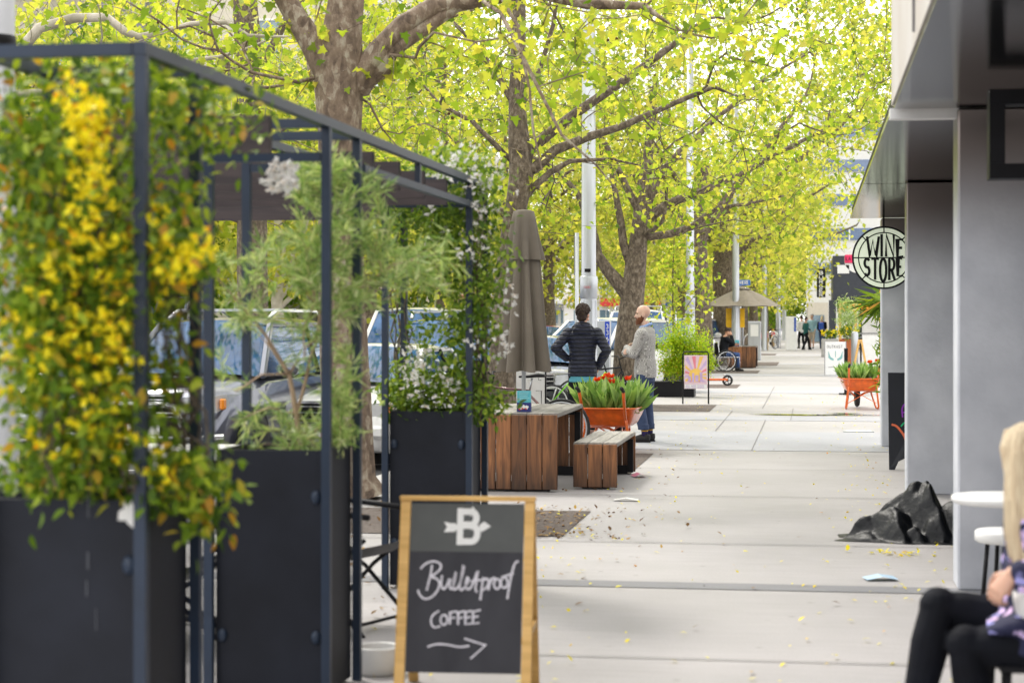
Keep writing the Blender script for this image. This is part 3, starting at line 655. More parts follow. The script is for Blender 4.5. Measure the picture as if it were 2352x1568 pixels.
flowers('flower', clumps([(1080, 390, 80, 45, 1.2, 11.3, 11.9), (1110, 450, 60, 60, 1, 11.3, 11.9), (1100, 560, 60, 70, .6, 11.3, 11.9), (1040, 520, 80, 60, .4, 11.4, 11.9), (1165, 690, 30, 50, .4, 11.3, 11.6), (1120, 780, 60, 60, .4, 11.3, 11.8), (1000, 880, 110, 50, .8, 11.4, 11.7), (960, 840, 30, 40, .2, 11.4, 11.8)], 100, 4, .03), .02, M['petalW'], t)['kind'] = 'stuff'
mb = MB(); vstems(mb, [(1060, 1110, 945, 430, 11.9), (900, 1090, 945, 860, 11.9), (1070, 1120, 945, 500, 11.8), (900, 935, 945, 450, 12.2)], 26, .006); mb.build('stem', M['barkd'], t, True)

# ================================================================ plane trees
from mathutils import noise as mnoise
def ell(c, r, n, zlo, zhi, shell=.35, cond=None, clump=0):
    out = []; tries = 0
    while len(out) < n and tries < n*60:
        tries += 1; v = RNG.normal(size=3); v /= np.linalg.norm(v); q = (shell+(1-shell)*RNG.random())**.6
        p = np.array(c)+v*np.array(r)*q
        if zlo < p[2] < zhi and (cond is None or cond(p)) and (clump == 0 or mnoise.noise(Vector(p)*clump) > .05): out.append(p)
    return np.array(out).reshape(-1, 3)
def tip_leaves(name, pos, par, isT, per, spread, size, tmpl, m, parent, extra=.35, droop=-.35, W=True):
    C = []; D = []
    allv = list(isT)
    inner = [i for i in range(len(pos)) if par[i] >= 0]
    for i in allv:
        for k in range(per): C.append(pos[i]+RNG.normal(size=3)*spread*np.array([1, 1, .7]))
    sel = RNG.choice(len(isT), int(len(isT)*extra*2))
    for s_ in sel:
        i = isT[s_]
        for _ in range(4):
            if par[i] >= 0: i = par[i]
            C.append(pos[i]+RNG.normal(size=3)*spread*.6)
    D = RNG.normal(size=(len(C), 3))+np.array([0, 0, droop*2])
    return leaves(name, C, size, tmpl, m, parent, up=.5, dirs=D*.8, W=W)
def seed_balls(pos, isT, parent, n, cond, r=.017):
    cand = [i for i in isT if cond(pos[i])]; random.shuffle(cand); k = 0
    for i in cand:
        if k >= n: break
        p = Vector(pos[i])
        for _ in range(random.choice((1, 2, 2, 3))):
            L_ = random.uniform(.04, .16); q = p+Vector((random.gauss(0, .06), random.gauss(0, .06), -L_)); rr_ = r*random.uniform(.8, 1.1)
            mb = MB(); mb.ball(q, rr_, n=8, rings=6); mb.tube([p, q], .0018, 3); mb.build('seed_ball', M['seed'], parent, True); k += 1
def pxs(lst, d): return [P(a[0], a[1], a[3] if len(a) > 3 else d) for a in lst], [a[2] for a in lst]
def seedlist(d, defs):
    out = []
    for lst, ps, pi in defs:
        p_, r_ = pxs(lst, d); out.append((p_, r_, ps, pi))
    return out
def inview(p, m=120):                     # would the photograph show it
    v = Vector(p)-Vector((0, 0, EYE)); dd = v.dot(Vector((-sa, ca, 0)))
    if dd < 1: return False
    x = CX+v.dot(Vector((ca, sa, 0)))/dd*F; y = HY-v.z/dd*F
    return -m < x < 2352+m and -m*2.2 < y < 1568+m
def big_tree(label, loc, d, defs, crown, ntips, zr, per, spread, size, bark, leafm, nballs=0, tmpl=PLANE, step=.25, cond=None, rtip=.0048, ballr=.017):
    t = thing('plane_tree', label, 'tree', loc)
    near = ell(crown[0], crown[1], ntips, zr[0], zr[1], clump=.9 if d < 50 else .5, cond=lambda p: inview(p) and (cond is None or cond(p)))
    off = ell(crown[0], crown[1], ntips//5, zr[0], crown[0][2]+crown[1][2], cond=lambda p: not inview(p))
    pos, par, fr, isT = grow(seedlist(d, defs), np.vstack([near, off]), step=step, bf=.3, jit=.012, sag=.02)
    wood('trunk', pos, par, fr, isT, bark, t, rtip=rtip, ex=.43)
    tip_leaves('crown', pos, par, isT, per, spread, size, tmpl, leafm, t)
    if nballs: seed_balls(pos, isT, t, nballs, inview, ballr)
    return t
T1 = P(805, 1144, 17.5); T1.z = 0
big_tree('massive plane tree with flaking brown bark rising behind the timber pergola slats', T1, 17.5, [
    ([(812, 1148, .33), (800, 1100, .26), (795, 900, .235), (785, 700, .22), (782, 450, .21), (780, 300, .205), (778, 190, .235), (785, 80, .19), (795, 0, .17), (790, -150, .15), (800, -400, .1)], None, 0),
    ([(760, 170, .16), (715, 95, .12), (680, 40, .105), (640, -30, .1), (560, -130, .08), (480, -260, .05)], 0, 6),
    ([(825, 190, .15), (870, 120, .115), (925, 60, .1), (1000, 15, .095), (1100, 0, .075), (1220, -20, .06), (1350, 10, .05), (1480, 15, .035)], 0, 6),
    ([(845, 175, .11), (880, 155, .1), (900, 115, .075), (960, 75, .07), (1040, 20, .06), (1130, -50, .05), (1250, -120, .03)], 0, 6),
    ([(1100, -5, .025, 16.5), (1150, 30, .02, 16), (1195, 120, .018, 15.5), (1235, 200, .016, 15.3), (1290, 310, .013, 15.2), (1370, 380, .009, 15.1), (1420, 440, .005, 15.1)], 2, 4),
    ([(1150, -10, .02, 16.5), (1190, 60, .016, 16), (1215, 200, .012, 15.8), (1225, 300, .01, 15.7), (1245, 390, .006, 15.6)], 2, 5),
    ([(850, 240, .012), (880, 300, .01), (920, 345, .007), (980, 380, .004)], 0, 6)],
    ((T1.x+.4, T1.y, 6.6), (4.6, 3.8, 4.3)), 430, (3.2, 11), 3, .11, .1, M['bark'], M['leafA'], 26, cond=lambda p: p[2] > 3.6 or RNG.random() < .35)
T3 = P(1152, 1006, 26.2); T3.z = 0
big_tree('plane tree with mottled grey-green leader standing right behind the closed umbrella', T3, 26.2, [
    ([(1148, 1008, .25), (1152, 900, .2), (1158, 750, .185), (1168, 600, .165), (1185, 480, .15), (1198, 400, .17), (1192, 330, .15), (1188, 250, .12), (1190, 120, .105), (1192, 0, .095), (1190, -200, .07)], None, 0),
    ([(1215, 345, .085), (1270, 300, .075), (1330, 255, .07), (1420, 195, .06), (1510, 130, .05), (1600, 60, .035)], 0, 5),
    ([(1230, 385, .08), (1275, 345, .07), (1350, 315, .06), (1430, 290, .05), (1520, 250, .04), (1640, 200, .03)], 0, 5),
    ([(1175, 370, .05), (1130, 325, .04), (1085, 280, .032), (1010, 240, .025), (940, 160, .015)], 0, 6),
    ([(1225, 430, .05), (1265, 395, .045), (1310, 370, .035), (1400, 365, .02), (1470, 380, .01)], 0, 4),
    ([(1188, 250, .05), (1140, 170, .04), (1090, 100, .03), (1010, 20, .02)], 0, 7), ([(1205, 230, .04), (1240, 160, .035), (1270, 60, .03), (1290, -60, .02)], 0, 7)],
    ((T3.x, T3.y, 6.9), (6.0, 5.2, 4.6)), 1050, (2.9, 12), 5, .12, .082, M['barkd'], M['leafA'], 42)
T4 = P(1443, 930, 36); T4.z = 0
big_tree('plane tree with spreading forked limbs standing behind the bearded man', T4, 36, [
    ([(1445, 932, .33), (1440, 880, .28), (1443, 780, .255), (1452, 690, .225), (1460, 610, .2), (1468, 540, .165), (1475, 490, .17), (1482, 430, .12), (1490, 340, .09), (1500, 200, .06)], None, 0),
    ([(1425, 655, .14), (1395, 620, .115), (1372, 585, .1), (1362, 530, .085), (1330, 450, .06), (1290, 400, .04)], 0, 3),
    ([(1448, 605, .1), (1432, 560, .085), (1426, 510, .075), (1415, 450, .06), (1400, 380, .035)], 0, 4),
    ([(1485, 545, .08), (1540, 537, .075), (1590, 520, .065), (1640, 480, .05), (1720, 468, .03), (1800, 450, .02)], 0, 5),
    ([(1490, 500, .11), (1540, 465, .085), (1600, 445, .07), (1700, 400, .055), (1830, 330, .04), (1950, 270, .02)], 0, 6),
    ([(1485, 470, .1), (1510, 410, .08), (1570, 340, .06), (1660, 260, .045), (1760, 180, .03), (1860, 120, .02)], 0, 6),
    ([(1465, 480, .08), (1430, 410, .06), (1390, 330, .05), (1330, 240, .03)], 0, 6)],
    ((T4.x+.6, T4.y, 7.8), (6.6, 5.5, 5.6)), 1250, (3.2, 15), 5, .15, .094, M['barkd'], M['leafA'], 14, step=.3, rtip=.0065)
T5 = P(1665, 840, 66); T5.z = 0
big_tree('big plane tree with leaning dark trunk behind the open umbrella', T5, 66, [
    ([(1665, 842, .5), (1663, 800, .42), (1664, 700, .38), (1660, 620, .36), (1662, 580, .36), (1668, 520, .25), (1680, 430, .18)], None, 0),
    ([(1680, 580, .22), (1725, 558, .18), (1790, 528, .15), (1835, 500, .08)], 0, 4),
    ([(1690, 520, .18), (1740, 450, .15), (1820, 380, .11), (1920, 300, .07), (1990, 230, .04)], 0, 5),
    ([(1650, 560, .2), (1610, 500, .15), (1560, 420, .1), (1500, 330, .06)], 0, 4)],
    ((T5.x+.9, T5.y, 8.6), (8.6, 7, 6.2)), 1100, (3.6, 20), 6, .28, .18, M['barkd'], M['leafB'], 0, cond=lambda p: not (p[0] > 0.2 and p[2] < 7.6), tmpl=PLANE, step=.45, rtip=.007)
T48 = PX(1612, -3.3); 
big_tree('plane tree rising behind the bright green planter shrub', T48, 59, [
    ([(1612, 850, .38), (1612, 760, .34), (1606, 650, .3), (1604, 560, .26), (1608, 470, .2), (1620, 380, .12)], None, 0),
    ([(1625, 520, .16), (1680, 440, .13), (1760, 340, .09), (1850, 220, .05)], 0, 3), ([(1590, 540, .16), (1540, 470, .12), (1470, 400, .08)], 0, 3)],
    ((T48.x+1.0, T48.y, 8.5), (7.5, 6, 6.6)), 650, (3.6, 18), 6, .24, .16, M['barkd'], M['leafB'], 0, cond=lambda p: not (p[0] > 0.2 and p[2] < 6.9), step=.45, rtip=.006)
T2 = PX(565, -11.0)
big_tree('dark-trunked plane tree on the median, left of the massive trunk', T2, 37.8, [
    ([(585, 925, .36), (580, 700, .32), (578, 400, .3), (572, 215, .3), (568, 100, .27), (562, 0, .25), (560, -200, .2)], None, 0),
    ([(548, 215, .16), (500, 120, .1), (420, 20, .06), (330, -100, .04)], 0, 3), ([(600, 160, .1), (660, 40, .07), (740, -60, .05)], 0, 4), ([(600, 330, .1), (680, 270, .07), (760, 250, .04)], 0, 2)],
    ((T2.x, T2.y, 8.5), (7.5, 5, 5.6)), 560, (3.4, 15), 4, .2, .12, M['barkd'], M['leafB'], 0, step=.35, rtip=.005)
T0 = P(-230, 1050, 21.5); T0.z = 0
big_tree('plane tree whose long smooth branch sweeps across the top left', T0, 21.5, [
    ([(-230, 1060, .3), (-225, 700, .25), (-215, 400, .22), (-200, 200, .2), (-190, 0, .15), (-180, -200, .1)], None, 0),
    ([(-120, 190, .1), (40, 125, .07), (90, 65, .06), (170, 42, .055), (245, 40, .05), (285, 72, .047), (320, 86, .043), (380, 72, .035), (440, 55, .03), (520, 52, .026), (570, 82, .022), (650, 85, .015), (760, 80, .008)], 0, 3),
    ([(335, 105, .03), (365, 130, .03), (420, 142, .028), (500, 132, .022), (560, 115, .016), (620, 90, .008)], 1, 6),
    ([(-100, 230, .07), (60, 215, .05), (200, 205, .03)], 0, 3)],
    ((T0.x+3.6, T0.y, 6.2), (4.8, 3.5, 3.8)), 320, (3.3, 11), 4, .12, .09, M['bark2'], M['leafA'], 22, cond=lambda p: RNG.random() < .8)
# pale forked tree seen below the slats
PT = P(655, 880, 44); PT.z = 0
t = thing('pale_tree', 'pale-barked forked tree seen through the pergola between the posts', 'tree', PT)
sd_ = seedlist(44, [([(650, 890, .16), (640, 760, .15), (636, 690, .14), (650, 600, .12), (640, 540, .1), (635, 470, .09), (640, 380, .06)], None, 0),
    ([(665, 610, .1), (690, 560, .08), (705, 500, .06), (715, 440, .04)], 0, 3), ([(670, 650, .08), (700, 600, .07), (740, 560, .06), (790, 540, .03)], 0, 2), ([(620, 560, .07), (600, 500, .05), (580, 450, .03)], 0, 4), ([(650, 700, .07), (690, 660, .06), (740, 640, .04)], 0, 2)])
tp = ell((PT.x, PT.y, 4.6), (3.4, 3, 2.6), 380, 2.2, 8); pos, par, fr, isT = grow(sd_, tp, step=.35, jit=.02)
wood('trunk', pos, par, fr, isT, mat('pale_trunk', (.62, .57, .5), .8, c2=(.45, .4, .33)), t, rtip=.005); tip_leaves('crown', pos, par, isT, 12, .25, .17, PLANE, M['leafB'], t)
# generic trees, copied down the street
def generic(label, h, cr, ntips, per, size, zc, bark=M['barkd'], lm=M['leafB'], zlo=2.6):
    t = thing('plane_tree', label, 'tree', (0, 0, 0)); r0 = .3
    th = h*.33; sd = [([Vector((0, 0, -.05)), Vector((.05, 0, th*.5)), Vector((-.05, .05, th)), Vector((.1, 0, th*1.5)), Vector((0, 0, h*.85))], [.36, .27, .24, .16, .05], None, 0)]
    for k in range(6):
        a = k*PI/3+random.random()*.6; q = random.uniform(.6, .95)
        sd.append(([Vector((.3*math.cos(a), .3*math.sin(a), th+.3)), Vector((cr*.4*math.cos(a), cr*.4*math.sin(a), th*1.35)), Vector((cr*q*math.cos(a+.2), cr*q*math.sin(a+.2), th*1.7))], [.13, .09, .04], 0, 2))
    tp = ell((0, 0, zc), (cr, cr, h-zc), ntips, zlo, h, clump=.55); pos, par, fr, isT = grow(sd, tp, step=.6, jit=.03)
    wood('trunk', pos, par, fr, isT, bark, t, rtip=.009, ex=.42, rmin=.008); tip_leaves('crown', pos, par, isT, per, .38, size, DIAM, lm, t)
    return t
g1 = generic('', 12.5, 5.4, 400, 9, .22, 7.0, zlo=2.4); g2 = generic('', 11, 6, 410, 9, .22, 6.2, zlo=2.3)
g3 = generic('', 9, 4.4, 420, 15, .28, 4.6, lm=leafmat('leaf_green', [(0, (.09, .2, .01)), (.6, (.2, .32, .02)), (1, (.4, .45, .03))], .45), zlo=1.3)
spots = [(g1, -3.4, 82, 'first plane tree beyond the yellow bollards along the footpath'), (g2, -3.5, 97, 'kerbside plane tree, second in the footpath row beyond the yellow bollards'), (g1, -3.4, 114, 'kerbside plane tree, third in the footpath row beyond the yellow bollards'), (g2, -3.3, 133, 'kerbside plane tree, fourth in the footpath row beyond the yellow bollards'), (g1, -3.2, 155, 'kerbside plane tree, fifth in the footpath row beyond the yellow bollards'),
    (g2, -11.5, 49, 'plane tree on the median behind the parked white car'), (g1, -11.6, 60, 'median plane tree, second in its row counting away from the white car'), (g2, -11.4, 71, 'median plane tree, third in its row counting away from the white car'), (g1, -11.5, 84, 'median plane tree, fourth in its row counting away from the white car'), (g2, -11.6, 99, 'median plane tree, fifth in its row counting away from the white car'), (g1, -11.4, 118, 'median plane tree, sixth in its row counting away from the white car'), (g2, -11.5, 140, 'median plane tree, seventh in its row counting away from the white car'),
    (g1, -20.5, 44, 'plane tree on the far side of the street, behind the pergola posts'), (g2, -20.5, 56, 'plane tree, second of the row on the far side of the street'), (g3, -19, 50, 'low darker green tree seen between the pergola posts'), (g1, -20.4, 70, 'plane tree, third of the row on the far side of the street'), (g2, -20.5, 86, 'plane tree, fourth of the row on the far side of the street'), (g1, -20, 106, 'plane tree, fifth of the row on the far side of the street'), (g3, -16, 64, 'low darker green tree on the far side'),
    (g3, -5.5, 170, 'distant green tree closing the view at the end of the footpath'), (g2, -5.5, 192, 'distant plane tree at the end of the footpath'), (g1, -3.6, 178, 'tallest distant tree behind the far walkers'), (g3, -3.0, 148, 'small darker green tree just left of the far walkers'), (g2, -8, 185, 'distant plane tree straight beyond the last parked cars'), (g1, -14, 200, 'farthest plane tree of all, left of the last parked cars'), (g2, -7.5, 112, 'plane tree standing among the far parked cars')]
used = set()
for tr, x, y, lab in spots:
    o = tr if tr.name not in used else copy_tree(tr); used.add(tr.name)
    s_ = random.uniform(.92, 1.1); o.matrix_basis = Matrix.Translation((x, y, 0))@Matrix.Rotation(random.random()*6.28, 4, 'Z')@Matrix.Scale(s_, 4)
    o['label'] = lab; o['category'] = 'tree'; o['group'] = 'plane trees along the street'
# ================================================================ buildings in the distance
def block(name, label, x0, x1, y0, y1, h, m, rows, cols, glass, face='S', sill=1.0, storey=3.1, win=(1.4, 1.5), band=None, side=True, base=0):
    t = thing(name, label, 'building', ((x0+x1)/2, (y0+y1)/2, 0))
    MB().box(((x0+x1)/2, (y0+y1)/2, h/2), (x1-x0, y1-y0, h)).build('wall', m, t, True)
    for r_ in range(rows):
        z = base+sill+r_*storey
        for c_ in range(cols):
            x = x0+(c_+.5)*(x1-x0)/cols
            mb = MB(); mb.box((x, y0-.03, z+win[1]/2), (win[0], .05, win[1]), 0)
            for q in (-1, 1): mb.box((x+q*win[0]/2, y0-.05, z+win[1]/2), (.07, .12, win[1]+.14), 1)
            for q in (-1, 1): mb.box((x, y0-.05, z+win[1]/2+q*win[1]/2), (win[0]-.07, .12, .07), 1)
            mb.box((x, y0-.07, z+win[1]/2), (.05, .05, win[1]-.07), 1)
            mb.build('window', [glass, M['white']], t, True)
    if side:
        n = max(2, int((y1-y0)/4))
        for r_ in range(rows):
            z = base+sill+r_*storey
            for c_ in range(n):
                y = y0+(c_+.5)*(y1-y0)/n; mb = MB(); mb.box((x1+.03, y, z+win[1]/2), (.05, win[0], win[1]), 0)
                mb.box((x1+.05, y, z-.04), (.12, win[0]+.1, .07), 1); mb.box((x1+.05, y, z+win[1]+.03), (.12, win[0]+.1, .07), 1)
                mb.build('window', [glass, M['white']], t, True)
    return t
M['cream'] = mat('cream_render', (.62, .57, .48), .8, var=.06); M['pale'] = mat('pale_render', (.72, .72, .7), .8, var=.05); M['gbld'] = mat('grey_cladding', (.2, .2, .21), .7)
M['bglass'] = mat('sky_glass', (.12, .2, .26), .08, 0, spec=1, coat=1)
t = block('apartment_block', 'cream apartment block with white-framed windows behind the trees, top left', -44, -17.2, 64, 90, 23, M['cream'], 6, 8, M['bglass'], win=(1.7, 1.6))
for x in (-29.5, -23.5): MB().box((x, 63.6, 11.5), (1.6, .7, 22.9)).build('pier', M['gbld'], t, True)
for r_ in range(5):
    for x in (-34, -26.5): MB().box((x, 63.0, 4+r_*3.1), (3.4, 1.9, .18)).box((x, 62.1, 4.55+r_*3.1), (3.4, .05, .9), 1).build('balcony', [M['pale'], M['bglass']], t, True)
for i, (y0, y1, h, m, lab) in enumerate(((96, 118, 9, 'pale', 'white two-storey shop building across the street'), (119, 140, 12, 'cream', 'cream three-storey building across the street'), (142, 190, 8, 'pale', 'low white building at the far end across the street'))):
    t = block('shop_building', lab, -44, -24.5, y0, y1, h, M[m], int(h//3.2), 5, M['bglass'])
    mb = MB(); mb.box((-23.4, (y0+y1)/2, 3.0), (2.0, y1-y0-1, .25)); mb.build('awning', M['red'] if i == 0 else M['orange'] if i == 1 else M['white'], t, True)
t = block('shop_building', 'low row of shops with red and orange fascias closing the end of the road', -46, -12, 205, 214, 6.5, M['pale'], 2, 12, M['bglass'], side=False)
for k, (x, c_) in enumerate(((-42, 'red'), (-38.5, 'white'), (-35, 'orange'), (-31.5, 'blue'), (-28, 'red'), (-24.5, 'yellow'), (-21, 'red'), (-17.5, 'orange'), (-14, 'blue'))):
    MB().box((x, 204.6, 3.3+.15*(k % 2)), (3.0, .4, .9)).build('fascia_sign', M[c_], t, True)
# white banded building and dark cafe on the right in the distance
t = thing('office_building', 'white office building with blue window bands above the dark cafe', 'building', (6, 130, 0))
MB().box((6.6, 132, 7.4), (14, 14, 14.8)).build('wall', M['pale'], t, True)
for z in (4.8, 7.0, 9.2, 11.4, 13.6): MB().box((6.6, 124.96, z), (13.6, .06, .75)).build('window_band', mat('band_glass%d' % int(z), (.1, .16, .3), .15, spec=1), t, True)
for z in (4.8, 7.0, 9.2):
    for k in range(8): MB().box((0.6+k*1.75, 124.9, z), (.09, .1, .74)).build('mullion', M['white'], t, True)
MB().box((.35, 124.6, 1.3), (1.3, .7, 2.6)).build('shop_front', M['cream'], t, True)
MB().box((.35, 124.2, .95), (.8, .06, 1.7)).build('door', M['bglass'], t, True)
t = thing('cafe_building', 'dark fronted cafe building with timber posts and lit windows at the far right', 'building', (4, 100, 0))
mb = MB(); mb.box((4.7, 101, 3.6), (7.4, 9.8, 2.2)); mb.box((.98, 96.1, 1.26), (.35, .3, 2.5)); mb.box((5.0, 104.5, 1.25), (7, 2.8, 2.5)); mb.build('wall', mat('cafe_dark', (.035, .04, .055), .5), t, True)
for x in (1.35, 2.1): MB().box((x, 95.9, 1.2), (.14, .14, 2.4)).build('timber_post', M['pine'], t, True)
for x in (1.9, 3.1, 4.3): MB().box((x, 103.05, 1.35), (1.0, .06, 1.6)).build('window', mat('lit_window%d' % int(x*10), (.85, .83, .78), .3, emis=.5), t, True)
mb = MB(); mb.ribbons(words('Gons', 1.45, 0, .3, .42, .2), (0, 95.98, 2.0), U, V, .09); mb.build('shop_lettering', mat('sign_orange', (.8, .3, .02), .5, emis=.4), t, True)
MB().box((2.4, 96.03, 2.22), (2.4, .08, .56)).build('sign_panel', M['black'], t, True)
t = thing('vertical_sign', 'narrow black vertical sign with white letters hanging at the cafe corner', 'sign', P(1886, 650, 94))
p = P(1886, 650, 94); MB().box(p, (.42, .1, 1.4)).build('panel', M['black'], t, True)
mb = MB(); mb.ribbons(words('BURGER', -.1, .42, .2, .155, .4, True), p+Vector((0, -.052, 0)), U, V, .032); mb.build('lettering', M['white'], t, True)
MB().box(p+Vector((.3, 0, .55)), (.3, .04, .04)).build('bracket', M['black'], t, True)
bs = P(1963, 596, 60); t = thing('round_shop_sign', 'pink and white round bakery sign half hidden behind the round shop sign', 'sign', bs)
mb = MB(); mb.lathe(bs+Vector((.1, .1, 0)), [(.42, 0), (.42, .1)], 32, axis=(0, -1, 0), smooth=False); mb.build('sign_face', M['white'], t, True)
MB().box(bs+Vector((.02, -.03, .02)), (.66, .05, .26), bev=.02).build('name_plate', mat('pink', (.75, .02, .12), .4), t, True)
mb = MB(); mb.ribbons(words('LA BAGU', -.29, -.05, .065, .11, .25), bs+Vector((.02, -.06, .02)), U, V, .018); mb.build('lettering', M['black'], t, True)
mb = MB(); mb.box(bs+Vector((0, .2, .2)), (1.1, .06, .04)); mb.box(bs+Vector((0, .2, -.2)), (1.1, .06, .04)); mb.box(bs+Vector((-.35, .1, -.3)), (.36, .2, .26)); mb.build('bracket', M['white'], t, True)
# yellow panels beside the third pillar
t = thing('yellow_doorway', 'mustard yellow doorway panels between the last pillar and the far plants', 'doorway', PX(2024, 1.45))
q = PX(2018, 1.42); MB().box((q.x+.1, q.y, 1.55), (.16, .12, 1.4)).box((q.x+.31, q.y+.02, 1.25), (.2, .14, 2.5)).build('panel', M['yellow'], t, True)
# ================================================================ street poles
def pole(x, y, r, h, label, collar=True, group='tall silver street poles'):
    t = thing('street_pole', label, 'pole', (x, y, 0), 0, group)
    MB().lathe((0, 0, 0), [(r*1.25, 0), (r*1.25, .03), (r*1.02, .06), (r*1.02, 1.9), (r*.92, 2.1), (r*.7, h)], 20).build('shaft', M['alu'], t)
    if collar: MB().lathe((0, 0, 1.93), [(r*1.02, 0), (r*1.1, .01), (r*1.1, .32), (r*1.02, .34)], 20).build('collar', M['grey'] if False else M['alu'], t)
    mb = MB()
    for k in range(12): a = 2*PI*k/12; mb.tube([(r*1.03*math.cos(a), r*1.03*math.sin(a), .06), (r*1.03*math.cos(a), r*1.03*math.sin(a), 1.9)], .006, 4)
    mb.build('ribbing', M['alu'], t)
    return t
q = P(1352, 985, 28.6); tp1 = pole(q.x, q.y, .122, 9, 'thick silver street pole with a collar directly behind the man in the dark jacket')
mb = MB(); mb.box((0, -.125, 2.35), (.09, .01, .05)); mb.build('plate', M['black'], tp1)
mb = MB(); mb.ribbons([[(-.04+.035*k+.016*math.cos(a), .016*math.sin(a)) for a in np.linspace(0, 2*PI, 10)] for k in range(3)], (0, -.1365, 2.1), U, V, .004, lift=.003); mb.build('sticker', M['red'], tp1)
for px, lab in ((1585, 'second silver street pole, right of the bearded man above the green shrub'), (1690, 'silver street pole with yellow banner in front of the open umbrella'), (1756, 'silver street pole behind the yellow bollards'), (1788, 'thin distant silver pole left of the walkers'), (1801, 'farthest but two of the thin distant poles'), (1822, 'thin distant pole right of the blue sign')):
    q = PX(px, -3.3) if px < 1700 else PX(px, -3.0); 
    if px == 1690: q = P(1690, 830, 63.2)
    if px == 1756: q = P(1756, 800, 96)
    if px > 1780: q = P(px, 780, 120+(px-1788)*1.4)
    pole(q.x, q.y, .125 if px < 1700 else .14, 9 if px < 1700 else 10, lab, px < 1600)
q = P(-18, 1000, 9.0); t = thing('street_pole', 'pale pole running full height at the left edge behind the vine', 'pole', (q.x, q.y, 0), 0, 'tall silver street poles')
MB().lathe((0, 0, 0), [(.14, 0), (.125, 1), (.105, 3), (.09, 7)], 24).build('shaft', mat('pale_pole', (.66, .68, .72), .45, var=.05), t); MB().lathe((0, 0, 2.9), [(.11, 0), (.112, .02), (.112, .05), (.11, .07)], 24).build('clamp', M['black'], t)
q = P(1325, 900, 34); t = thing('sign_post', 'thin galvanised sign post just left of the thick silver pole', 'post', (q.x, q.y, 0))
MB().tube([(0, 0, 0), (0, 0, 3.15)], .036, 10).build('post', M['alu'], t); MB().box((-.03, .04, 2.75), (.05, .01, .7)).build('sign_plate', M['grey'], t)
# yellow banner on pole
q = P(1690, 830, 63.2); t = thing('street_banner', 'yellow rectangular panel fixed to the pole beneath the open umbrella', 'banner', (q.x, q.y+.2, 0))
mb = MB(); a = P(1668, 708, 63.6); b_ = P(1711, 752, 63.6); mb.box(((a.x+b_.x)/2, q.y+.25, (a.z+b_.z)/2), (b_.x-a.x, .05, a.z-b_.z)); mb.build('panel', mat('banner_yellow', (.85, .48, .0), .5), t, True)
# blue parking signs
for (px, py, d, wd, lab) in ((1700, 649, 76, .8, 'blue sign with white capitals reading PAY HERE above the open umbrella'), (1788, 681, 105, .85, 'smaller distant blue PAY HERE sign right of the umbrella')):
    p = P(px, py, d); t = thing('parking_sign', lab, 'sign', p); MB().box(p, (wd, .06, .22)).build('panel', mat('sign_blue%d' % px, (.03, .15, .55), .5), t, True)
    mb = MB(); mb.ribbons(words('PAY HERE', -wd*.44, -.065, wd*.088, .13, .25), p+Vector((0, -.035, 0)), U, V, .022); mb.build('lettering', M['white'], t, True)
    MB().tube([(p.x, p.y+.06, 0), (p.x, p.y+.06, p.z+.1)], .04, 8).build('post', M['alu'], t, True)
# parking meter pillar 3361
p = P(1389, 900, 33); t = thing('number_pillar', 'grey street cabinet with blue strip numbered 3361 between the man and the tree', 'cabinet', (p.x, p.y, 0))
MB().box((-.05, 0, .8), (.3, .2, 1.6), bev=.01).build('cabinet', M['alu'], t)
MB().box((.055, -.105, 1.33), (.08, .012, .5)).build('number_strip', mat('strip_blue', (.01, .05, .42), .4), t)
mb = MB(); mb.ribbons(words('3361', .036, .13, .04, .075, .42, True), (0, -.112, 1.33), U, V, .011); mb.build('lettering', M['white'], t)
for q in (P(1733, 830, 74),):
    t = thing('ticket_machine', 'grey ticket machine with white notice standing behind the far wooden table', 'machine', (q.x, q.y, 0))
    MB().box((0, 0, .75), (.5, .3, 1.5), bev=.02).build('cabinet', M['alu'], t); MB().box((0, -.16, 1.15), (.3, .02, .45)).build('notice', M['white'], t)
q = P(1817, 830, 96); t = thing('ticket_machine', 'pale tall cabinet standing by the far kerb left of the walkers', 'machine', (q.x, q.y, 0)); MB().box((0, 0, .85), (.55, .4, 1.7), bev=.02).build('cabinet', M['white'], t); MB().box((.2, -.21, 1.3), (.1, .02, .7)).build('panel', M['blue'], t)
# bollards
for px, py, d, lab in ((1743, 812, 87, 'nearest yellow bollard with a red band'), (1760, 803, 97, 'middle yellow bollard with a red band'), (1776, 797, 108, 'farthest yellow bollard, partly behind a parked bicycle')):
    q = P(px, py, d); t = thing('bollard', lab, 'bollard', (q.x, q.y, 0), 0, 'yellow bollards by the bicycle racks')
    MB().lathe((0, 0, 0), [(.1, 0), (.1, .93), (.085, .98), (.04, 1.0)], 14).build('post', M['yellow'], t); MB().lathe((0, 0, .62), [(.103, 0), (.103, .24)], 14).build('band', M['red'], t)
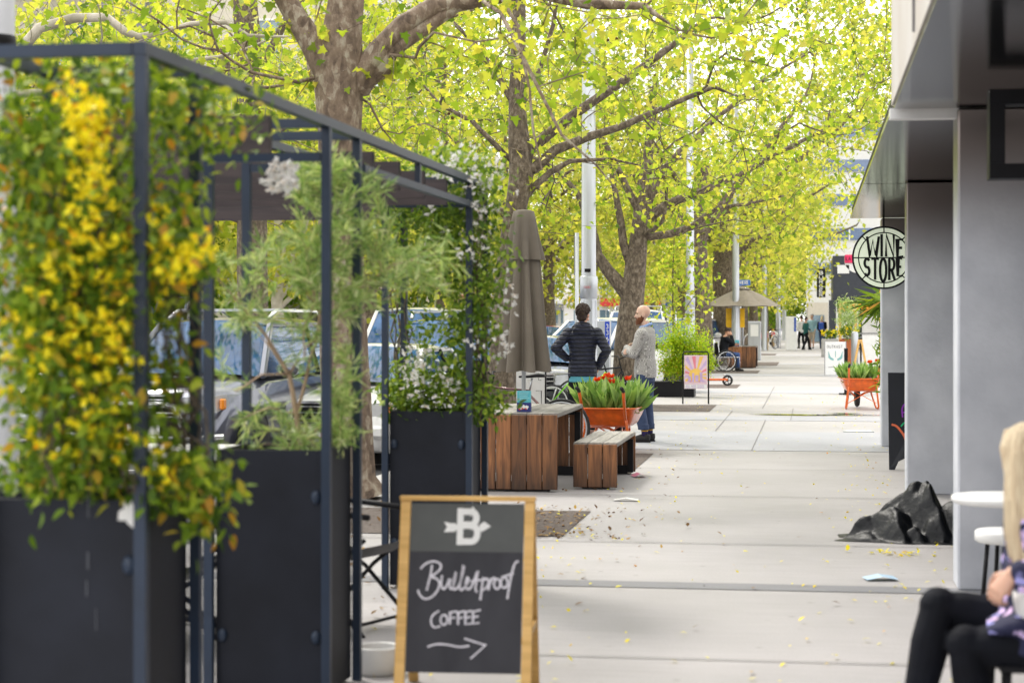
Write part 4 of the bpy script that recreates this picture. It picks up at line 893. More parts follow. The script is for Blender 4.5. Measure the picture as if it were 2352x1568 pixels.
# ================================================================ tables, bench, umbrellas
def plank_seat(name, label, cat, loc, W_, L_, H_, n, rz=0, group=None):
    t = thing(name, label, cat, loc, rz, group); pw = W_/n; th = .042
    mb = MB()
    for k in range(n):
        x = -W_/2+pw*(k+.5); mb.box((x, 0, H_-th/2), (pw-.007, L_-.02+.0005*k, th), bev=.004)
    mb.build('top', M['woodtop'], t)
    for sy in (-1, 1):
        mb = MB()
        for k in range(n):
            x = -W_/2+pw*(k+.5); mb.box((x, sy*(L_/2+.012), (H_-.022)/2+.012+random.uniform(0, .004)), (pw-.007, th-.006, H_-.04), bev=.004)
        mb.build('end_panel', M['wood'], t)
        mb = MB(); y = sy*(L_/2-.06)
        mb.box((W_/2-.05, y, H_/2-.03), (.06, .05, H_-.1)); mb.box((-W_/2+.05, y, H_/2-.03), (.06, .05, H_-.1)); mb.box((0, y-.002, .05), (W_-.165, .05, .09)); mb.box((0, y-.002, H_-.08), (W_-.165, .05, .06)); mb.build('frame', M['black'], t)
    return t
plank_seat('wooden_table', 'large slatted reddish wood table with grey top under the closed umbrella', 'table', (-2.82, 18.95, 0), .89, 2.0, .745, 6)
plank_seat('wooden_bench', 'low slatted wooden bench to the right of the nearest table', 'bench', (-2.06, 19.25, 0), .43, 1.9, .45, 3)
q = P(1704, 845, 62.3); plank_seat('wooden_table', 'far wooden table beneath the open umbrella where the wheelchair user sits', 'table', (q.x, q.y+.9, 0), .92, 1.9, .72, 6)
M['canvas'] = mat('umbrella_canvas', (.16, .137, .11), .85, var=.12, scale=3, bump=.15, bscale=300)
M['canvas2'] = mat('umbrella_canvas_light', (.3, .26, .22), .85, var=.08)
uc = P(1203, 940, 19.0)
t = thing('closed_umbrella', 'closed taupe market umbrella standing in the nearest wooden table', 'umbrella', (uc.x, uc.y, 0))
def folded(prof, n=96, ph=0, f=8):
    mb = MB(); vs = []
    for (r, z, am) in prof:
        for k in range(n):
            a = 2*PI*k/n; m_ = 1-abs(math.sin(f*a/2+ph+.25*math.sin(3*a+z*2)))**1.3; rr_ = r*(1-am*m_)*(1+.05*math.sin(2*a+z*3)); vs.append((rr_*math.cos(a), rr_*math.sin(a), z+.035*am*(m_-.5)*(1 if z < 1.3 else .3)))
    m = len(prof); fs = [(i*n+k, i*n+(k+1) % n, (i+1)*n+(k+1) % n, (i+1)*n+k) for i in range(m-1) for k in range(n)]
    mb.add(vs, fs, 0, True); return mb
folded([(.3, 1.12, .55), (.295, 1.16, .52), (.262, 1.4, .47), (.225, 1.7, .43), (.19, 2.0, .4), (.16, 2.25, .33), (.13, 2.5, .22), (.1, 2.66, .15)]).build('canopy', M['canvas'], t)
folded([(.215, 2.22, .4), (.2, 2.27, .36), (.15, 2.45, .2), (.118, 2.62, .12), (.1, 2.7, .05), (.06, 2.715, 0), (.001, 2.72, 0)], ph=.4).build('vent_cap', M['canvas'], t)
MB().tube([(0, 0, .01), (0, 0, 2.7)], .021, 12).build('pole', M['alu'], t)
# table stand card
q = P(1204, 938, 18.35); t = thing('table_card', 'teal and navy advertising card standing on the nearest wooden table', 'card', (q.x, q.y, .748))
MB().box((0, 0, .045), (.135, .05, .09)).build('card_base', mat('card_navy', (.01, .02, .16), .5), t); MB().box((0, 0, .145), (.13, .045, .11)).build('card_top', mat('card_teal', (.08, .42, .5), .5), t)
mb = MB()
for k in range(5): mb.box((random.uniform(-.006, .006), -.0235, .185-k*.017), (.1-.01*(k % 3), .003, .006))
mb.build('small_print', mat('print_pale', (.3, .62, .66), .5), t)
mb = MB()
for x, z in ((-.03, .04), (0, .05), (.03, .045)): mb.box((x, -.027, z), (.028, .004, .03), M=Matrix.Rotation(.5, 3, 'Y'))
mb.build('picture', M['white'], t)
mb = MB()
for x, z in ((-.04, .025), (-.012, .032), (.02, .03)): mb.box((x, -.0275, z), (.016, .004, .014), M=Matrix.Rotation(.5, 3, 'Y'))
mb.build('picture', M['red'], t)
# open umbrella
q = P(1706, 830, 64); t = thing('open_umbrella', 'open taupe market umbrella over the far wooden table', 'umbrella', (q.x, q.y, 0))
mb = MB(); n = 64; vs = []; R_ = 1.28
prof = [(.02, 2.64), (.3, 2.56), (.62, 2.42), (.95, 2.24), (1.28, 2.02)]
for (r, z) in prof:
    for k in range(n):
        a = 2*PI*k/n; m_ = abs(math.cos(4*a)); rr_ = r*(.93+.07*m_**2)*(.97 if r < .7 else 1); vs.append((rr_*math.cos(a+.2), rr_*math.sin(a+.2), z-.03*r*(1-m_)+(.05*r*(1-m_) if r > 1.2 else 0)))
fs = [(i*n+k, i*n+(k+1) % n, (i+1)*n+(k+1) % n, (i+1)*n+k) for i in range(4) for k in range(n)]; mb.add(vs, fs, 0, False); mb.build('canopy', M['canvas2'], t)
mb = MB(); mb.lathe((0, 0, 2.62), [(.3, -.03), (.2, .02), (.05, .06), (.01, .07)], 8); mb.build('vent_cap', M['canvas2'], t)
MB().tube([(0, 0, 0), (0, 0, 2.6)], .03, 8).build('pole', M['alu'], t)
mb = MB()
for k in range(8): a = k*PI/4+.2; mb.bar((0, 0, 2.2), (1.0*math.cos(a), 1.0*math.sin(a), 2.16), .015, .015)
mb.build('rib', M['black'], t)
# ================================================================ wheelbarrow planters
def flowerbed(name, label, cat, c, rx, ry, z, n, seed, reds, rz=0, h=.27):
    random.seed(seed); t = thing(name, label, cat, (c[0], c[1], z)); C = []; D = []
    for _ in range(n):
        a = random.random()*6.28; r = math.sqrt(random.random()); x, y = rx*r*math.cos(a), ry*r*math.sin(a); X_, Y_ = x*math.cos(rz)-y*math.sin(rz), x*math.sin(rz)+y*math.cos(rz)
        for k in range(7): C.append((c[0]+X_+random.gauss(0, .012), c[1]+Y_+random.gauss(0, .012), z)); D.append((random.gauss(x/rx*.55, .3), random.gauss(y/ry*.4, .3), 1.25))
    WL = [(0, 0), (.06, .2), (.085, .45), (.06, .75), (0, 1), (-.06, .75), (-.085, .45), (-.06, .2)]
    leaves('foliage', C, h, WL, M['leafT'], t, up=-.2, dirs=np.array(D)*3, fold=.22, sizevar=.3)
    C2 = [(c[0]+random.uniform(-rx, rx)*1.0, c[1]+random.uniform(-ry, ry)*.9, z+random.uniform(0, .05)) for _ in range(260)]
    leaves('foliage', C2, .045, OVAL, M['leafJ'], t)
    for (dx, dy, hh) in reds:
        b0 = Vector((dx, dy, hh)); mb = MB(); mb.tube([(dx*.8, dy*.8, 0), (dx*.95, dy, hh*.6), b0], .006, 5); mb.build('flower_stem', M['leafT'], t)
        cs = [Vector(c)+Vector((0, 0, 0))]; Cc = []; Dd = []
        for k in range(9): a = k*2.4; Cc.append((c[0]+dx+.012*math.cos(a), c[1]+dy+.012*math.sin(a), z+hh-.01)); Dd.append((math.cos(a)*.45, math.sin(a)*.45, 1))
        PT_ = [(0, 0), (.34, .25), (.4, .6), (0, 1), (-.4, .6), (-.34, .25)]
        leaves('flower', Cc, .062, PT_, M['petalR'], t, dirs=np.array(Dd)*4, up=0, sizevar=.15)
    for k in range(5):
        x, y, hh = random.uniform(-rx, rx)*.8, random.uniform(-ry, ry), random.uniform(.28, .42); mb = MB(); mb.tube([(x, y, 0), (x*1.1, y, hh*.6), (x*1.3, y, hh)], .005, 5); mb.ball((x*1.3, y, hh+.01), (.008, .008, .02), n=6, rings=4); mb.build('seed_head', M['leafT'], t)
    Cp = [(c[0]+random.uniform(-rx, rx)*.8, c[1]-ry*.7+random.gauss(0, .03), z+random.uniform(.03, .1)) for _ in range(8)]
    flowers('flower', [Vector(p_) for p_ in Cp[:5]], .022, M['petalP'], t); flowers('flower', [Vector(p_) for p_ in Cp[5:]], .022, M['petalW'], t)
    return t
def wheelbarrow(label, loc, rz):
    t = thing('wheelbarrow', label, 'wheelbarrow', loc, rz, 'orange wheelbarrow planters')
    def ring(z, hx, y0, y1, c=.09):
        pts = []
        for sx, sy, a0 in ((1, 1, 0), (-1, 1, 90), (-1, -1, 180), (1, -1, 270)):
            cx_, cy_ = sx*(hx-c), (y1-c if sy > 0 else y0+c)
            for k in range(5): a = rad(a0+90*k/4); pts.append((cx_+c*math.cos(a), cy_+c*math.sin(a), z))
        return pts
    R = [ring(.555, .365, -.48, .50), ring(.55, .35, -.46, .48), ring(.46, .325, -.41, .42), ring(.36, .285, -.35, .3), ring(.325, .24, -.3, .2, .07)]
    ri = [ring(.55, .342, -.455, .475), ring(.4, .29, -.36, .34)]
    n = 20; mb = MB(); vs = sum(R, []); fs = [(i*n+k, i*n+(k+1) % n, (i+1)*n+(k+1) % n, (i+1)*n+k) for i in range(4) for k in range(n)]+[tuple(4*n+k for k in range(n))]
    mb.add(vs, fs, 0, True); vs = sum([R[0]]+ri, []); mb.add(vs, [(i*n+k, (i+1)*n+k, (i+1)*n+(k+1) % n, i*n+(k+1) % n) for i in range(2) for k in range(n)], 0, True)
    mb.tube([Vector(p_) for p_ in R[0]], .011, 6, closed=True); mb.build('tray', M['orange'], t)
    mb = MB(); mb.add([(x*.95, y*.95, .49) for x, y, z in R[2]], [tuple(range(n))]); mb.build('soil', M['soil'], t)
    for s_ in (-1, 1):
        mb = MB(); mb.tube([(s_*.04, .62, .2), (s_*.12, .45, .27), (s_*.19, .15, .305), (s_*.23, -.25, .33), (s_*.25, -.5, .46), (s_*.262, -.66, .66), (s_*.268, -.74, .78)], .019, 8); mb.build('handle', M['orange'], t)
        MB().tube([(s_*.267, -.73, .77), (s_*.268, -.80, .80), (s_*.268, -.88, .815)], .022, 8).build('grip', M['rubber'], t)
        MB().tube([(s_*.25, -.44, .42), (s_*.26, -.4, .3), (s_*.29, -.38, .06), (s_*.285, -.33, .02), (s_*.26, -.2, .03), (s_*.2, .12, .3)], .018, 8).build('leg', M['orange'], t)
    MB().bar((-.25, -.395, .12), (.2, -.2, .36), .024, .008).bar((.25, -.39, .12), (-.2, -.19, .36), .024, .008).build('brace', M['orange'], t)
    wl = thing('wheel', None, None); 
    mb = MB(); mb.tube([(0, .62+.15*math.cos(a), .2+.15*math.sin(a)) for a in np.linspace(0, 2*PI, 25)[:-1]], .045, 10, closed=True); w_ = mb.build('wheel', M['rubber'], t)
    MB().lathe((-.03, .62, .2), [(.02, 0), (.12, .015), (.12, .045), (.02, .06)], 16, axis=(1, 0, 0)).build('rim', M['orange'], w_)
    bpy.data.objects.remove(wl)
    return t
w1 = P(1403, 1043, 23.2); w1.z = 0; wheelbarrow('orange wheelbarrow full of tulips behind the low bench', (w1.x-.02, w1.y+.3, 0), rad(-4))
flowerbed('tulip_planting', 'tulip leaves with red tulips growing in the nearer orange wheelbarrow', 'flowers', (w1.x-.02, w1.y+.28, 0), .33, .36, .48, 62, 3, [(-.06, -.2, .42), (-.03, -.28, .46), (.0, -.14, .44), (.22, -.2, .42), (-.17, -.1, .40), (.02, -.2, .38)], h=.36)
w2 = P(1977, 940, 34.4); w2.z = 0; wheelbarrow('orange wheelbarrow of leafy tulips parked beside the third pillar', (w2.x, w2.y+.3, 0), rad(4))
flowerbed('tulip_planting', 'leafy tulip planting with two red blooms in the wheelbarrow by the pillar', 'flowers', (w2.x, w2.y+.28, 0), .32, .36, .48, 56, 5, [(.16, -.2, .36), (.3, -.1, .38)], h=.31)
random.seed(11)
# planter shrub in the middle distance
q = P(1552, 912, 39.7); t = thing('planter', 'long low black planter holding the bright green shrub', 'planter', (q.x, q.y+.3, 0)); MB().box((-.12, 0, .16), (1.0, .6, .32), bev=.01).build('box', M['black'], t)
t = thing('leafy_shrub', 'bright yellow-green leafy shrub in the low black planter behind the poster stand', 'shrub', (q.x, q.y+.3, .3))
cc = np.array([q.x+.18, q.y+.3, .84]); C = []
for _ in range(150):
    v = RNG.normal(size=3); v /= np.linalg.norm(v); c_ = cc+v*np.array([.56, .42, .52])*RNG.uniform(.35, 1.05)
    if c_[2] < .12: continue
    C += [c_+RNG.normal(size=3)*.075 for _ in range(105)]
for x, zt in ((-.35, 1.35), (-.1, 1.45), (.2, 1.35), (.45, 1.2), (-.55, 1.1)): C += [np.array([q.x+.18+x, q.y+.3, zt])+RNG.normal(size=3)*[.07, .07, .12] for _ in range(170)]
C += [np.array([q.x-.62, q.y+.3, 1.1])+RNG.normal(size=3)*[.06, .08, .35] for _ in range(600)]
leaves('foliage', C, .045, OVAL, M['leafS'], t, up=.8)
sd = [([Vector((q.x+.1, q.y+.3, .3)), Vector((q.x+.15, q.y+.3, .7)), Vector((q.x+.15, q.y+.3, 1.2))], [.02, .015, .006], None, 0)]
pos, par, fr, isT = grow(sd, ell(cc, (.5, .35, .5), 60, .4, 1.5), step=.12, jit=.01); wood('stem', pos, par, fr, isT, M['barkd'], t, rtip=.003)
q = P(1560, 880, 42); t = thing('young_tree', 'slender young tree with sparse leaves behind the green shrub', 'tree', (q.x, q.y, 0))
sd = [([P(1545, 880, 42), P(1547, 760, 42), P(1545, 640, 42), P(1550, 520, 42)], [.025, .02, .015, .008], None, 0), ([P(1540, 770, 42), P(1520, 700, 42), P(1495, 640, 42)], [.012, .01, .005], 0, 1), ([P(1552, 770, 42), P(1580, 700, 42), P(1610, 660, 42)], [.012, .01, .005], 0, 1)]
pos, par, fr, isT = grow(sd, ell((q.x+.1, q.y, 2.7), (.7, .5, 1.3), 90, 1.3, 4), step=.2, jit=.02); wood('trunk', pos, par, fr, isT, M['barkd'], t, rtip=.003); tip_leaves('crown', pos, par, isT, 4, .12, .1, PLANE, M['leafA'], t)
# far right plants
def bush(name, label, c, r, n, size, m, tm=OVAL, flowers_=None):
    t = thing(name, label, 'plant', (c[0], c[1], 0)); C = []
    for _ in range(n//30):
        v = RNG.normal(size=3); v /= np.linalg.norm(v); c_ = np.array(c)+v*np.array(r)*RNG.uniform(.3, 1)
        C += [c_+RNG.normal(size=3)*min(r)*.18 for _ in range(30)]
    leaves('foliage', C, size, tm, m, t)
    if flowers_: flowers('flower', [Vector(c)+Vector((random.uniform(-r[0], r[0]), -r[1]*.8, random.uniform(-.4, .8)*r[2])) for _ in range(24)], size*.8, flowers_, t)
    return t
q = P(1950, 720, 70); bush('olive_bush', 'wispy grey-green bush in the terracotta planter far right', (q.x, q.y, 1.75), (.5, .4, .75), 2400, .1, M['leafG'], LANCE)
q = P(1945, 770, 68); bush('flower_bush', 'yellow and orange flowering plants in front of the wispy bush', (q.x, q.y-.3, 1.15), (.45, .3, .28), 900, .07, M['leafJ'], OVAL, M['petalY'])
q = P(1948, 800, 68); t = thing('planter', 'terracotta coloured square planter far right under the wispy bush', 'planter', (q.x, q.y, 0)); MB().box((0, 0, .44), (.62, .5, .88), bev=.02).build('box', mat('terracotta', (.5, .14, .05), .8), t)
q = P(1906, 755, 80); bush('flower_bush', 'small yellow and red flower clump left of the terracotta planter', (q.x, q.y, .95), (.35, .3, .2), 600, .08, M['leafJ'], OVAL, M['petalY'])
t = thing('planter', 'low pale planter under the small flower clump', 'planter', (q.x, q.y, 0)); MB().box((0, 0, .38), (.7, .5, .76), bev=.02).build('box', M['kerb'], t)
pl = P(2012, 700, 29); t = thing('spiky_palm', 'spiky long-leaved plant hanging beside the last pillar beneath the round sign', 'plant', pl); C = []; D = []
for _ in range(90): C.append((pl.x+.12+random.gauss(0, .05), pl.y+random.gauss(0, .1), pl.z+.05+random.gauss(0, .08))); D.append((random.gauss(-.7, .7), random.gauss(0, .5), random.gauss(-.2, .6)))
leaves('foliage', C, .42, [(0, 0), (.035, .3), (.02, .75), (0, 1), (-.02, .75), (-.035, .3)], M['leafV'], t, dirs=np.array(D)*2, fold=.35)
C = [(pl.x+.1+random.gauss(0, .04), pl.y+.2, random.uniform(.5, 1.75)) for _ in range(260)]; leaves('foliage', C, .12, LANCE, M['leafJ'], t)
MB().tube([(pl.x+.12, pl.y, .01), (pl.x+.14, pl.y, pl.z)], .02, 6).build('stem', M['barkd'], t, True)
# ================================================================ sign boards
def aframe(name, label, loc, rz, w_, h_, sp, rail=.045):
    t = thing(name, label, 'sign board', loc, rz); return t
RA = YAW
ab = P(1075, 1588, 8.45); ab.z = 0
t = thing('sandwich_board', 'pine framed chalkboard with B arrow logo pointing right, in the foreground', 'sign board', (ab.x, ab.y, 0), RA*.4)
hb, wb, sp = .845, .6, .46; lean = math.atan((sp/2)/hb)
def PL(x, v, off=0, s=-1):               # point on the front (s=-1) or rear leaf
    return Vector((x, s*(sp/2)*(1-v/hb)+s*off, v))
for s_ in (-1, 1):
    for x in (-wb/2+.025, wb/2-.025):
        MB().bar(PL(x, 0, .0, s_), PL(x, hb, 0, s_), .045, .022, up=(0, 1, 0), bev=.003).build('leg', M['pine'], t)
    if s_ > 0: MB().bar(PL(-wb/2+.05, .20, 0, s_), PL(wb/2-.05, .20, 0, s_), .02, .03).build('rail', M['pine'], t)
    MB().bar(PL(-wb/2, hb+.008, .01, s_), PL(wb/2, hb+.008, .01, s_), .022, .018).build('rail', M['pine'], t)
MB().bar(Vector((wb/2-.012, -.14, .29)), Vector((wb/2-.012, .14, .29)), .012, .03).build('side_stay', M['pine'], t)
MB().bar(Vector((wb/2-.012, -.045, .68)), Vector((wb/2-.012, .045, .68)), .012, .03).build('side_stay', M['pine'], t)
nv = Vector((0, -1, (sp/2)/hb)).normalized(); upv = Vector((0, (sp/2)/hb, 1)).normalized(); xv = Vector((1, 0, 0))
bw = wb-.1; z0 = .12; z1 = hb-.015; Hh = (z1-z0)/upv.z
M['chalk'] = mat('chalkboard', (.045, .045, .055), .75, var=.3, c2=(.028, .028, .036), scale=9, stretch=(1, 1, .25), detail=8)
M['slate'] = mat('slate_top', (.085, .09, .09), .7, var=.08); M['chalkline'] = mat('chalk_line', (.66, .64, .7), .9, var=.2, scale=60)
def bp_(u, v, off=0): return PL(0, z0)+xv*((u-.5)*bw)+upv*(v*Hh)+nv*off
def face(v0, v1, m, nm):
    mb = MB(); a, b_, c_, d_ = bp_(0, v0, .006), bp_(1, v0, .006), bp_(1, v1, .006), bp_(0, v1, .006); mb.prism([a, b_, c_, d_], -nv*.01); return mb.build(nm, m, t)
SPL = 1-(600-265)/1150.
face(0, SPL-.0005, M['chalk'], 'chalk_panel'); face(SPL+.0005, 1, M['slate'], 'logo_panel')
def bs_(pts): return [((x-525)/860., (1415-y)/1150.) for x, y in pts]
def circ(cx_, cy_, rx, ry, a0=0, a1=360, n=14): return [(cx_+rx*math.cos(rad(a0+(a1-a0)*k/n)), cy_+ry*math.sin(rad(a0+(a1-a0)*k/n))) for k in range(n+1)]
def smooth_(pts, it=2):
    for _ in range(it):
        o = [pts[0]]
        for a, b_ in zip(pts, pts[1:]): o += [(a[0]*.75+b_[0]*.25, a[1]*.75+b_[1]*.25), (a[0]*.25+b_[0]*.75, a[1]*.25+b_[1]*.75)]
        pts = o+[pts[-1]]
    return pts
logo = [[(903, 298), (903, 552)], [(903, 322), (985, 322)]+circ(985, 367, 40, 45, -90, 90, 8)+[(903, 412)], [(903, 418), (990, 418)]+circ(990, 472, 45, 56, -90, 90, 8)+[(903, 528)]]
mb = MB(); O_ = bp_(0, 0, .0062); UU = xv*bw; VV = upv*Hh
def rib(mb, strokes, wd, lift):          # stroke widths in metres
    mb.ribbons([[(p_[0]*bw, p_[1]*Hh) for p_ in bs_(st)] for st in strokes], O_, xv, upv, wd, lift=lift, off=.00008)
rib(mb, logo, .028, .001)
for poly in ([(780, 393), (830, 403), (862, 402), (882, 415), (882, 446), (858, 462), (780, 465), (803, 430)], [(1050, 412), (1085, 389), (1137, 422), (1066, 462), (1050, 440)]):
    mb.add([O_+xv*(p_[0]*bw)+upv*(p_[1]*Hh)+nv*.0016 for p_ in bs_(poly)], [tuple(range(len(poly)))])
mb.build('logo', M['white'], t)
script = [[(700, 690), (690, 760), (665, 865)], [(612, 718), (650, 680), (710, 662), (765, 680), (768, 715), (735, 745), (690, 770), (745, 785), (765, 820), (740, 880), (690, 920), (640, 922), (605, 885), (600, 860)],
 [(778, 760), (772, 820), (785, 858), (815, 840), (838, 765), (836, 840), (855, 858), (872, 820), (885, 720), (870, 780), (862, 840), (880, 862), (915, 820), (945, 700), (938, 690), (920, 790), (912, 850), (930, 862), (960, 830), (985, 785), (965, 770), (955, 830), (975, 860), (1010, 830), (1050, 705), (1040, 790), (1030, 860), (1050, 872)], [(995, 800), (1075, 788)],
 [(1088, 770), (1072, 925)], [(1080, 800), (1110, 775), (1135, 795), (1120, 840), (1085, 858)], [(1150, 775), (1130, 858)], [(1145, 800), (1170, 772), (1190, 785)], circ(1195, 815, 24, 34), circ(1248, 805, 26, 36), [(1352, 658), (1325, 668), (1305, 730), (1288, 820), (1274, 915)], [(1225, 770), (1318, 740)]]
script = [smooth_(st) if len(st) > 3 and len(st) < 14 else (smooth_(st, 1) if len(st) >= 14 else st) for st in script]
cof = [smooth_([(765, 1000), (715, 1030), (702, 1075), (725, 1118), (778, 1105)]), circ(803, 1062, 26, 34), [(900, 1003), (848, 1012), (848, 1092)], [(848, 1050), (888, 1045)], [(960, 1000), (908, 1012), (910, 1094)], [(910, 1050), (945, 1044)], [(1012, 998), (962, 1008), (965, 1090), (1012, 1084)], [(963, 1046), (1003, 1040)], [(1078, 992), (1020, 1004), (1022, 1086), (1070, 1078)], [(1022, 1042), (1062, 1034)]]
arr = [smooth_([(685, 1245), (750, 1224), (830, 1226), (920, 1245), (1000, 1234)]), [(960, 1185), (1120, 1228), (1010, 1320)]]
mb = MB(); rib(mb, script, .0095, .001); rib(mb, cof, .0085, .001); rib(mb, arr, .0085, .001); mb.build('chalk_writing', M['chalkline'], t)
# hidden chalkboard behind second pillar
q = P(2042, 1078, 20.8); q.z = 0; t = thing('chalk_sign', 'black chalk sign board with purple and orange drawing, half hidden by the second pillar', 'sign board', (q.x+.3, q.y, 0), RA*.5)
mb = MB(); mb.prism([(-.3, 0, .0), (-.24, 0, .0), (-.2, 0, .09), (-.12, 0, .13), (.12, 0, .13), (.2, 0, .09), (.24, 0, 0), (.3, 0, 0), (.3, .1, 1.05), (-.3, .1, 1.05)], (0, .02, 0)); mb.build('board', mat('chalk_black', (.012, .014, .022), .5), t)
OO = Vector((-.3, -.004, 0)); UL = Vector((1, 0, 0)); VL = Vector((0, .095, 1)).normalized()
mb = MB(); mb.ribbons([smooth_([(.15, .57), (.14, .66), (.17, .72), (.22, .70), (.2, .63), (.15, .62)])], OO, UL, VL, .016, lift=.004); mb.build('drawing', mat('chalk_purple', (.3, .04, .5), .7), t)
mb = MB(); mb.ribbons([smooth_([(.13, .47), (.17, .52), (.2, .49), (.23, .55)]), [(.2, .4), (.21, .49)], [(.17, .45), (.2, .42)]], OO, UL, VL, .016, lift=.004); mb.build('drawing', mat('chalk_green', (.02, .5, .2), .7), t)
mb = MB(); mb.ribbons([smooth_([(.03, .49), (.08, .48), (.13, .42), (.17, .36), (.2, .25), (.21, .12)])], OO, UL, VL, .024, lift=.004); mb.add([OO+UL*a+VL*b_+Vector((0, -.0065, 0)) for a, b_ in ((.15, .4), (.3, .4), (.3, .27), (.2, .27))], [(0, 1, 2, 3)]); mb.build('drawing', mat('chalk_coral', (.8, .18, .08), .7), t)
mb = MB(); mb.ribbons([[(.19, .13), (.19, .19)], [(.21, .13), (.21, .19)]]+words('E', .2, .85, .03, .04), OO, UL, VL, .007, lift=.004); mb.build('drawing', M['white'], t)
# poster stand
q = P(1598, 928, 36.6); q.z = 0; t = thing('poster_stand', 'black tubular stand with a pink and yellow sunburst poster in front of the shrub', 'sign board', (q.x, q.y, 0), RA*.6)
for y in (-.05, .12):
    MB().tube([(-.245, y, 0), (-.245, y*.5, .95), (-.22, y*.4, .995), (.22, y*.4, .995), (.245, y*.5, .95), (.245, y, 0)], .012, 8).build('stand_frame', M['black'], t)
MB().box((0, -.03, .61), (.44, .02, .64)).build('poster_panel', mat('poster_ground', (.78, .6, .66), .5, c2=(.72, .5, .6)), t)
cols = [mat('poster_yellow', (.85, .55, .12), .5), mat('poster_pink', (.75, .22, .28), .5), mat('poster_lilac', (.55, .4, .65), .5)]
mb = MB(); cz = .55
for k in range(16):
    a0 = 2*PI*k/16; a1 = a0+PI/16
    def ed(a):
        dx, dz = math.cos(a), math.sin(a); s_ = min(.2/abs(dx) if abs(dx) > 1e-6 else 9, ((.91-cz) if dz > 0 else (cz-.42))/abs(dz) if abs(dz) > 1e-6 else 9); return (dx*s_, -.0415-.0001*k, cz+dz*s_)
    mb.add([(0, -.0415-.0001*k, cz), ed(a0), ed(a1)], [(0, 1, 2)], k % 3)
mb.build('poster_print', cols, t)
mb = MB(); mb.lathe((0, -.0435, cz), [(.13, 0), (.13, .002)], 24, axis=(0, -1, 0), smooth=False); mb.build('poster_print', cols[0], t)
mb = MB()
for x, w_, h_ in ((-.12, .05, .1), (-.05, .04, .16), (.02, .06, .12), (.1, .05, .18)): mb.box((x, -.0475, .43+h_/2), (w_, .002, h_))
mb.build('poster_print', cols[2], t)
MB().box((0, -.0485, .335), (.42, .002, .08)).build('poster_caption', M['white'], t)
mb = MB(); mb.ribbons(words('BUY GOOD THINGS', -.18, .34, .018, .022, .3)+words('FROM GOOD PEOPLE', -.19, .305, .017, .02, .3), (0, -.0495, 0), U, V, .005); mb.build('lettering', cols[2], t)
# white sandwich board
q = P(1919, 862, 54.6); q.z = 0; t = thing('sandwich_board', 'tall white sandwich board with faint teal winged drawing, right side of the footpath', 'sign board', (q.x, q.y, 0), 0)
MB().prism([(-.29, 0, .02), (.29, 0, .02), (.29, .12, .96), (-.29, .12, .96)], (0, .02, 0)).build('panel', M['white'], t)
for x in (-.3, .3): MB().bar((x, 0, 0), (x, .12, .97), .02, .02).build('leg', M['grey'], t)
mb = MB(); n_ = Vector((0, -.127, .99)); mb.ribbons([smooth_([(-.2+.0*k, .66-.05*k), (-.15, .5-.02*k), (-.05, .44-.01*k)]) for k in range(4)]+[smooth_([(.2, .66-.05*k), (.15, .5-.02*k), (.05, .44-.01*k)]) for k in range(4)]+[[(0, .5), (0, .68)]], (0, -.004, .02), U, Vector((0, .127, 1)), .018); mb.build('drawing', mat('teal_ink', (.22, .45, .45), .6), t)
mb = MB(); mb.ribbons(words('OUTKAST', -.24, .76, .05, .08, .3), (0, -.005, .02), U, Vector((0, .127, 1)), .013); mb.ribbons(words('HAPPY HOUR', -.2, .2, .03, .03, .3), (0, -.005, .02), U, Vector((0, .127, 1)), .007); mb.build('lettering', M['grey'], t)
# wooden easel seen from the side and black panel
q = P(1976, 862, 52); q.z = 0; t = thing('wooden_easel', 'brown wooden A-frame easel seen from the side, far right', 'sign board', (q.x, q.y, 0))
for x in (-.22, .22):
    for y in (0, .4): MB().bar((x, y, 0), (x*.12, y, 1.05), .05, .05).build('leg', M['pine'], t)
MB().box((.02, .2, .55), (.04, .4, .8)).build('panel', M['black'], t)
q = P(1943, 905, 41); q.z = 0; t = thing('black_post_board', 'narrow black board edge standing behind the far wheelbarrow', 'sign board', (q.x, q.y, 0)); MB().box((0, 0, .5), (.07, .6, .98)).box((0, 0, .02), (.3, .05, .03)).build('board', M['black'], t)
q = P(1963, 850, 60); q.z = 0; t = thing('metal_bin', 'slim grey bin post behind the white sandwich board', 'bin', (q.x, q.y, 0)); MB().lathe((0, 0, 0), [(.11, 0), (.11, 1.15), (.08, 1.2), (.01, 1.22)], 14).build('body', M['alu'], t)
q = P(2000, 850, 58); t = thing('menu_panel', 'white panel leaning near the yellow doorway', 'panel', (q.x, q.y, 0)); MB().box((0, 0, .55), (.5, .04, 1.1)).build('board', M['white'], t)
q = P(1985, 800, 78); t = thing('outdoor_bench', 'pale timber cafe bench near the dark cafe building', 'bench', (q.x, q.y, 0))
for z in (.45, .7, .85, 1.0): MB().box((0, 0 if z < .5 else .25, z), (1.1, .3 if z < .5 else .04, .06)).build('slat', M['grey'], t)
for x in (-.45, .45): MB().box((x, .1, .21), (.06, .3, .42)).build('leg', M['grey'], t)
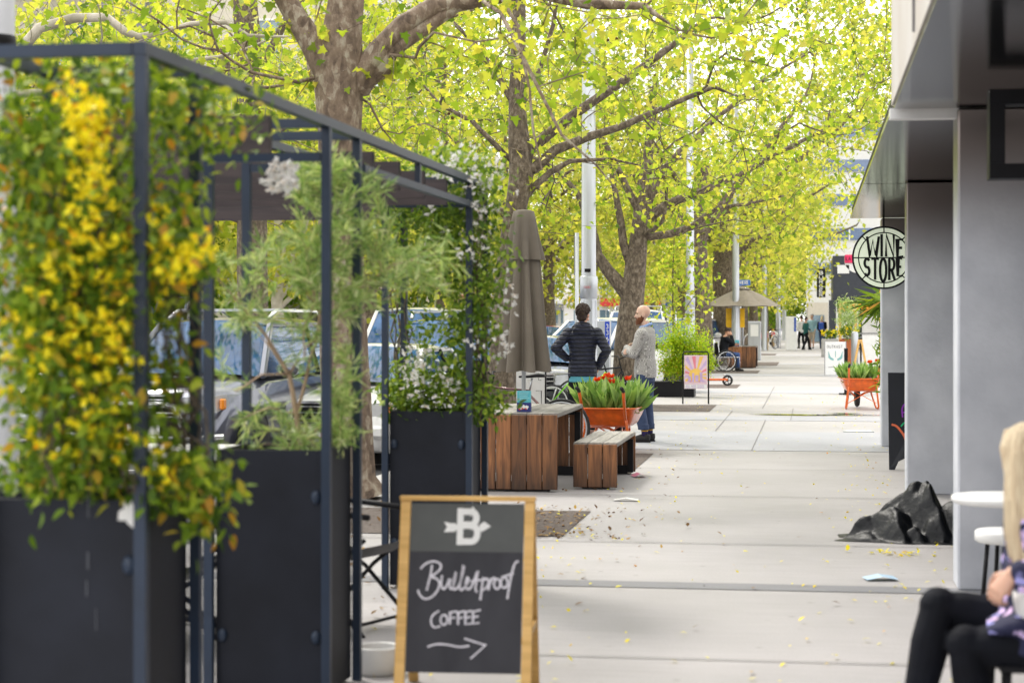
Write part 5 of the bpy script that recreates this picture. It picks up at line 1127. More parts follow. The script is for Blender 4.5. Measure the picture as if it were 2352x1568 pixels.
# ================================================================ things on the ground
def heap(cx_, cy_, w_, d_, h_, label):
    t = thing('plastic_sheet', label, 'plastic sheet', (cx_, cy_, 0)); nx, ny = 70, 44
    from mathutils import noise
    #        x, y, height, left run, right run, front run, back run
    peaks = [(.15, .1, .41, .56, .2, .45, .4), (.34, -.02, .27, .4, .3, .35, .4), (-.12, -.05, .22, .4, .3, .35, .3), (.42, .0, .22, .12, .25, .3, .3), (-.3, -.12, .06, .25, .3, .2, .2), (.08, -.26, .1, .2, .12, .12, .3)]
    vs = []
    for j in range(ny+1):
        for i in range(nx+1):
            u = i/nx*2-1; v = j/ny*2-1; x, y = u*w_/2, v*d_/2
            x2 = x+.05*noise.noise(Vector((x*6, y*6, 3))); y2 = y+.05*noise.noise(Vector((x*6, y*6, 8))); z = 0
            for (px_, py_, hh, a1, a2, b1_, b2_) in peaks:
                dx = x2-px_+.25*(y2-py_); dy = y2-py_; tt = abs(dx)/(a1 if dx < 0 else a2)+abs(dy)/(b1_ if dy < 0 else b2_); z = max(z, hh*(1-tt**1.35))
            edge = min(1, (1-max(abs(u), abs(v)))*6)
            c_ = noise.voronoi(Vector((x*7, y*7, 2)))[0]; cr = (c_[1]-c_[0])
            z = max(z, .0)+(cr*.03+abs(noise.noise(Vector((x*8, y*7, 4))))*.035)*edge*(.4+min(1, z*5))
            wob = 1+.16*noise.noise(Vector((u*1.7, v*1.7, 9)))
            vs.append((x*wob-(.1*(-u-.6) if u < -.6 else 0), y*wob*(1-.5*max(0, -u)), z*edge+.004))
    fs = [(j*(nx+1)+i, j*(nx+1)+i+1, (j+1)*(nx+1)+i+1, (j+1)*(nx+1)+i) for j in range(ny) for i in range(nx)]
    mb = MB(); mb.add(vs, fs, 0, True); mb.build('sheet', mat('black_plastic', (.004, .005, .007), .45, spec=.3, var=.3, bump=.5, bscale=16), t)
    return t
hp = P(2085, 1225, 14.3); hp.z = 0; heap(hp.x, hp.y, .92, .8, .37, 'crumpled heap of black plastic sheeting against the nearest concrete pillar')
def paper(px, py, w_, d_, m, label, rz=0, lift=.01, fold=.02):
    q = G(px, py); t = thing('paper', label, 'litter', (q.x, q.y, 0), rz); mb = MB(); h = w_/2
    mb.add([(-h, -d_/2, lift), (0, -d_/2, lift+fold), (h, -d_/2, lift), (h, d_/2, lift+.006), (0, d_/2, lift+fold), (-h, d_/2, lift)], [(0, 1, 4, 5), (1, 2, 3, 4)]); mb.build('sheet', m, t)
paper(2022, 1331, .2, .15, mat('paper_blue', (.45, .62, .78), .5), 'folded pale blue sheet of paper lying alone on the right of the footpath', .2)
paper(1438, 1150, .22, .1, M['white'], 'flat white paper scrap on the footpath in front of the low bench')
paper(1467, 1095, .13, .2, mat('paper_pink', (.75, .25, .35), .5), 'small pink and blue leaflet at the foot of the low bench', .3, .012, .03)
q = G(1972, 991); t = thing('service_cover', 'pale rectangular metal service cover set in the footpath near the pillar', 'cover', (q.x, q.y, 0)); MB().box((0, 0, .006), (.44, .3, .012)).build('plate', M['alu'], t); MB().box((0, 0, .0135), (.36, .22, .003)).build('lid', M['white'], t)
q = P(868, 1542, 8.9); q.z = 0; t = thing('water_bowl', 'white round dog bowl on the ground left of the chalkboard', 'bowl', (q.x, q.y, 0))
MB().lathe((0, 0, 0), [(.085, 0), (.1, .006), (.106, .06), (.107, .125), (.102, .128), (.098, .12), (.095, .03), (.01, .025)], 40).build('body', M['white'], t); MB().lathe((0, 0, .08), [(.095, 0), (.001, .001)], 24).build('water', M['glass'], t)
# cafe chairs and bar table inside the pergola
def sling_chair(label, loc, rz):
    t = thing('folding_chair', label, 'chair', loc, rz, 'black folding chairs inside the pergola')
    for x in (-.25, .25):
        MB().tube([(x, -.27, .0), (x, .05, .3), (x, .28, .44)], .012, 8).build('leg', M['black'], t); MB().tube([(x*.92, .3, 0), (x*.92, -.02, .32), (x*.92, -.26, .5)], .012, 8).build('leg', M['black'], t)
        MB().tube([(x, .22, .4), (x, .34, .7), (x, .42, .98)], .013, 8).build('back_post', M['black'], t); MB().tube([(x, -.3, .62), (x, .3, .66)], .016, 8).build('armrest', M['black'], t)
    mb = MB(); vs = []; fs = []
    for j in range(9):
        for i in range(2): v = j/8; vs.append((-.24+.48*i, -.26+.5*v, .46-.1*math.sin(PI*v)))
    mb.add(vs, [(2*j, 2*j+1, 2*j+3, 2*j+2) for j in range(8)], 0, True); mb.build('seat', M['black'], t)
    mb = MB(); mb.add([(-.24, .3, .58), (.24, .3, .58), (.24, .42, .98), (-.24, .42, .98)], [(0, 1, 2, 3)]); mb.build('backrest', M['black'], t)
    MB().bar((-.25, -.2, .05), (.25, -.2, .05), .015, .015).build('crossbar', M['black'], t)
    return t
q = P(858, 1395, 10.3); sling_chair('black folding chair behind the chalkboard, between two planters', (q.x-.12, q.y-.1, 0), rad(70))
q = P(450, 1450, 9.6); sling_chair('black folding chair seen in the gap between the first two planters', (q.x-.1, q.y, 0), rad(110))
q = P(180, 1400, 10.4); sling_chair('black folding chair behind the vine at the left edge', (q.x, q.y, 0), rad(150))
a = P(30, 1047, 10.0); b_ = P(512, 1047, 10.0)
t = thing('white_bar_table', 'long white-topped bar table standing inside the pergola behind the vine', 'table', ((a.x+b_.x)/2, a.y+.25, 0)); hz = a.z
MB().box((0, .2, hz), ((b_.x-a.x), .6, .045), bev=.006).build('top', M['white'], t)
for x in (-.45, .45): MB().box((x, .2, hz/2-.015), (.05, .05, hz-.05)).build('leg', M['black'], t)
MB().box((0, .2, .03), (.85, .05, .03)).build('stretcher', M['black'], t)
# right hand cafe table and stool
q = P(2318, 1148, 9.6); t = thing('round_cafe_table', 'round white cafe table on a thin black stem behind the seated woman', 'table', (q.x, q.y, 0))
MB().lathe((0, 0, .72), [(.27, 0), (.285, .012), (.285, .03), (.28, .036), (.001, .037)], 48).build('top', M['white'], t); MB().tube([(0, 0, .01), (0, 0, .72)], .016, 12).build('stem', M['black'], t); MB().lathe((0, 0, 0), [(.2, 0), (.2, .012), (.03, .02)], 30).build('base', M['black'], t)
q = P(2318, 1235, 10.5); t = thing('round_stool', 'low white round stool with thick seat beneath the cafe table edge', 'stool', (q.x, q.y, 0))
MB().lathe((0, 0, .42), [(.17, 0), (.185, .01), (.185, .055), (.175, .065), (.001, .066)], 40).build('seat', M['white'], t)
for k in range(4): a_ = k*PI/2+.4; MB().tube([(.13*math.cos(a_), .13*math.sin(a_), .42), (.17*math.cos(a_), .17*math.sin(a_), 0)], .012, 8).build('leg', M['black'], t)
q = P(2306, 1300, 8.3); t = thing('black_chair', 'black slatted metal chair just behind the seated woman', 'chair', (q.x+.25, q.y, 0), .2)
MB().box((0, 0, .44), (.44, .42, .02)).build('seat', M['black'], t)
for x in (-.2, .2):
    for y in (-.19, .19): MB().box((x, y, .215 if y < 0 else .32), (.022, .022, .43 if y < 0 else .64)).build('leg', M['black'], t)
MB().box((0, .19, .6), (.37, .015, .08)).build('backrest', M['black'], t)
# ================================================================ cars
def carpaint(name, c, metal=.4, rough=.28): return mat(name, c, rough, metal, var=.05, coat=1, spec=.6)
M['cglass'] = mat('car_glass', (.03, .13, .32), .04, 0, spec=.6, coat=.35, c2=(.01, .04, .1), scale=2.2)  # blue sky reflection painted into the glass colour
M['lamp'] = mat('lamp_glass', (.6, .62, .64), .12, .3, coat=1); M['amber'] = mat('amber_lamp', (.8, .25, .01), .3, coat=1); M['tail'] = mat('tail_lamp', (.5, .01, .01), .25, coat=1)
def car(label, loc, rz, paint, kind='sedan', bar=False, rack=False, beacon=False):
    t = thing('parked_car', label, 'car', loc, rz, 'cars parked along the kerb')
    suv = kind in ('suv', 'ute', 'van')
    W_ = .94 if suv else .89; Lc = 4.7; lift = .12 if suv else 0
    hood = 1.08 if suv else .93; belt = 1.14 if suv else .98; top = {'sedan': 1.45, 'suv': 1.78, 'ute': 2.0, 'van': 1.98}[kind]
    st = [(0.0, .74, .34, .58), (.05, .80, .26, .66), (.16, .86, .22, .76), (.34, .9, .2, hood-.1), (.7, .95, .2, hood-.05), (1.15, .98, .2, hood), (1.35, 1, .2, belt-.02), (2.4, 1, .2, belt), (3.4, 1, .2, belt+.01), (4.2, .98, .22, belt), (4.55, .93, .26, belt-.06), (4.7, .86, .34, belt-.2)]
    mb = MB(); vs = []; n = 0
    for (y, wf, zb, zt) in st:
        w_ = W_*wf; zb += lift
        half = [(0, zt+.015), (w_*.55, zt+.008), (w_*.86, zt-.02), (w_*.965, zt-.07), (w_, (zt*.6+zb*.4)), (w_*.99, zb+.12), (w_*.93, zb), (0, zb)]
        ring_ = half+[(-x, z) for x, z in half[-2:0:-1]]; n = len(ring_)
        vs += [(x, y, z) for x, z in ring_]
    fs = [(i*n+k, i*n+(k+1) % n, (i+1)*n+(k+1) % n, (i+1)*n+k) for i in range(len(st)-1) for k in range(n)]+[tuple(range(n))[::-1], tuple((len(st)-1)*n+k for k in range(n))]
    mb.add(vs, fs, 0, True); body = mb.build('body', paint, t)
    m = body.modifiers.new('bevel', 'EDGE_SPLIT'); m.split_angle = rad(48)
    # wheel arches
    for y in (.86, 3.75):
        for s_ in (-1, 1):
            MB().lathe((s_*(W_-.18), y, .34+lift*.4), [(.36+lift*.3, 0), (.38+lift*.3, .187)], 26, axis=(s_, 0, 0), smooth=False).build('wheel_arch', M['black'], t)
            r = .33+lift*.35
            wh = MB().lathe((s_*(W_-.16), y, r-.005), [(r*.7, 0), (r*.96, .02), (r, .06), (r, .15), (r*.95, .19), (r*.68, .2)], 26, axis=(s_, 0, 0)).build('wheel', M['rubber'], t)
            mb = MB(); mb.lathe((s_*(W_-.02), y, r-.005), [(r*.66, .03), (r*.64, .055), (.05, .04), (.001, .05)], 20, axis=(s_, 0, 0)); mb.build('rim', M['alu'], wh)
    # greenhouse
    y0, y1 = 1.25, (2.0 if suv else 2.1); y2, y3 = ((4.1, 4.55) if kind in ('suv', 'van') else (2.7, 2.95) if kind == 'ute' else (3.5, 4.25))
    if kind == 'van': y0, y1 = .9, 1.55
    wb, wt = W_*.92, W_*.72; zt = top; zb = belt-.02
    A = [(-wb, y0, zb), (wb, y0, zb), (wb, y3, zb), (-wb, y3, zb)]; B = [(-wt, y1, zt-.07), (wt, y1, zt-.07), (wt, y2, zt-.07), (-wt, y2, zt-.07)]
    def sh(v, k): c = Vector((0, (y0+y3)/2, 0)); v = Vector(v); return Vector((v.x*k, c.y+(v.y-c.y)*k, v.z))
    for nm, (a, b_, c_, d_) in (('windscreen', (A[0], A[1], B[1], B[0])), ('rear_window', (A[2], A[3], B[3], B[2])), ('side_window', (A[1], A[2], B[2], B[1])), ('side_window', (A[3], A[0], B[0], B[3]))):
        a, b_, c_, d_ = map(Vector, (a, b_, c_, d_)); mb = MB(); q = 6; vs = []
        nrm = (b_-a).cross(d_-a).normalized()
        for j in range(q+1):
            for i in range(q+1):
                u, v = i/q, j/q; p_ = a.lerp(b_, u).lerp(d_.lerp(c_, u), v); vs.append(p_+nrm*(.06*math.sin(PI*u) if 'side' not in nm else .015*math.sin(PI*v)))
        mb.add(vs, [(j*(q+1)+i, j*(q+1)+i+1, (j+1)*(q+1)+i+1, (j+1)*(q+1)+i) for j in range(q) for i in range(q)], 0, True); mb.build(nm, M['cglass'], t)
    mb = MB(); q = 8; vs = []
    for j in range(q+1):
        for i in range(q+1):
            u, v = i/q*2-1, j/q*2-1; x = u*wt*1.03; y = (y1+y2)/2+v*(y2-y1)/2*1.03-(.06*(1-u*u) if j == 0 else 0); vs.append((x, y, zt-.075+.085*(1-u**4)*(1-v**6)**.5))
    mb.add(vs, [(j*(q+1)+i, j*(q+1)+i+1, (j+1)*(q+1)+i+1, (j+1)*(q+1)+i) for j in range(q) for i in range(q)], 0, True)
    mb.add([(x, y, zt-.078) for x, y in ((-wt*1.02, y1-.02), (wt*1.02, y1-.02), (wt*1.02, y2+.02), (-wt*1.02, y2+.02))], [(0, 1, 2, 3)]); mb.build('roof', paint, t)
    for a, b_ in zip(A, B): MB().bar(a, b_, .07, .06, up=(0, 1, 0), bev=.01).build('pillar', paint, t)
    for s_ in (-1, 1):
        MB().bar((s_*wt, y1, zt-.075), (s_*wt, y2, zt-.075), .06, .05).build('roof_edge', paint, t)
        MB().bar((s_*(wb+.012), (y1+y2)/2+.1, zb), (s_*(wt+.02), (y1+y2)/2+.1, zt-.08), .07, .04, up=(0, 1, 0)).build('pillar', M['black'], t)
    for s_ in (-1, 1):
        zl = hood-.22
        mb = MB(); mb.add([(s_*.42*W_, -.0, zl-.09), (s_*.82*W_, .12, zl-.09), (s_*.9*W_, .3, zl-.02), (s_*.88*W_, .27, zl+.1), (s_*.8*W_, .1, zl+.09), (s_*.46*W_, .0, zl+.07)], [(0, 1, 4, 5), (1, 2, 3, 4)], 0); 
        o = mb.build('headlight', M['lamp'], t); o.location.y = -.02
        m = o.modifiers.new('s', 'SOLIDIFY'); m.thickness = .05
        MB().box((s_*.87*W_, .16, zl), (.05, .1, .12), bev=.015).build('indicator', M['amber'], t)
        mb = MB(); mb.ball((s_*(W_+.12), y0+.35, belt+.06), (.12, .06, .09)); mb.box((s_*(W_+.01), y0+.36, belt), (.1, .04, .04)); mb.build('side_mirror', paint, t)
        MB().box((s_*.8*W_, Lc-.04, belt-.25), (.2, .1, .3), bev=.02).build('tail_light', M['tail'], t)
    zg = hood-.24
    mb = MB(); mb.box((0, -.02, zg), (.78 if suv else .7, .05, .22), 0, bev=.015)
    for k in range(3): mb.box((0, -.05, zg-.07+.07*k), (.7, .02, .018), 1)
    for z in (zg-.12, zg+.12): mb.box((0, -.045, z), (.84 if suv else .74, .03, .03), 1)
    mb.build('grille', [M['black'], M['chrome']], t)
    MB().box((0, .03, .47+lift), (1.5, .16, .16), bev=.04).build('bumper', paint if not suv else M['black'], t)
    MB().box((0, -.06, .47+lift), (.37, .02, .11)).build('number_plate', M['white'], t)
    if bar:
        mb = MB(); z0 = .4
        for s_ in (-1, 1): mb.tube([(s_*.5, -.1, .5), (s_*.46, -.16, .7), (s_*.4, -.17, .84), (s_*.3, -.17, .86)], .036, 10)
        mb.tube([(-.3, -.17, .86), (0, -.18, .86), (.3, -.17, .86)], .036, 10); mb.tube([(-.9, -.02, .52), (-.5, -.12, .5), (.5, -.12, .5), (.9, -.02, .52)], .036, 10); mb.build('bull_bar', M['chrome'], t)
        for s_ in (-1, 1): MB().box((s_*.3, -.05, .6), (.12, .1, .24), bev=.01).build('bracket', M['black'], t); MB().lathe((s_*.62, -.06, .6), [(.055, 0), (.06, .03), (.02, .04)], 16, axis=(0, -1, 0)).build('fog_lamp', M['lamp'], t)
        MB().box((0, .85, hood+.03), (.62, .42, .05), bev=.02).build('bonnet_scoop', paint, t); MB().box((0, .63, hood+.028), (.54, .02, .035)).build('scoop_grille', M['black'], t)
    if rack:
        for s_ in (-1, 1): MB().tube([(s_*wt*.92, y1+.1, zt), (s_*wt*.92, y1+.35, zt+.09), (s_*wt*.92, y2-.3, zt+.09), (s_*wt*.92, y2, zt)], .022, 8).build('roof_rail', M['chrome'], t)
        for k in range(3 if kind != 'ute' else 1): y = y1+.45+k*(y2-y1-.9)/2.2; MB().bar((-wt*.95, y, zt+.1), (wt*.95, y, zt+.1), .05, .03).build('roof_bar', M['alu'], t)
    if beacon:
        MB().lathe((-.2, y1+.3, zt+.02), [(.07, 0), (.065, .12), (.03, .15)], 12).build('beacon', M['amber'], t)
    if kind == 'ute':
        for y in (3.1, 4.6):
            MB().tube([(-.86, y, 1.1), (-.86, y, 1.95), (.86, y, 1.95), (.86, y, 1.1)], .03, 8).build('ladder_rack', M['chrome'], t)
        for s_ in (-.8, .8): MB().bar((s_, 2.2, 1.99), (s_, 4.8, 1.99), .05, .04).build('ladder_rack', M['chrome'], t)
    return t
cp = {'grey': carpaint('paint_grey', (.13, .14, .18), .7), 'white': carpaint('paint_white', (.78, .78, .78), 0), 'black': carpaint('paint_black', (.02, .022, .028), .2, .15), 'silver': carpaint('paint_silver', (.5, .52, .55), .6), 'blue': carpaint('paint_navy', (.02, .04, .12), .3)}
def cl(px, X_, d, dz=-.14): q = PX(px, X_) if d is None else P(px, 1000, d); return (q.x, q.y, dz)
car('dark grey four wheel drive with chrome bull bar and roof rack, seen through the pergola', cl(335, 0, 20.6), rad(-4), cp['grey'], 'suv', bar=True, rack=True)
car('white sedan nose-on between the massive trunk and the far planter', cl(740, 0, 22.2), rad(-3), cp['white'], 'sedan')
car('dark four wheel drive with blue reflections in its windscreen behind the white-flowered climber', cl(1010, 0, 27.3), rad(6), cp['black'], 'suv', rack=True)
car('tall white van parked behind the dark four wheel drive', cl(905, 0, 35.5), 0, cp['white'], 'van')
car('glossy black hatchback whose headlight shows beside the closed umbrella', cl(1225, 0, 33.2), rad(8), cp['black'], 'sedan')
car('long white wagon behind the man in the dark jacket', cl(1240, 0, 40), rad(-28), cp['white'], 'suv')
car('white utility truck with ladder rack and amber beacons behind the forked tree', cl(1448, 0, 50), 0, cp['white'], 'ute', rack=True, beacon=True)
car('white car partly hidden by the bright green shrub', cl(1555, 0, 63), rad(-8), cp['white'], 'suv')
car('navy car parked beyond the number pillar', cl(1360, 0, 57), rad(5), cp['blue'], 'sedan')
car('silver car parked left of the grey four wheel drive', cl(-40, 0, 25), rad(-3), cp['silver'], 'sedan')
car('white car far along the kerb left of the ticket machine', cl(1640, 0, 90), 0, cp['white'], 'sedan')
car('silver car with tinted windows in the far row across the street', cl(900, 0, 58), rad(3), cp['silver'], 'sedan')
car('red hatchback in the far row across the street', cl(1240, 0, 76), rad(3), carpaint('paint_red', (.5, .02, .02), .1), 'sedan')
car('white van in the far row across the street', cl(1120, 0, 62), rad(3), cp['white'], 'van')
# ================================================================ bicycles
def bicycle(label, loc, rz, colr, rw=.33, solid=False, saddle=M['black'], group=None):
    t = thing('bicycle', label, 'bicycle', loc, rz, group)
    for x in (-.52, .52):
        w_ = MB().tube([(x+rw*math.cos(a), 0, rw+.015+rw*math.sin(a)) for a in np.linspace(0, 2*PI, 33)[:-1]], .017, 6, closed=True).build('wheel', M['rubber'], t)
        mb = MB(); mb.tube([(x+rw*.92*math.cos(a), 0, rw+.015+rw*.92*math.sin(a)) for a in np.linspace(0, 2*PI, 33)[:-1]], .013, 6, closed=True)
        nsp = 5 if solid else 14
        for k in range(nsp): a = 2*PI*k/nsp; mb.tube([(x, 0, rw+.015), (x+rw*.9*math.cos(a), 0, rw+.015+rw*.9*math.sin(a))], .009 if solid else .002, 4)
        mb.lathe((x, -.035, rw+.015), [(.03, 0), (.03, .07)], 10, axis=(0, 1, 0)); mb.build('rim', M['white'] if solid else M['alu'], w_)
    bb = (0, 0, .3); st_ = (-.13, 0, .78); hd = (.36, 0, .76); fw = (.52, 0, rw+.015); rw_ = (-.52, 0, rw+.015); r = .03 if solid else .015
    mb = MB()
    for a, b_ in ((bb, st_), (bb, hd), (st_, (.34, 0, .82)) if not solid else (bb, (.1, 0, .3)), ): mb.tube([a, b_], r, 8)
    for y in (-.03, .03): mb.tube([(bb[0], y, bb[2]), (rw_[0], y, rw_[2])], .011, 6); mb.tube([(st_[0], y, st_[2]-.05), (rw_[0], y, rw_[2])], .01, 6); mb.tube([(hd[0], y, hd[2]), (fw[0], y, fw[2])], .012, 6)
    mb.build('frame', colr, t)
    MB().tube([st_, (-.16, 0, .93)], .012, 8).build('seat_post', M['alu'], t)
    mb = MB(); mb.tube([(-.31, 0, .96), (-.22, 0, .965), (-.1, 0, .95), (.0, 0, .945)], [(.07, .02), (.075, .026), (.035, .02), (.018, .012)], 10, ref=(0, 1, 0)); mb.build('saddle', saddle, t)
    MB().tube([hd, (.31, 0, .95), (.36, -.12, 1.0), (.3, -.27, 1.0)], .011, 6).tube([(.31, 0, .95), (.36, .12, 1.0), (.3, .27, 1.0)], .011, 6).build('handlebar', M['black'], t)
    mb = MB(); mb.lathe((0, -.05, .3), [(.09, 0), (.09, .006)], 16, axis=(0, 1, 0)); mb.bar((0, -.06, .3), (.1, -.06, .17), .02, .012); mb.bar((0, .06, .3), (-.1, .06, .43), .02, .012); mb.build('crank', M['black'], t)
    return t
q = P(1165, 990, 22.6); bicycle('dark red bicycle with black saddle leaning beside the trunk behind the wooden table', (q.x-.05+.16, q.y+.2, 0), rad(175), carpaint('frame_maroon', (.09, .012, .015)))
q = P(1271, 945, 31); bicycle('lime green hire bicycle with white spoked wheel left of the man in the dark jacket', (q.x+.5, q.y, 0), rad(8), mat('lime_paint', (.25, .75, .01), .35, coat=.5), .27, True)
q = P(1378, 915, 31.5); bicycle('black bicycle with basket behind the man in the dark jacket', (q.x, q.y+.3, 0), rad(30), M['black'], .3)
for i, (px, d) in enumerate(((1768, 100), (1782, 104), (1750, 105))):
    q = P(px, 800, d); bicycle(('pale bicycle in the rack beside the middle bollard', 'pale bicycle at the right end of the rack near the walkers', 'bicycle at the left end of the far rack')[i], (q.x, q.y, 0), rad(60+20*i), M['white'] if i < 2 else M['red'], group='bicycles in the far rack')
for i, (px, d) in enumerate(((1727, 92), (1775, 102))):
    q = P(px, 800, d); t = thing('bicycle_rack', ('steel hoop rack left of the yellow bollards', 'steel hoop rack by the pale bicycles')[i], 'rack', (q.x, q.y, 0)); MB().tube([(-.4, 0, 0)]+[(.4*math.cos(a), 0, .5+.4*math.sin(a)) for a in np.linspace(PI, 0, 10)]+[(.4, 0, 0)], .028, 8).build('hoop', M['chrome'], t)
q = P(1218, 1000, 27); t = thing('white_sign_board', 'white framed board with thin black lines standing behind the closed umbrella', 'sign board', (q.x, q.y, 0))
MB().box((0, 0, .52), (.42, .03, .85), bev=.004).build('panel', M['white'], t)
for x in (-.22, .22): MB().box((x, 0, .52), (.02, .04, 1.0)).build('leg', M['black'], t)
mb = MB(); mb.ribbons([[(-.1, .3), (-.1, -.3)], [(.12, .35), (.12, .25), (.16, .25)], [(.08, .1), (.16, .1), (.16, -.2)]], (0, -.018, .52), U, V, .006); mb.build('line_drawing', M['black'], t)
# scooter
q = P(1650, 885, 46.3); q.z = 0; t = thing('electric_scooter', 'orange electric scooter with black wheels parked by the green shrub', 'scooter', (q.x-.2, q.y, 0), rad(6))
MB().box((0, 0, .15), (.62, .14, .05), bev=.012).build('deck', M['orange'], t)
for x in (-.42, .42):
    w_ = MB().tube([(x+.105*math.cos(a), 0, .13+.105*math.sin(a)) for a in np.linspace(0, 2*PI, 21)[:-1]], .026, 8, closed=True).build('wheel', M['rubber'], t)
    mb = MB(); mb.lathe((x, -.02, .13), [(.03, 0), (.03, .04)], 10, axis=(0, 1, 0))
    for k in range(5): a = 2*PI*k/5; mb.bar((x, 0, .13), (x+.09*math.cos(a), 0, .13+.09*math.sin(a)), .02, .02)
    mb.build('rim', M['black'], w_)
MB().tube([(-.42, 0, .16), (-.36, 0, .35), (-.28, 0, 1.1)], .02, 8).build('stem', M['orange'], t); MB().tube([(-.28, -.2, 1.1), (-.28, .2, 1.1)], .014, 8).build('handlebar', M['black'], t)
MB().tube([(.4+.15*math.cos(a), 0, .13+.15*math.sin(a)) for a in np.linspace(.2, 2.2, 8)], (.012), 6).build('mudguard', M['alu'], t); MB().bar((.3, 0, .16), (.42, 0, .15), .1, .05).build('fork', M['orange'], t)
# ================================================================ people
DG = None
def voxel(mb, name, m, parent, vs=.012, sm=2, W=False, smoothf=.6):
    me = bpy.data.meshes.new('tmp'); me.from_pydata(mb.v, [], mb.f); o = bpy.data.objects.new('tmp', me); COL.objects.link(o)
    r = o.modifiers.new('r', 'REMESH'); r.mode = 'VOXEL'; r.voxel_size = vs; r.use_smooth_shade = True
    if sm: s_ = o.modifiers.new('s', 'SMOOTH'); s_.iterations = sm; s_.factor = smoothf
    bpy.context.view_layer.update(); dg = bpy.context.evaluated_depsgraph_get(); ev = o.evaluated_get(dg)
    me2 = bpy.data.meshes.new_from_object(ev); me2.name = name; bpy.data.objects.remove(o); bpy.data.meshes.remove(me)
    me2.materials.clear(); me2.materials.append(m)
    me2.polygons.foreach_set('use_smooth', [True]*len(me2.polygons)); me2.update()
    return link(name, me2, parent, W)
def V3(*a): return Vector(a)
def limb(mb, pts, rs, n=12, ref=None): mb.tube(pts, rs, n, ref=ref); mb.ball(pts[0], rs[0] if not hasattr(rs[0], '__len__') else (min(rs[0]),)*3, n=n); mb.ball(pts[-1], rs[-1] if not hasattr(rs[-1], '__len__') else (min(rs[-1]),)*3, n=n)
def hand(mb, wrist, d, palm_n, side, curl=.5, s=1.0, spread=.0):
    """d: direction of the fingers, palm_n: palm normal, side: towards the thumb"""
    d = Vector(d).normalized(); nrm = Vector(palm_n); nrm = (nrm-d*nrm.dot(d)).normalized(); sd = d.cross(nrm)
    if sd.dot(Vector(side)) < 0: sd = -sd
    w_ = Vector(wrist)
    mb.tube([w_-d*.015, w_+d*.02*s, w_+d*.055*s, w_+d*.09*s], [(.026*s, .02*s), (.034*s, .017*s), (.041*s, .015*s), (.038*s, .012*s)], 12, ref=sd)
    for k, ln in enumerate((.072, .082, .076, .06)):
        b_ = w_+d*.086*s+sd*(.030-.0195*k)*s; seg = ln*s/3; a = 0; p_ = b_; pts = [b_-d*.02*s, b_]
        for j in range(3):
            a += curl*(.75+.12*k)*(1.0 if j else .7); p_ = p_+(d*math.cos(a)+nrm*math.sin(a)+sd*spread*(1.5-k)*.1).normalized()*seg*(1.15-.15*j); pts.append(p_)
        mb.tube(pts, [.0095*s, .0093*s, .0088*s, .008*s, .0068*s], 8)
        mb.ball(pts[-1], .0068*s, n=8)
    b_ = w_+d*.03*s+sd*.03*s; p1 = b_+(d*.5+sd*.75+nrm*.35).normalized()*.04*s; p2 = p1+(d*.85+sd*.2+nrm*.45).normalized()*.032*s; p3 = p2+(d*.9+nrm*.5).normalized()*.026*s
    mb.tube([b_-d*.01*s, b_, p1, p2, p3], [.014*s, .0145*s, .012*s, .0105*s, .008*s], 8); mb.ball(p3, .008*s, n=8)
def head(mb, c, f, up=(0, 0, 1), s=1.0):
    """head with face: c centre of skull, f facing direction"""
    f = Vector(f).normalized(); up = Vector(up); up = (up-f*up.dot(f)).normalized(); x = f.cross(up).normalized(); R = Matrix((x, f, up)).transposed(); c = Vector(c)
    def q(a, b_, d_): return c+R@Vector((a*s, b_*s, d_*s))
    B = lambda p_, r: mb.ball(q(*p_), tuple(v*s for v in r), M=R, n=16, rings=10)
    B((0, -.008, .025), (.074, .094, .09)); B((0, .02, -.03), (.062, .072, .075)); B((0, .045, -.075), (.042, .04, .036)); B((0, .078, -.094), (.022, .016, .015))
    for s_ in (-1, 1):
        B((s_*.028, .062, -.03), (.026, .024, .03)); B((s_*.073, -.005, -.018), (.012, .02, .033)); B((s_*.03, .074, .018), (.026, .014, .009)); B((s_*.045, .03, -.07), (.026, .04, .026))
    mb.tube([q(0, .083, .01), q(0, .096, -.012), q(0, .108, -.034), q(0, .09, -.042)], [.009*s, .011*s, .0155*s, .011*s], 8)
    B((0, .083, -.063), (.023, .012, .0065)); B((0, .08, -.074), (.02, .012, .0065))
    return q, R
def eyes(q, R, parent, W=False, s=1.0, brow=None):
    for s_ in (-1, 1):
        mb = MB(); mb.ball(q(s_*.031, .0765, .0), (.013*s, .009*s, .0065*s), M=R); mb.build('eye', M['eye'], parent, W)
        if brow:
            mb = MB(); mb.tube([q(s_*.015, .09, .014), q(s_*.032, .089, .021), q(s_*.05, .076, .016)], [.003, .004, .002], 6); mb.build('eyebrow', brow, parent, W)
M['skin'] = mat('skin', (.62, .36, .26), .5, var=.08, scale=20); M['skin2'] = mat('skin_tan', (.5, .27, .17), .5, var=.08, scale=20); M['skinf'] = mat('skin_fair', (.62, .4, .3), .5, var=.08, scale=20)
for k in ('skin', 'skin2', 'skinf'):
    b_ = M[k].node_tree.nodes['Principled BSDF']; b_.inputs['Subsurface Weight'].default_value = .12; b_.inputs['Subsurface Scale'].default_value = .01
M['eye'] = mat('eye', (.06, .05, .045), .2)
M['hairb'] = mat('hair_brown', (.045, .022, .012), .7, c2=(.02, .01, .006), scale=60, bump=1, bscale=90); M['beard'] = mat('beard_ginger', (.2, .065, .02), .8, c2=(.12, .035, .012), scale=70, bump=1, bscale=140)
M['hairblond'] = mat('hair_blond', (.85, .72, .5), .5, c2=(.55, .4, .24), scale=26, stretch=(3, 3, .12), bump=.8, bscale=60)
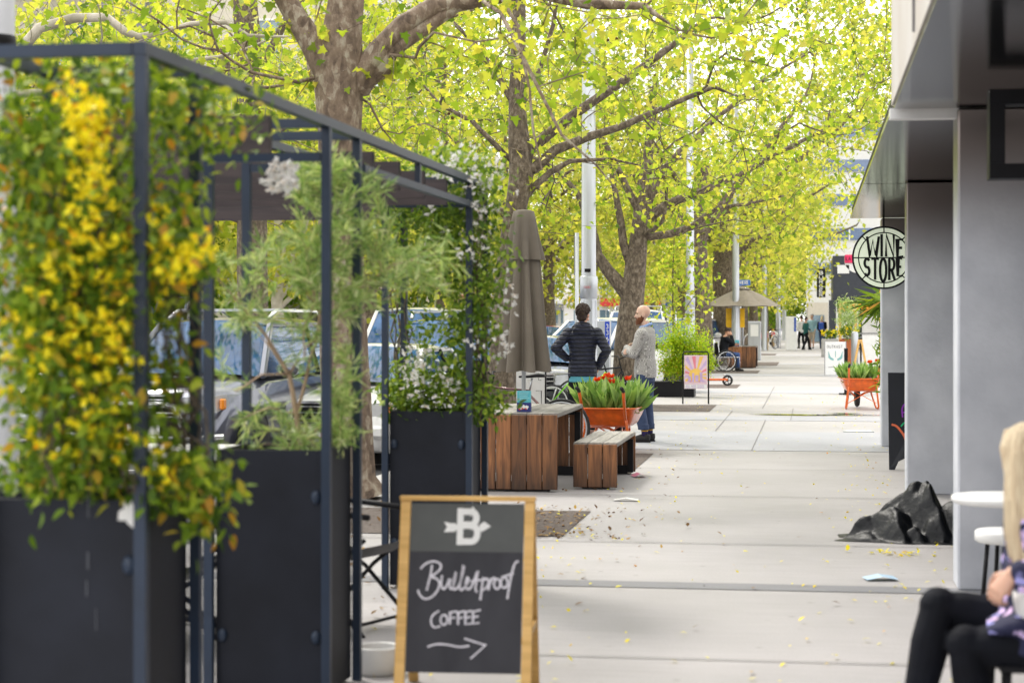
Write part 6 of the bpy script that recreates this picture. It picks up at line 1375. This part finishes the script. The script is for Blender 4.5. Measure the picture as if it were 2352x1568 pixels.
def bandmat(name, c, freq, rough=.4, dist=.02, axis='Z', strength=1):
    m = mat(name, c, rough, var=.15, scale=10); nt = m.node_tree; L = nt.links.new; b_ = nt.nodes['Principled BSDF']
    tc_ = nd(nt, 'ShaderNodeTexCoord'); wv = nd(nt, 'ShaderNodeTexWave', wave_type='BANDS', bands_direction=axis, wave_profile='SIN'); wv.inputs['Scale'].default_value = freq; wv.inputs['Distortion'].default_value = 1.1; wv.inputs['Detail'].default_value = 1; wv.inputs['Detail Scale'].default_value = 1.5
    L(tc_.outputs['Object'], wv.inputs['Vector']); rp_ = nd(nt, 'ShaderNodeValToRGB'); rp_.color_ramp.elements[1].position = .35; L(wv.outputs['Fac'], rp_.inputs['Fac'])
    n2 = nd(nt, 'ShaderNodeTexNoise'); n2.inputs['Scale'].default_value = 28; L(tc_.outputs['Object'], n2.inputs['Vector']); ad = nd(nt, 'ShaderNodeMath', operation='MULTIPLY_ADD'); ad.inputs[1].default_value = .5; L(n2.outputs['Fac'], ad.inputs[0]); L(rp_.outputs[0], ad.inputs[2])
    bp2 = nd(nt, 'ShaderNodeBump'); bp2.inputs['Strength'].default_value = strength; bp2.inputs['Distance'].default_value = dist; L(ad.outputs[0], bp2.inputs['Height']); L(bp2.outputs[0], b_.inputs['Normal'])
    # stitched seams read darker
    src = b_.inputs['Base Color'].links[0].from_socket; mu = nd(nt, 'ShaderNodeMix', data_type='RGBA', blend_type='MULTIPLY'); mu.inputs[0].default_value = .65; L(src, mu.inputs[6]); L(rp_.outputs[0], mu.inputs[7]); L(mu.outputs[2], b_.inputs['Base Color'])
    return m
M['puffer'] = bandmat('navy_puffer', (.005, .008, .028), 5.6, .55, .035)
def knitmat():
    m = mat('grey_knit', (.36, .34, .31), .95); nt = m.node_tree; L = nt.links.new; b_ = nt.nodes['Principled BSDF']
    tc_ = nd(nt, 'ShaderNodeTexCoord'); mp_ = nd(nt, 'ShaderNodeMapping'); mp_.inputs['Rotation'].default_value = (0, rad(45), 0); mp_.inputs['Scale'].default_value = (1, 1, 1); L(tc_.outputs['Object'], mp_.inputs[0])
    ck = nd(nt, 'ShaderNodeTexWave', wave_type='RINGS', rings_direction='X'); ck.inputs['Scale'].default_value = 1
    v_ = nd(nt, 'ShaderNodeTexVoronoi', distance='MANHATTAN'); v_.inputs['Scale'].default_value = 15; v_.inputs['Randomness'].default_value = 0; L(mp_.outputs[0], v_.inputs['Vector'])
    s_ = nd(nt, 'ShaderNodeMath', operation='SINE'); mlt = nd(nt, 'ShaderNodeMath', operation='MULTIPLY'); mlt.inputs[1].default_value = 20; L(v_.outputs['Distance'], mlt.inputs[0]); L(mlt.outputs[0], s_.inputs[0])
    r_ = nd(nt, 'ShaderNodeValToRGB'); r_.color_ramp.elements[0].position = .35; r_.color_ramp.elements[1].position = .6; r_.color_ramp.elements[0].color = (.25, .24, .23, 1); r_.color_ramp.elements[1].color = (.62, .6, .57, 1)
    L(s_.outputs[0], r_.inputs['Fac']); L(r_.outputs[0], b_.inputs['Base Color'])
    n2 = nd(nt, 'ShaderNodeTexNoise'); n2.inputs['Scale'].default_value = 260; L(tc_.outputs['Object'], n2.inputs['Vector']); bp2 = nd(nt, 'ShaderNodeBump'); bp2.inputs['Strength'].default_value = .6; bp2.inputs['Distance'].default_value = .006; L(n2.outputs['Fac'], bp2.inputs['Height']); L(bp2.outputs[0], b_.inputs['Normal'])
    return m
M['knit'] = knitmat()
M['navy'] = mat('navy_cotton', (.035, .055, .12), .85, var=.25, scale=9, bump=.35, bscale=16); M['blackcloth'] = mat('black_cloth', (.008, .009, .012), .85, spec=.2, var=.3, bump=.25, bscale=14); M['cyan'] = mat('cyan_shirt', (.09, .33, .42), .8); M['shirtblue'] = mat('blue_shirt', (.28, .42, .72), .8)
def shoe(name, m, sole, parent, heel, fdir, L_=.28, W=False):
    f = Vector(fdir).normalized(); x = Vector((f.y, -f.x, 0)); h = Vector(heel); mb = MB()
    mb.tube([h-f*.04+V3(0, 0, .045), h+V3(0, 0, .055), h+f*.08+V3(0, 0, .058), h+f*.15+V3(0, 0, .045), h+f*(L_-.08)+V3(0, 0, .032)], [(.03, .035), (.038, .052), (.041, .055), (.046, .042), (.035, .026)], 12, ref=x); mb.tube([h+V3(0, 0, .06), h+V3(0, 0, .11)], .044, 12)
    sh = voxel(mb, name, m, parent, .008, 3, W)
    mb = MB(); pts = []
    for k in range(20):
        a = 2*PI*k/20; u = math.cos(a); pts.append(h+f*((L_-.06)/2-.02+u*(L_/2))+x*(math.sin(a)*(.043+.008*u))+V3(0, 0, .002))
    mb.prism(pts, (0, 0, .022)); mb.build('sole', sole, sh, W)
    return sh
def leg(mb, hip, knee, ankle, k=1.0, extra=0):
    h, kn, an = map(Vector, (hip, knee, ankle)); c = kn.lerp(an, .3)
    mb.tube([h, h.lerp(kn, .35), h.lerp(kn, .8), kn, c, kn.lerp(an, .7), an], [.088*k+extra, .08*k+extra, .06*k+extra, .056*k+extra, .057*k+extra, .043*k+extra, .036*k+extra], 14); mb.ball(h, .09*k+extra, n=14); mb.ball(kn, .057*k+extra, n=12); mb.ball(an, .037*k+extra, n=10)
def arm(mb, sh, el, wr, k=1.0, extra=0):
    s_, e_, w_ = map(Vector, (sh, el, wr)); mb.tube([s_, s_.lerp(e_, .4), e_, e_.lerp(w_, .3), w_], [.055*k+extra, .05*k+extra, .04*k+extra, .041*k+extra, .027*k+extra], 12); mb.ball(s_, .058*k+extra, n=12); mb.ball(e_, .041*k+extra, n=12); mb.ball(w_, .028*k+extra, n=10)
def torso(mb, z=0, k=1.0, e=0, lo=.86, hi=1.52, f=0):
    T_ = [(.86, .155, .115, 0), (.95, .168, .122, 0), (1.08, .145, .1, 0), (1.2, .155, .108, .005), (1.32, .178, .12, .01), (1.42, .182, .11, .0), (1.48, .13, .085, -.008), (1.53, .065, .062, -.01)]
    T_ = [q for q in T_ if lo-.01 <= q[0] <= hi+.011]
    mb.tube([(0, q[3]+f*(q[0]-.95), q[0]+z) for q in T_], [(q[1]*k+e, q[2]*k+e) for q in T_], 20, ref=(1, 0, 0))
# --- man in the dark jacket (local +Y is the way he faces, away from the camera)
q = P(1338, 1005, 26.3); q.z = 0
t = thing('person', 'man in navy quilted jacket and black shorts seen from behind, hand on hip', 'person', q, YAW-.05, 'two men talking on the footpath')
mb = MB(); torso(mb); mb.tube([(0, -.01, 1.48), (0, 0, 1.6)], .056, 14)
hq, hR = head(mb, (0.01, .02, 1.70), (.35, .93, -.02), s=1.06); LK, LA = V3(-.125, .02, .5), V3(-.14, -.02, .1); RK, RA_ = V3(.12, .03, .5), V3(.13, .02, .1)
leg(mb, (-.09, 0, .92), LK, LA); leg(mb, (.09, 0, .92), RK, RA_)
SL, EL_, WL_ = V3(-.2, -.01, 1.43), V3(-.37, -.12, 1.23), V3(-.2, .02, 1.08); SR, ER, WR = V3(.2, -.01, 1.43), V3(.33, -.1, 1.2), V3(.22, .1, .98)
arm(mb, SL, EL_, WL_); arm(mb, SR, ER, WR); hand(mb, WL_, (.75, .5, -.35), (.3, -.1, -1), (0, -1, .3), .5); hand(mb, WR, (-.2, .5, -.8), (-1, 0, 0), (0, 1, 0), .5)
for a_ in (LA, RA_): mb.tube([a_+V3(0, -.03, -.05), a_+V3(0, .06, -.055), a_+V3(0, .15, -.065)], [.035, .035, .028], 10)
voxel(mb, 'body', M['skin'], t, .0085, 2); eyes(hq, hR, t, brow=M['hairb'])
mb = MB(); torso(mb, e=.03, lo=.94, hi=1.48); mb.tube([(0, 0, .845), (0, 0, .96), (0, 0, 1.08)], [(.205, .152), (.198, .15), (.178, .132)], 20, ref=(1, 0, 0)); arm(mb, SL, EL_, WL_+V3(-.03, -.02, .02), 1, .026); arm(mb, SR, ER, WR, 1, .028)
mb.tube([(-.115, -.02, 1.50), (-.07, -.09, 1.545), (0, -.11, 1.56), (.07, -.09, 1.545), (.115, -.02, 1.50), (.06, .06, 1.51), (-.06, .06, 1.51)], .042, 10, closed=True); mb.ball((0, -.1, 1.48), (.14, .06, .085)); 
voxel(mb, 'jacket', M['puffer'], t, .009, 2)
mb = MB(); mb.tube([(0, 0, .765), (0, 0, .9)], [(.195, .142), (.188, .14)], 20, ref=(1, 0, 0)); voxel(mb, 'shirt_hem', M['cyan'], t, .01, 1)
mb = MB(); mb.tube([(0, 0, .76), (0, 0, .95)], [(.178, .135), (.17, .13)], 20, ref=(1, 0, 0))
for s_, kn in ((-1, LK), (1, RK)): mb.tube([(s_*.09, 0, .9), (s_*.1, .01, .7), (kn.x, .02, .49)], [.105, .098, .088], 16)
voxel(mb, 'shorts', M['blackcloth'], t, .011, 2)
for a_ in (LA, RA_): shoe('shoe', mat('trainer_brown%d' % int(a_.x*100), (.2, .12, .1), .7), M['white'], t, (a_.x, a_.y-.03, 0), (a_.x*.8, 1, 0)); MB().tube([a_+V3(0, 0, -.01), a_+V3(0, 0, .06)], .043, 12).build('sock', M['blackcloth'], t)
mb = MB(); hc = hq(0, -.012, .034)
mb.ball(hc, (.09, .108, .1), M=hR, n=18, rings=12); mb.ball(hq(0, -.055, -.04), (.076, .056, .07), M=hR, n=14)
for _ in range(230):
    v = Vector((random.gauss(0, 1), random.gauss(-.25, 1), random.gauss(.45, .8))).normalized()
    if v.y > .35 and v.z < .45: continue
    if v.z < -.15 and v.y > -.1: continue
    mb.ball(hq(v.x*.088, -.014+v.y*.106, .034+v.z*.099), random.uniform(.011, .018), n=6, rings=5)
voxel(mb, 'hair', M['hairb'], t, .006, 0)
# --- bearded man with folded arms (local +Y = facing, turned to the left of the picture)
q = P(1482, 1014, 25.4); q.z = 0
t = thing('person', 'bald bearded man in grey patterned knit with folded arms and navy trousers', 'person', q, YAW+rad(72), 'two men talking on the footpath')
mb = MB(); torso(mb); mb.tube([(0, -.012, 1.48), (0, .01, 1.6)], .06, 14)
hq, hR = head(mb, (-.005, .03, 1.70), (-.22, .95, -.06)); LK, LA = V3(-.1, .06, .5), V3(-.11, -.02, .1); RK, RA_ = V3(.1, .0, .5), V3(.12, -.03, .1)
leg(mb, (-.09, 0, .92), LK, LA); leg(mb, (.09, 0, .92), RK, RA_)
SL, EL_, WL_ = V3(-.195, .0, 1.43), V3(-.24, .1, 1.17), V3(.02, .25, 1.24); SR, ER, WR = V3(.195, .0, 1.43), V3(.24, .12, 1.15), V3(-.03, .275, 1.18)
arm(mb, SL, EL_, WL_); arm(mb, SR, ER, WR); hand(mb, WL_, (1, -.25, -.05), (0, -1, 0), (0, 0, 1), .35); hand(mb, WR, (-1, -.3, .15), (0, -1, 0), (0, 0, 1), .35)
voxel(mb, 'body', M['skinf'], t, .0075, 2); eyes(hq, hR, t, brow=M['beard'])
mb = MB()
for p_, r in (((0, .06, -.098), (.045, .042, .042)), ((0, .085, -.108), (.03, .02, .035)), ((-.045, .04, -.08), (.028, .042, .042)), ((.045, .04, -.08), (.028, .042, .042)), ((-.062, .01, -.055), (.013, .022, .04)), ((.062, .01, -.055), (.013, .022, .04))): mb.ball(hq(*p_), r, M=hR, n=12)
mb.tube([hq(-.03, .085, -.07), hq(-.02, .096, -.053), hq(0, .1, -.05), hq(.02, .096, -.053), hq(.03, .085, -.07)], .0075, 8)
for _ in range(120):
    a = random.uniform(-1.25, 1.25); mb.ball(hq(.064*math.sin(a), .03+.062*math.cos(a)*1.0, -.095+random.uniform(-.045, .015)), random.uniform(.006, .011), n=6, rings=4)
voxel(mb, 'beard', M['beard'], t, .005, 0)
mb = MB(); torso(mb, e=.024, lo=.94, hi=1.48); mb.tube([(0, 0, .855), (0, 0, .96), (0, .0, 1.1)], [(.19, .145), (.195, .15), (.178, .135)], 20, ref=(1, 0, 0)); arm(mb, SL, EL_, WL_-V3(.02, 0, 0), 1, .022); arm(mb, SR, ER, WR+V3(.02, 0, 0), 1, .022); mb.tube([(0, -.01, 1.46), (0, -.012, 1.50), (0, -.014, 1.53)], [(.172, .12), (.132, .105), (.086, .082)], 16, ref=(1, 0, 0))
voxel(mb, 'jumper', M['knit'], t, .009, 2)
mb = MB(); mb.tube([(-.07, -.02, 1.535), (-.055, -.065, 1.56), (0, -.08, 1.57), (.055, -.065, 1.56), (.07, -.02, 1.54), (.06, .045, 1.52), (.03, .085, 1.48)], .019, 8); mb.tube([(-.07, -.02, 1.535), (-.06, .045, 1.52), (-.03, .085, 1.48)], .019, 8); mb.tube([(0, 0, 1.46), (0, 0, 1.54)], [(.07, .072), (.066, .064)], 14, ref=(1, 0, 0)); voxel(mb, 'shirt_collar', M['shirtblue'], t, .007, 1)
mb = MB(); mb.tube([(0, 0, .8), (0, 0, .93)], [(.172, .13), (.168, .128)], 20, ref=(1, 0, 0))
for hp_, kn, an in ((V3(-.09, 0, .9), LK, LA), (V3(.09, 0, .9), RK, RA_)):
    e_ = kn.lerp(an, .8); mb.tube([hp_, hp_.lerp(kn, .5), kn, kn.lerp(an, .45), e_, e_+V3(0, 0, .03)], [.105, .096, .078, .076, .07, .074], 16)
    for z_ in (0, .025, .05): mb.tube([e_+V3(.066*math.cos(a), .066*math.sin(a), z_) for a in np.linspace(0, 2*PI, 15)[:-1]], .012, 6, closed=True)
voxel(mb, 'trousers', M['navy'], t, .010, 2)
for a_ in (LA, RA_):
    shoe('shoe', mat('trainer_black%d' % int(a_.x*100), (.02, .018, .02), .7), M['black'], t, (a_.x, a_.y-.03, 0), (a_.x*1.2, 1, 0)); sk = MB().tube([a_+V3(0, 0, -.01), a_+V3(0, 0, .12)], .043, 14).build('sock', mat('sock_navy%d' % int(a_.x*100), (.03, .02, .09), .9), t)
    MB().tube([a_+V3(0, 0, .05), a_+V3(0, 0, .065)], .0445, 14).build('stripe', M['yellow'], sk); MB().tube([a_+V3(0, 0, .075), a_+V3(0, 0, .085)], .0445, 14).build('stripe', mat('stripe_teal%d' % int(a_.x*100), (.05, .3, .35), .9), sk)
# --- seated woman, right foreground; local +Y = facing = picture left
q = P(2396, 1500, 6.75); q.z = 0
t = thing('person', 'seated woman with long blond hair, floral top and crossed legs in black', 'person', q, YAW+rad(84))
mb = MB()
mb.tube([(0, .02, .5), (0, 0, .62), (0, -.01, .78), (0, .0, .92), (0, .0, 1.02), (0, .01, 1.08)], [(.17, .125), (.16, .115), (.135, .1), (.155, .11), (.16, .095), (.06, .055)], 20, ref=(1, 0, 0)); mb.tube([(0, .01, 1.03), (0, .025, 1.11)], .048, 14)
hq, hR = head(mb, (0, .055, 1.165), (.8, .62, -.12), s=.99)
H1, K1, A1 = V3(.09, .02, .53), V3(.02, .36, .625), V3(-.04, .46, .2); H2, K2, A2 = V3(-.09, -.1, .5), V3(-.09, .28, .51), V3(-.06, .2, .1)
leg(mb, H1, K1, A1, .95); leg(mb, H2, K2, A2, .95); mb.tube([A1, A1+V3(0, .09, -.05), A1+V3(0, .17, -.09)], [.035, .033, .024], 10); mb.tube([A2+V3(0, -.03, -.06), A2+V3(0, .07, -.06), A2+V3(0, .15, -.07)], [.033, .033, .025], 10)
SL, EL_, WL_ = V3(-.175, 0, 1.0), V3(-.235, -.06, .78), V3(-.2, .135, .775); SR, ER, WR = V3(.17, 0, 1.0), V3(.2, .06, .76), V3(.03, .07, .69)
arm(mb, SL, EL_, WL_, .85); arm(mb, SR, ER, WR, .85); hand(mb, WL_, (.1, .62, -.78), (.6, -.6, -.4), (.5, .6, .5), .75, .98); hand(mb, WR, (-1, .15, .0), (0, 1, 0), (0, .2, 1), .75, .9)
voxel(mb, 'body', M['skin'], t, .0045, 3); eyes(hq, hR, t, s=.95)
mb = MB(); mb.tube([(0, .03, .47), (0, .0, .6), (0, -.01, .76), (0, .005, .92), (0, .0, 1.02), (0, .0, 1.06)], [(.205, .17), (.195, .155), (.165, .13), (.178, .135), (.17, .112), (.085, .075)], 24, ref=(1, 0, 0)); arm(mb, SL, EL_, WL_-V3(-.0, .03, 0), .9, .022); arm(mb, SR, ER, WR-V3(0, .03, 0), .9, .022)
mb.tube([(-.05, .0, .56), (-.06, .12, .585), (-.05, .2, .57)], [(.15, .07), (.14, .05), (.12, .025)], 16, ref=(1, 0, 0))
def floral():
    m = mat('floral_cloth', (.012, .015, .06), .8); nt = m.node_tree; L = nt.links.new; b_ = nt.nodes['Principled BSDF']
    tc_ = nd(nt, 'ShaderNodeTexCoord'); n_ = nd(nt, 'ShaderNodeTexNoise'); n_.inputs['Scale'].default_value = 22; L(tc_.outputs['Object'], n_.inputs['Vector'])
    mxv = nd(nt, 'ShaderNodeMix', data_type='RGBA'); mxv.inputs[0].default_value = .05; L(tc_.outputs['Object'], mxv.inputs[6]); L(n_.outputs['Color'], mxv.inputs[7])
    v_ = nd(nt, 'ShaderNodeTexVoronoi'); v_.inputs['Scale'].default_value = 24; L(mxv.outputs[2], v_.inputs['Vector'])
    v2 = nd(nt, 'ShaderNodeTexVoronoi'); v2.inputs['Scale'].default_value = 9; L(mxv.outputs[2], v2.inputs['Vector'])
    r_ = nd(nt, 'ShaderNodeValToRGB'); e = r_.color_ramp.elements; e[0].position = .42; e[0].color = (1, 1, 1, 1); e[1].position = .52; e[1].color = (0, 0, 0, 1); L(v_.outputs['Distance'], r_.inputs['Fac'])
    r2 = nd(nt, 'ShaderNodeValToRGB'); e = r2.color_ramp.elements; e[0].position = .5; e[0].color = (1, 1, 1, 1); e[1].position = .6; e[1].color = (0, 0, 0, 1); L(v2.outputs['Distance'], r2.inputs['Fac'])
    ml = nd(nt, 'ShaderNodeMath', operation='MULTIPLY'); L(r_.outputs[0], ml.inputs[0]); L(r2.outputs[0], ml.inputs[1])
    r3 = nd(nt, 'ShaderNodeValToRGB'); e = r3.color_ramp.elements; e[0].color = (.45, .45, .95, 1); e[1].color = (.95, .6, .75, 1); e[0].position = .3; L(v_.outputs['Color'], r3.inputs['Fac'])
    mc = nd(nt, 'ShaderNodeMix', data_type='RGBA'); L(ml.outputs[0], mc.inputs[0]); mc.inputs[6].default_value = (.008, .01, .045, 1); L(r3.outputs[0], mc.inputs[7]); L(mc.outputs[2], b_.inputs['Base Color']); return m
voxel(mb, 'floral_top', floral(), t, .008, 2)
mb = MB(); leg(mb, H1, K1, A1, 1.0, .014); leg(mb, H2, K2, A2, 1.0, .014); mb.tube([(0, -.03, .49), (0, .08, .5)], [(.17, .1), (.15, .09)], 16, ref=(1, 0, 0)); voxel(mb, 'trousers', mat('black_leggings', (.004, .005, .009), .8, spec=.2, var=.3, bump=.2, bscale=12), t, .008, 2)
shoe('shoe', M['black'], M['black'], t, (A2.x, A2.y-.03, 0), (0, 1, 0), .25)
mb = MB(); mb.ball(hq(0, -.012, .03), (.084, .102, .09), M=hR, n=18, rings=12)
for k in range(26):
    a = rad(95+170*k/25) if k < 26 else 0
for k in range(34):
    a = rad(-12-156*(k+random.random()*.6)/34.); x0, y0 = .075*math.cos(a), .085*math.sin(a)
    p0 = hq(x0*.8, y0*.8-.01, .085); p1 = hq(x0*1.1, y0*1.1-.005, .0); p2 = hq(x0*1.2, y0*1.1, -.1); p3 = hq(x0*1.3+random.gauss(0, .008), y0*1.15+random.gauss(0, .006), -.22); p4 = hq(x0*1.3, y0*1.2, -.34-.05*random.random()); p5 = p4+V3(random.gauss(0, .01), random.gauss(0, .01), -.07)
    mb.tube([p0, p1, p2, p3, p4, p5], [.016, .019, .019, .018, .014, .004], 7)
for s_ in (-1, 1):
    for k in range(5): mb.tube([hq(s_*.03, .055-.012*k, .095), hq(s_*.07, .045-.02*k, .03), hq(s_*.082, .02-.015*k, -.06), hq(s_*.095, .022-.012*k, -.16), hq(s_*.098, .035-.014*k, -.27), hq(s_*.09, .04-.014*k, -.36-.02*k)], [.012, .014, .015, .015, .012, .004], 7)
voxel(mb, 'hair', M['hairblond'], t, .005, 1)
mb = MB(); w_ = WL_+V3(0, .085, -.02); 
MB().lathe(V3(.02, .245, .69), [(.03, 0), (.045, .012), (.05, .07), (.052, .085), (.049, .086), (.045, .07), (.04, .02), (.001, .015)], 28).build('placeholder', M['white'], t).name = 'tmpcup'
bpy.data.objects.remove(bpy.data.objects['tmpcup'])
cq = Matrix.Translation(q)@Matrix.Rotation(YAW+rad(84), 4, 'Z')@V3(-.06, .14, .655)
q2 = P(2362, 1388, 6.62); tc_ = thing('cup', 'white rounded cup held in front of the floral top at the right edge', 'cup', (q2.x, q2.y, q2.z-.055))
MB().lathe((0, 0, 0), [(.022, 0), (.028, .004), (.044, .03), (.052, .07), (.053, .1), (.05, .1), (.048, .07), (.04, .03), (.001, .012)], 30).build('bowl', M['white'], tc_); MB().tube([(.05, 0, .085), (.078, 0, .08), (.08, 0, .05), (.05, 0, .035)], .006, 8).build('handle', M['white'], tc_)
q = P(2410, 1560, 6.8); t = thing('black_chair', 'black metal chair the blond woman sits on', 'chair', (q.x, q.y, 0), YAW+rad(84))
MB().box((0, -.01, .435), (.42, .42, .025), bev=.006).build('seat', M['black'], t)
for x in (-.19, .19):
    for y in (-.2, .17): MB().tube([(x, y, .425), (x*1.1, y*1.1, 0)], .012, 8).build('leg', M['black'], t)
MB().tube([(-.19, -.2, .44), (-.19, -.27, .85), (.19, -.27, .85), (.19, -.2, .44)], .012, 8).build('backrest', M['black'], t)
# --- small figures
def walker(label, loc, rz, top, legs, hairm, skirt=False, stride=.12, h=1.0, hairlen=0, bag=None, group='people walking far down the footpath', skin=M['skin'], short=False):
    t = thing('person', label, 'person', loc, rz, group)
    def Z(*a): return V3(*[v*h for v in a])
    mb = MB(); torso(mb, k=.93); mb.tube([(0, 0, 1.48), (0, 0, 1.6)], .05, 10); hq, hR = head(mb, (0, .02, 1.69), (0, 1, -.05))
    A_ = V3(-.09, stride, .08), V3(.09, -stride, .08); K_ = V3(-.095, stride*.8+.03, .5), V3(.095, -stride*.3+.04, .5)
    leg(mb, (-.09, 0, .92), K_[0], A_[0], .92); leg(mb, (.09, 0, .92), K_[1], A_[1], .92)
    ar = [(V3(-.19, 0, 1.42), V3(-.23, -.04, 1.15), V3(-.2, .14, 1.02)), (V3(.19, 0, 1.42), V3(.23, -.02, 1.15), V3(.16, .18, 1.1))]
    for a in ar: arm(mb, *a, k=.9); hand(mb, a[2], (0, .8, -.4), (0, 0, -1), (0, 1, 1), .5, .9)
    o = voxel(mb, 'body', skin, t, .014, 1)
    mb = MB(); torso(mb, k=.93, e=.022, lo=.86, hi=1.48)
    for a in ar: arm(mb, *a, k=.9, extra=.02)
    voxel(mb, 'top', top, t, .016, 1)
    mb = MB(); 
    for K, A, s_ in zip(K_, A_, (-1, 1)): leg(mb, (s_*.09, 0, .9), K, K.lerp(A, .15) if short else A, .95, .018)
    voxel(mb, 'shorts' if short else 'trousers', legs, t, .016, 1)
    for A in A_: MB().tube([A+V3(0, -.05, -.04), A+V3(0, .06, -.04), A+V3(0, .16, -.055)], [.04, .042, .025], 8).build('shoe', M['black'], t)
    mb = MB(); mb.ball(hq(0, -.012, .04), (.082, .1, .085), M=hR); mb.ball(hq(0, -.05, -.02), (.07, .055, .07), M=hR)
    if hairlen: mb.ball(hq(0, -.06, -.08), (.085, .06, .12), M=hR)
    voxel(mb, 'hair', hairm, t, .012, 1)
    if bag: MB().box((0, -.2, 1.25), (.28, .14, .42), bev=.05).build('backpack', bag, t)
    t.matrix_basis = t.matrix_basis@Matrix.Scale(h, 4)
    return t
def gp(px, py): v = G(px, py); return (v.x, v.y, 0)
grey = mat('hair_grey', (.3, .28, .26), .8); teal = mat('teal_top', (.01, .1, .1), .8); lb = mat('pale_blue_shirt', (.3, .5, .58), .8); kh = mat('khaki', (.45, .37, .28), .85)
walker('far walker in a white shirt and dark trousers, leftmost of the group', gp(1841, 800), rad(30), M['white'], M['blackcloth'], M['hairb'], h=.98)
walker('far walker in a dark teal top striding in front of the man in pale blue', gp(1851, 803), rad(-60), teal, M['blackcloth'], M['hairb'], stride=.26, h=.93)
walker('tall grey-haired far walker in pale blue shirt and khaki shorts', gp(1865, 800), rad(170), lb, kh, grey, h=1.02, short=True)
walker('curly blond far walker with a blue backpack, rightmost of the group', gp(1888, 801), rad(-10), M['blackcloth'], M['navy'], M['hairblond'], hairlen=1, bag=M['blue'], h=.96)
# wheelchair user
q = P(1662, 852, 58.5); q.z = 0
t = thing('person', 'dark haired person in a dark jacket sitting at the far wooden table with a phone', 'person', (q.x, q.y, 0), rad(-80)+YAW)
mb = MB(); mb.tube([(0, 0, .5), (0, 0, .7), (0, .04, .95), (0, .05, 1.04), (0, .06, 1.09)], [(.17, .13), (.15, .11), (.17, .115), (.15, .09), (.06, .055)], 16, ref=(1, 0, 0)); mb.tube([(0, .06, 1.05), (0, .1, 1.15)], .05, 10); hq, hR = head(mb, (0, .13, 1.22), (.1, 1, -.35))
leg(mb, (-.09, .02, .52), (-.1, .42, .52), (-.1, .45, .14)); leg(mb, (.09, .02, .52), (.1, .42, .52), (.1, .45, .14)); a1 = (V3(-.19, .04, 1.0), V3(-.24, .14, .78), V3(-.1, .38, .82)); a2 = (V3(.19, .04, 1.0), V3(.22, .24, .86), V3(.08, .22, 1.1))
for a in (a1, a2): arm(mb, *a)
hand(mb, a1[2], (.3, 1, 0), (1, 0, 0), (0, 0, 1), .6); hand(mb, a2[2], (-.2, -.1, 1), (-1, -.3, 0), (0, -1, 0), .6); voxel(mb, 'body', M['skin2'], t, .012, 1)
mb = MB(); mb.tube([(0, 0, .48), (0, 0, .7), (0, .04, .95), (0, .05, 1.06)], [(.2, .16), (.18, .14), (.195, .14), (.15, .1)], 16, ref=(1, 0, 0))
for a in (a1, a2): arm(mb, a[0], a[1], a[2]-(a[2]-a[1]).normalized()*.03, 1, .024)
voxel(mb, 'jacket', M['blackcloth'], t, .014, 1)
mb = MB(); leg(mb, (-.09, .02, .52), (-.1, .42, .52), (-.1, .45, .14), 1, .014); leg(mb, (.09, .02, .52), (.1, .42, .52), (.1, .45, .14), 1, .014); voxel(mb, 'trousers', mat('denim', (.03, .07, .2), .85), t, .014, 1)
mb = MB(); mb.ball(hq(0, -.015, .035), (.083, .1, .088), M=hR); mb.ball(hq(0, -.08, .09), .04); voxel(mb, 'hair', M['hairb'], t, .01, 1)
for x in (-.1, .1): MB().tube([(x, .42, .05), (x, .5, .05), (x, .6, .04)], [.04, .04, .028], 8).build('shoe', M['black'], t)
t = thing('wheelchair', 'wheelchair with large thin wheels at the far wooden table', 'wheelchair', (q.x, q.y, 0), rad(-80)+YAW)
for x in (-.29, .29):
    w_ = MB().tube([(x, .0+.32*math.cos(a), .335+.32*math.sin(a)) for a in np.linspace(0, 2*PI, 33)[:-1]], .018, 6, closed=True).build('wheel', M['rubber'], t)
    mb = MB(); mb.tube([(x+.03*(1 if x > 0 else -1), .0+.27*math.cos(a), .335+.27*math.sin(a)) for a in np.linspace(0, 2*PI, 33)[:-1]], .01, 6, closed=True)
    for k in range(16): a = 2*PI*k/16; mb.tube([(x, 0, .335), (x, .3*math.cos(a), .335+.3*math.sin(a))], .002, 3)
    mb.build('rim', M['chrome'], w_)
    MB().tube([(x*.85, .45, .08), (x*.85, .42, .44), (x*.85, -.2, .44), (x*.85, -.25, .95)], .013, 8).build('frame', M['chrome'], t); MB().tube([(x*.7, .38+.06*math.cos(a), .075+.06*math.sin(a)) for a in np.linspace(0, 2*PI, 17)[:-1]], .015, 6, closed=True).build('caster', M['rubber'], t)
MB().box((0, .08, .45), (.42, .42, .03)).build('seat', M['black'], t); MB().box((0, -.22, .68), (.42, .03, .4)).build('backrest', M['black'], t)
t = thing('table_card', 'teal and navy advertising card standing on the far wooden table', 'card', P(1693, 800, 62.0)); z0 = .722
t.location.z = z0; MB().box((0, 0, .05), (.13, .05, .1)).build('card_base', bpy.data.materials['card_navy'], t); MB().box((0, 0, .15), (.13, .045, .1)).build('card_top', bpy.data.materials['card_teal'], t)
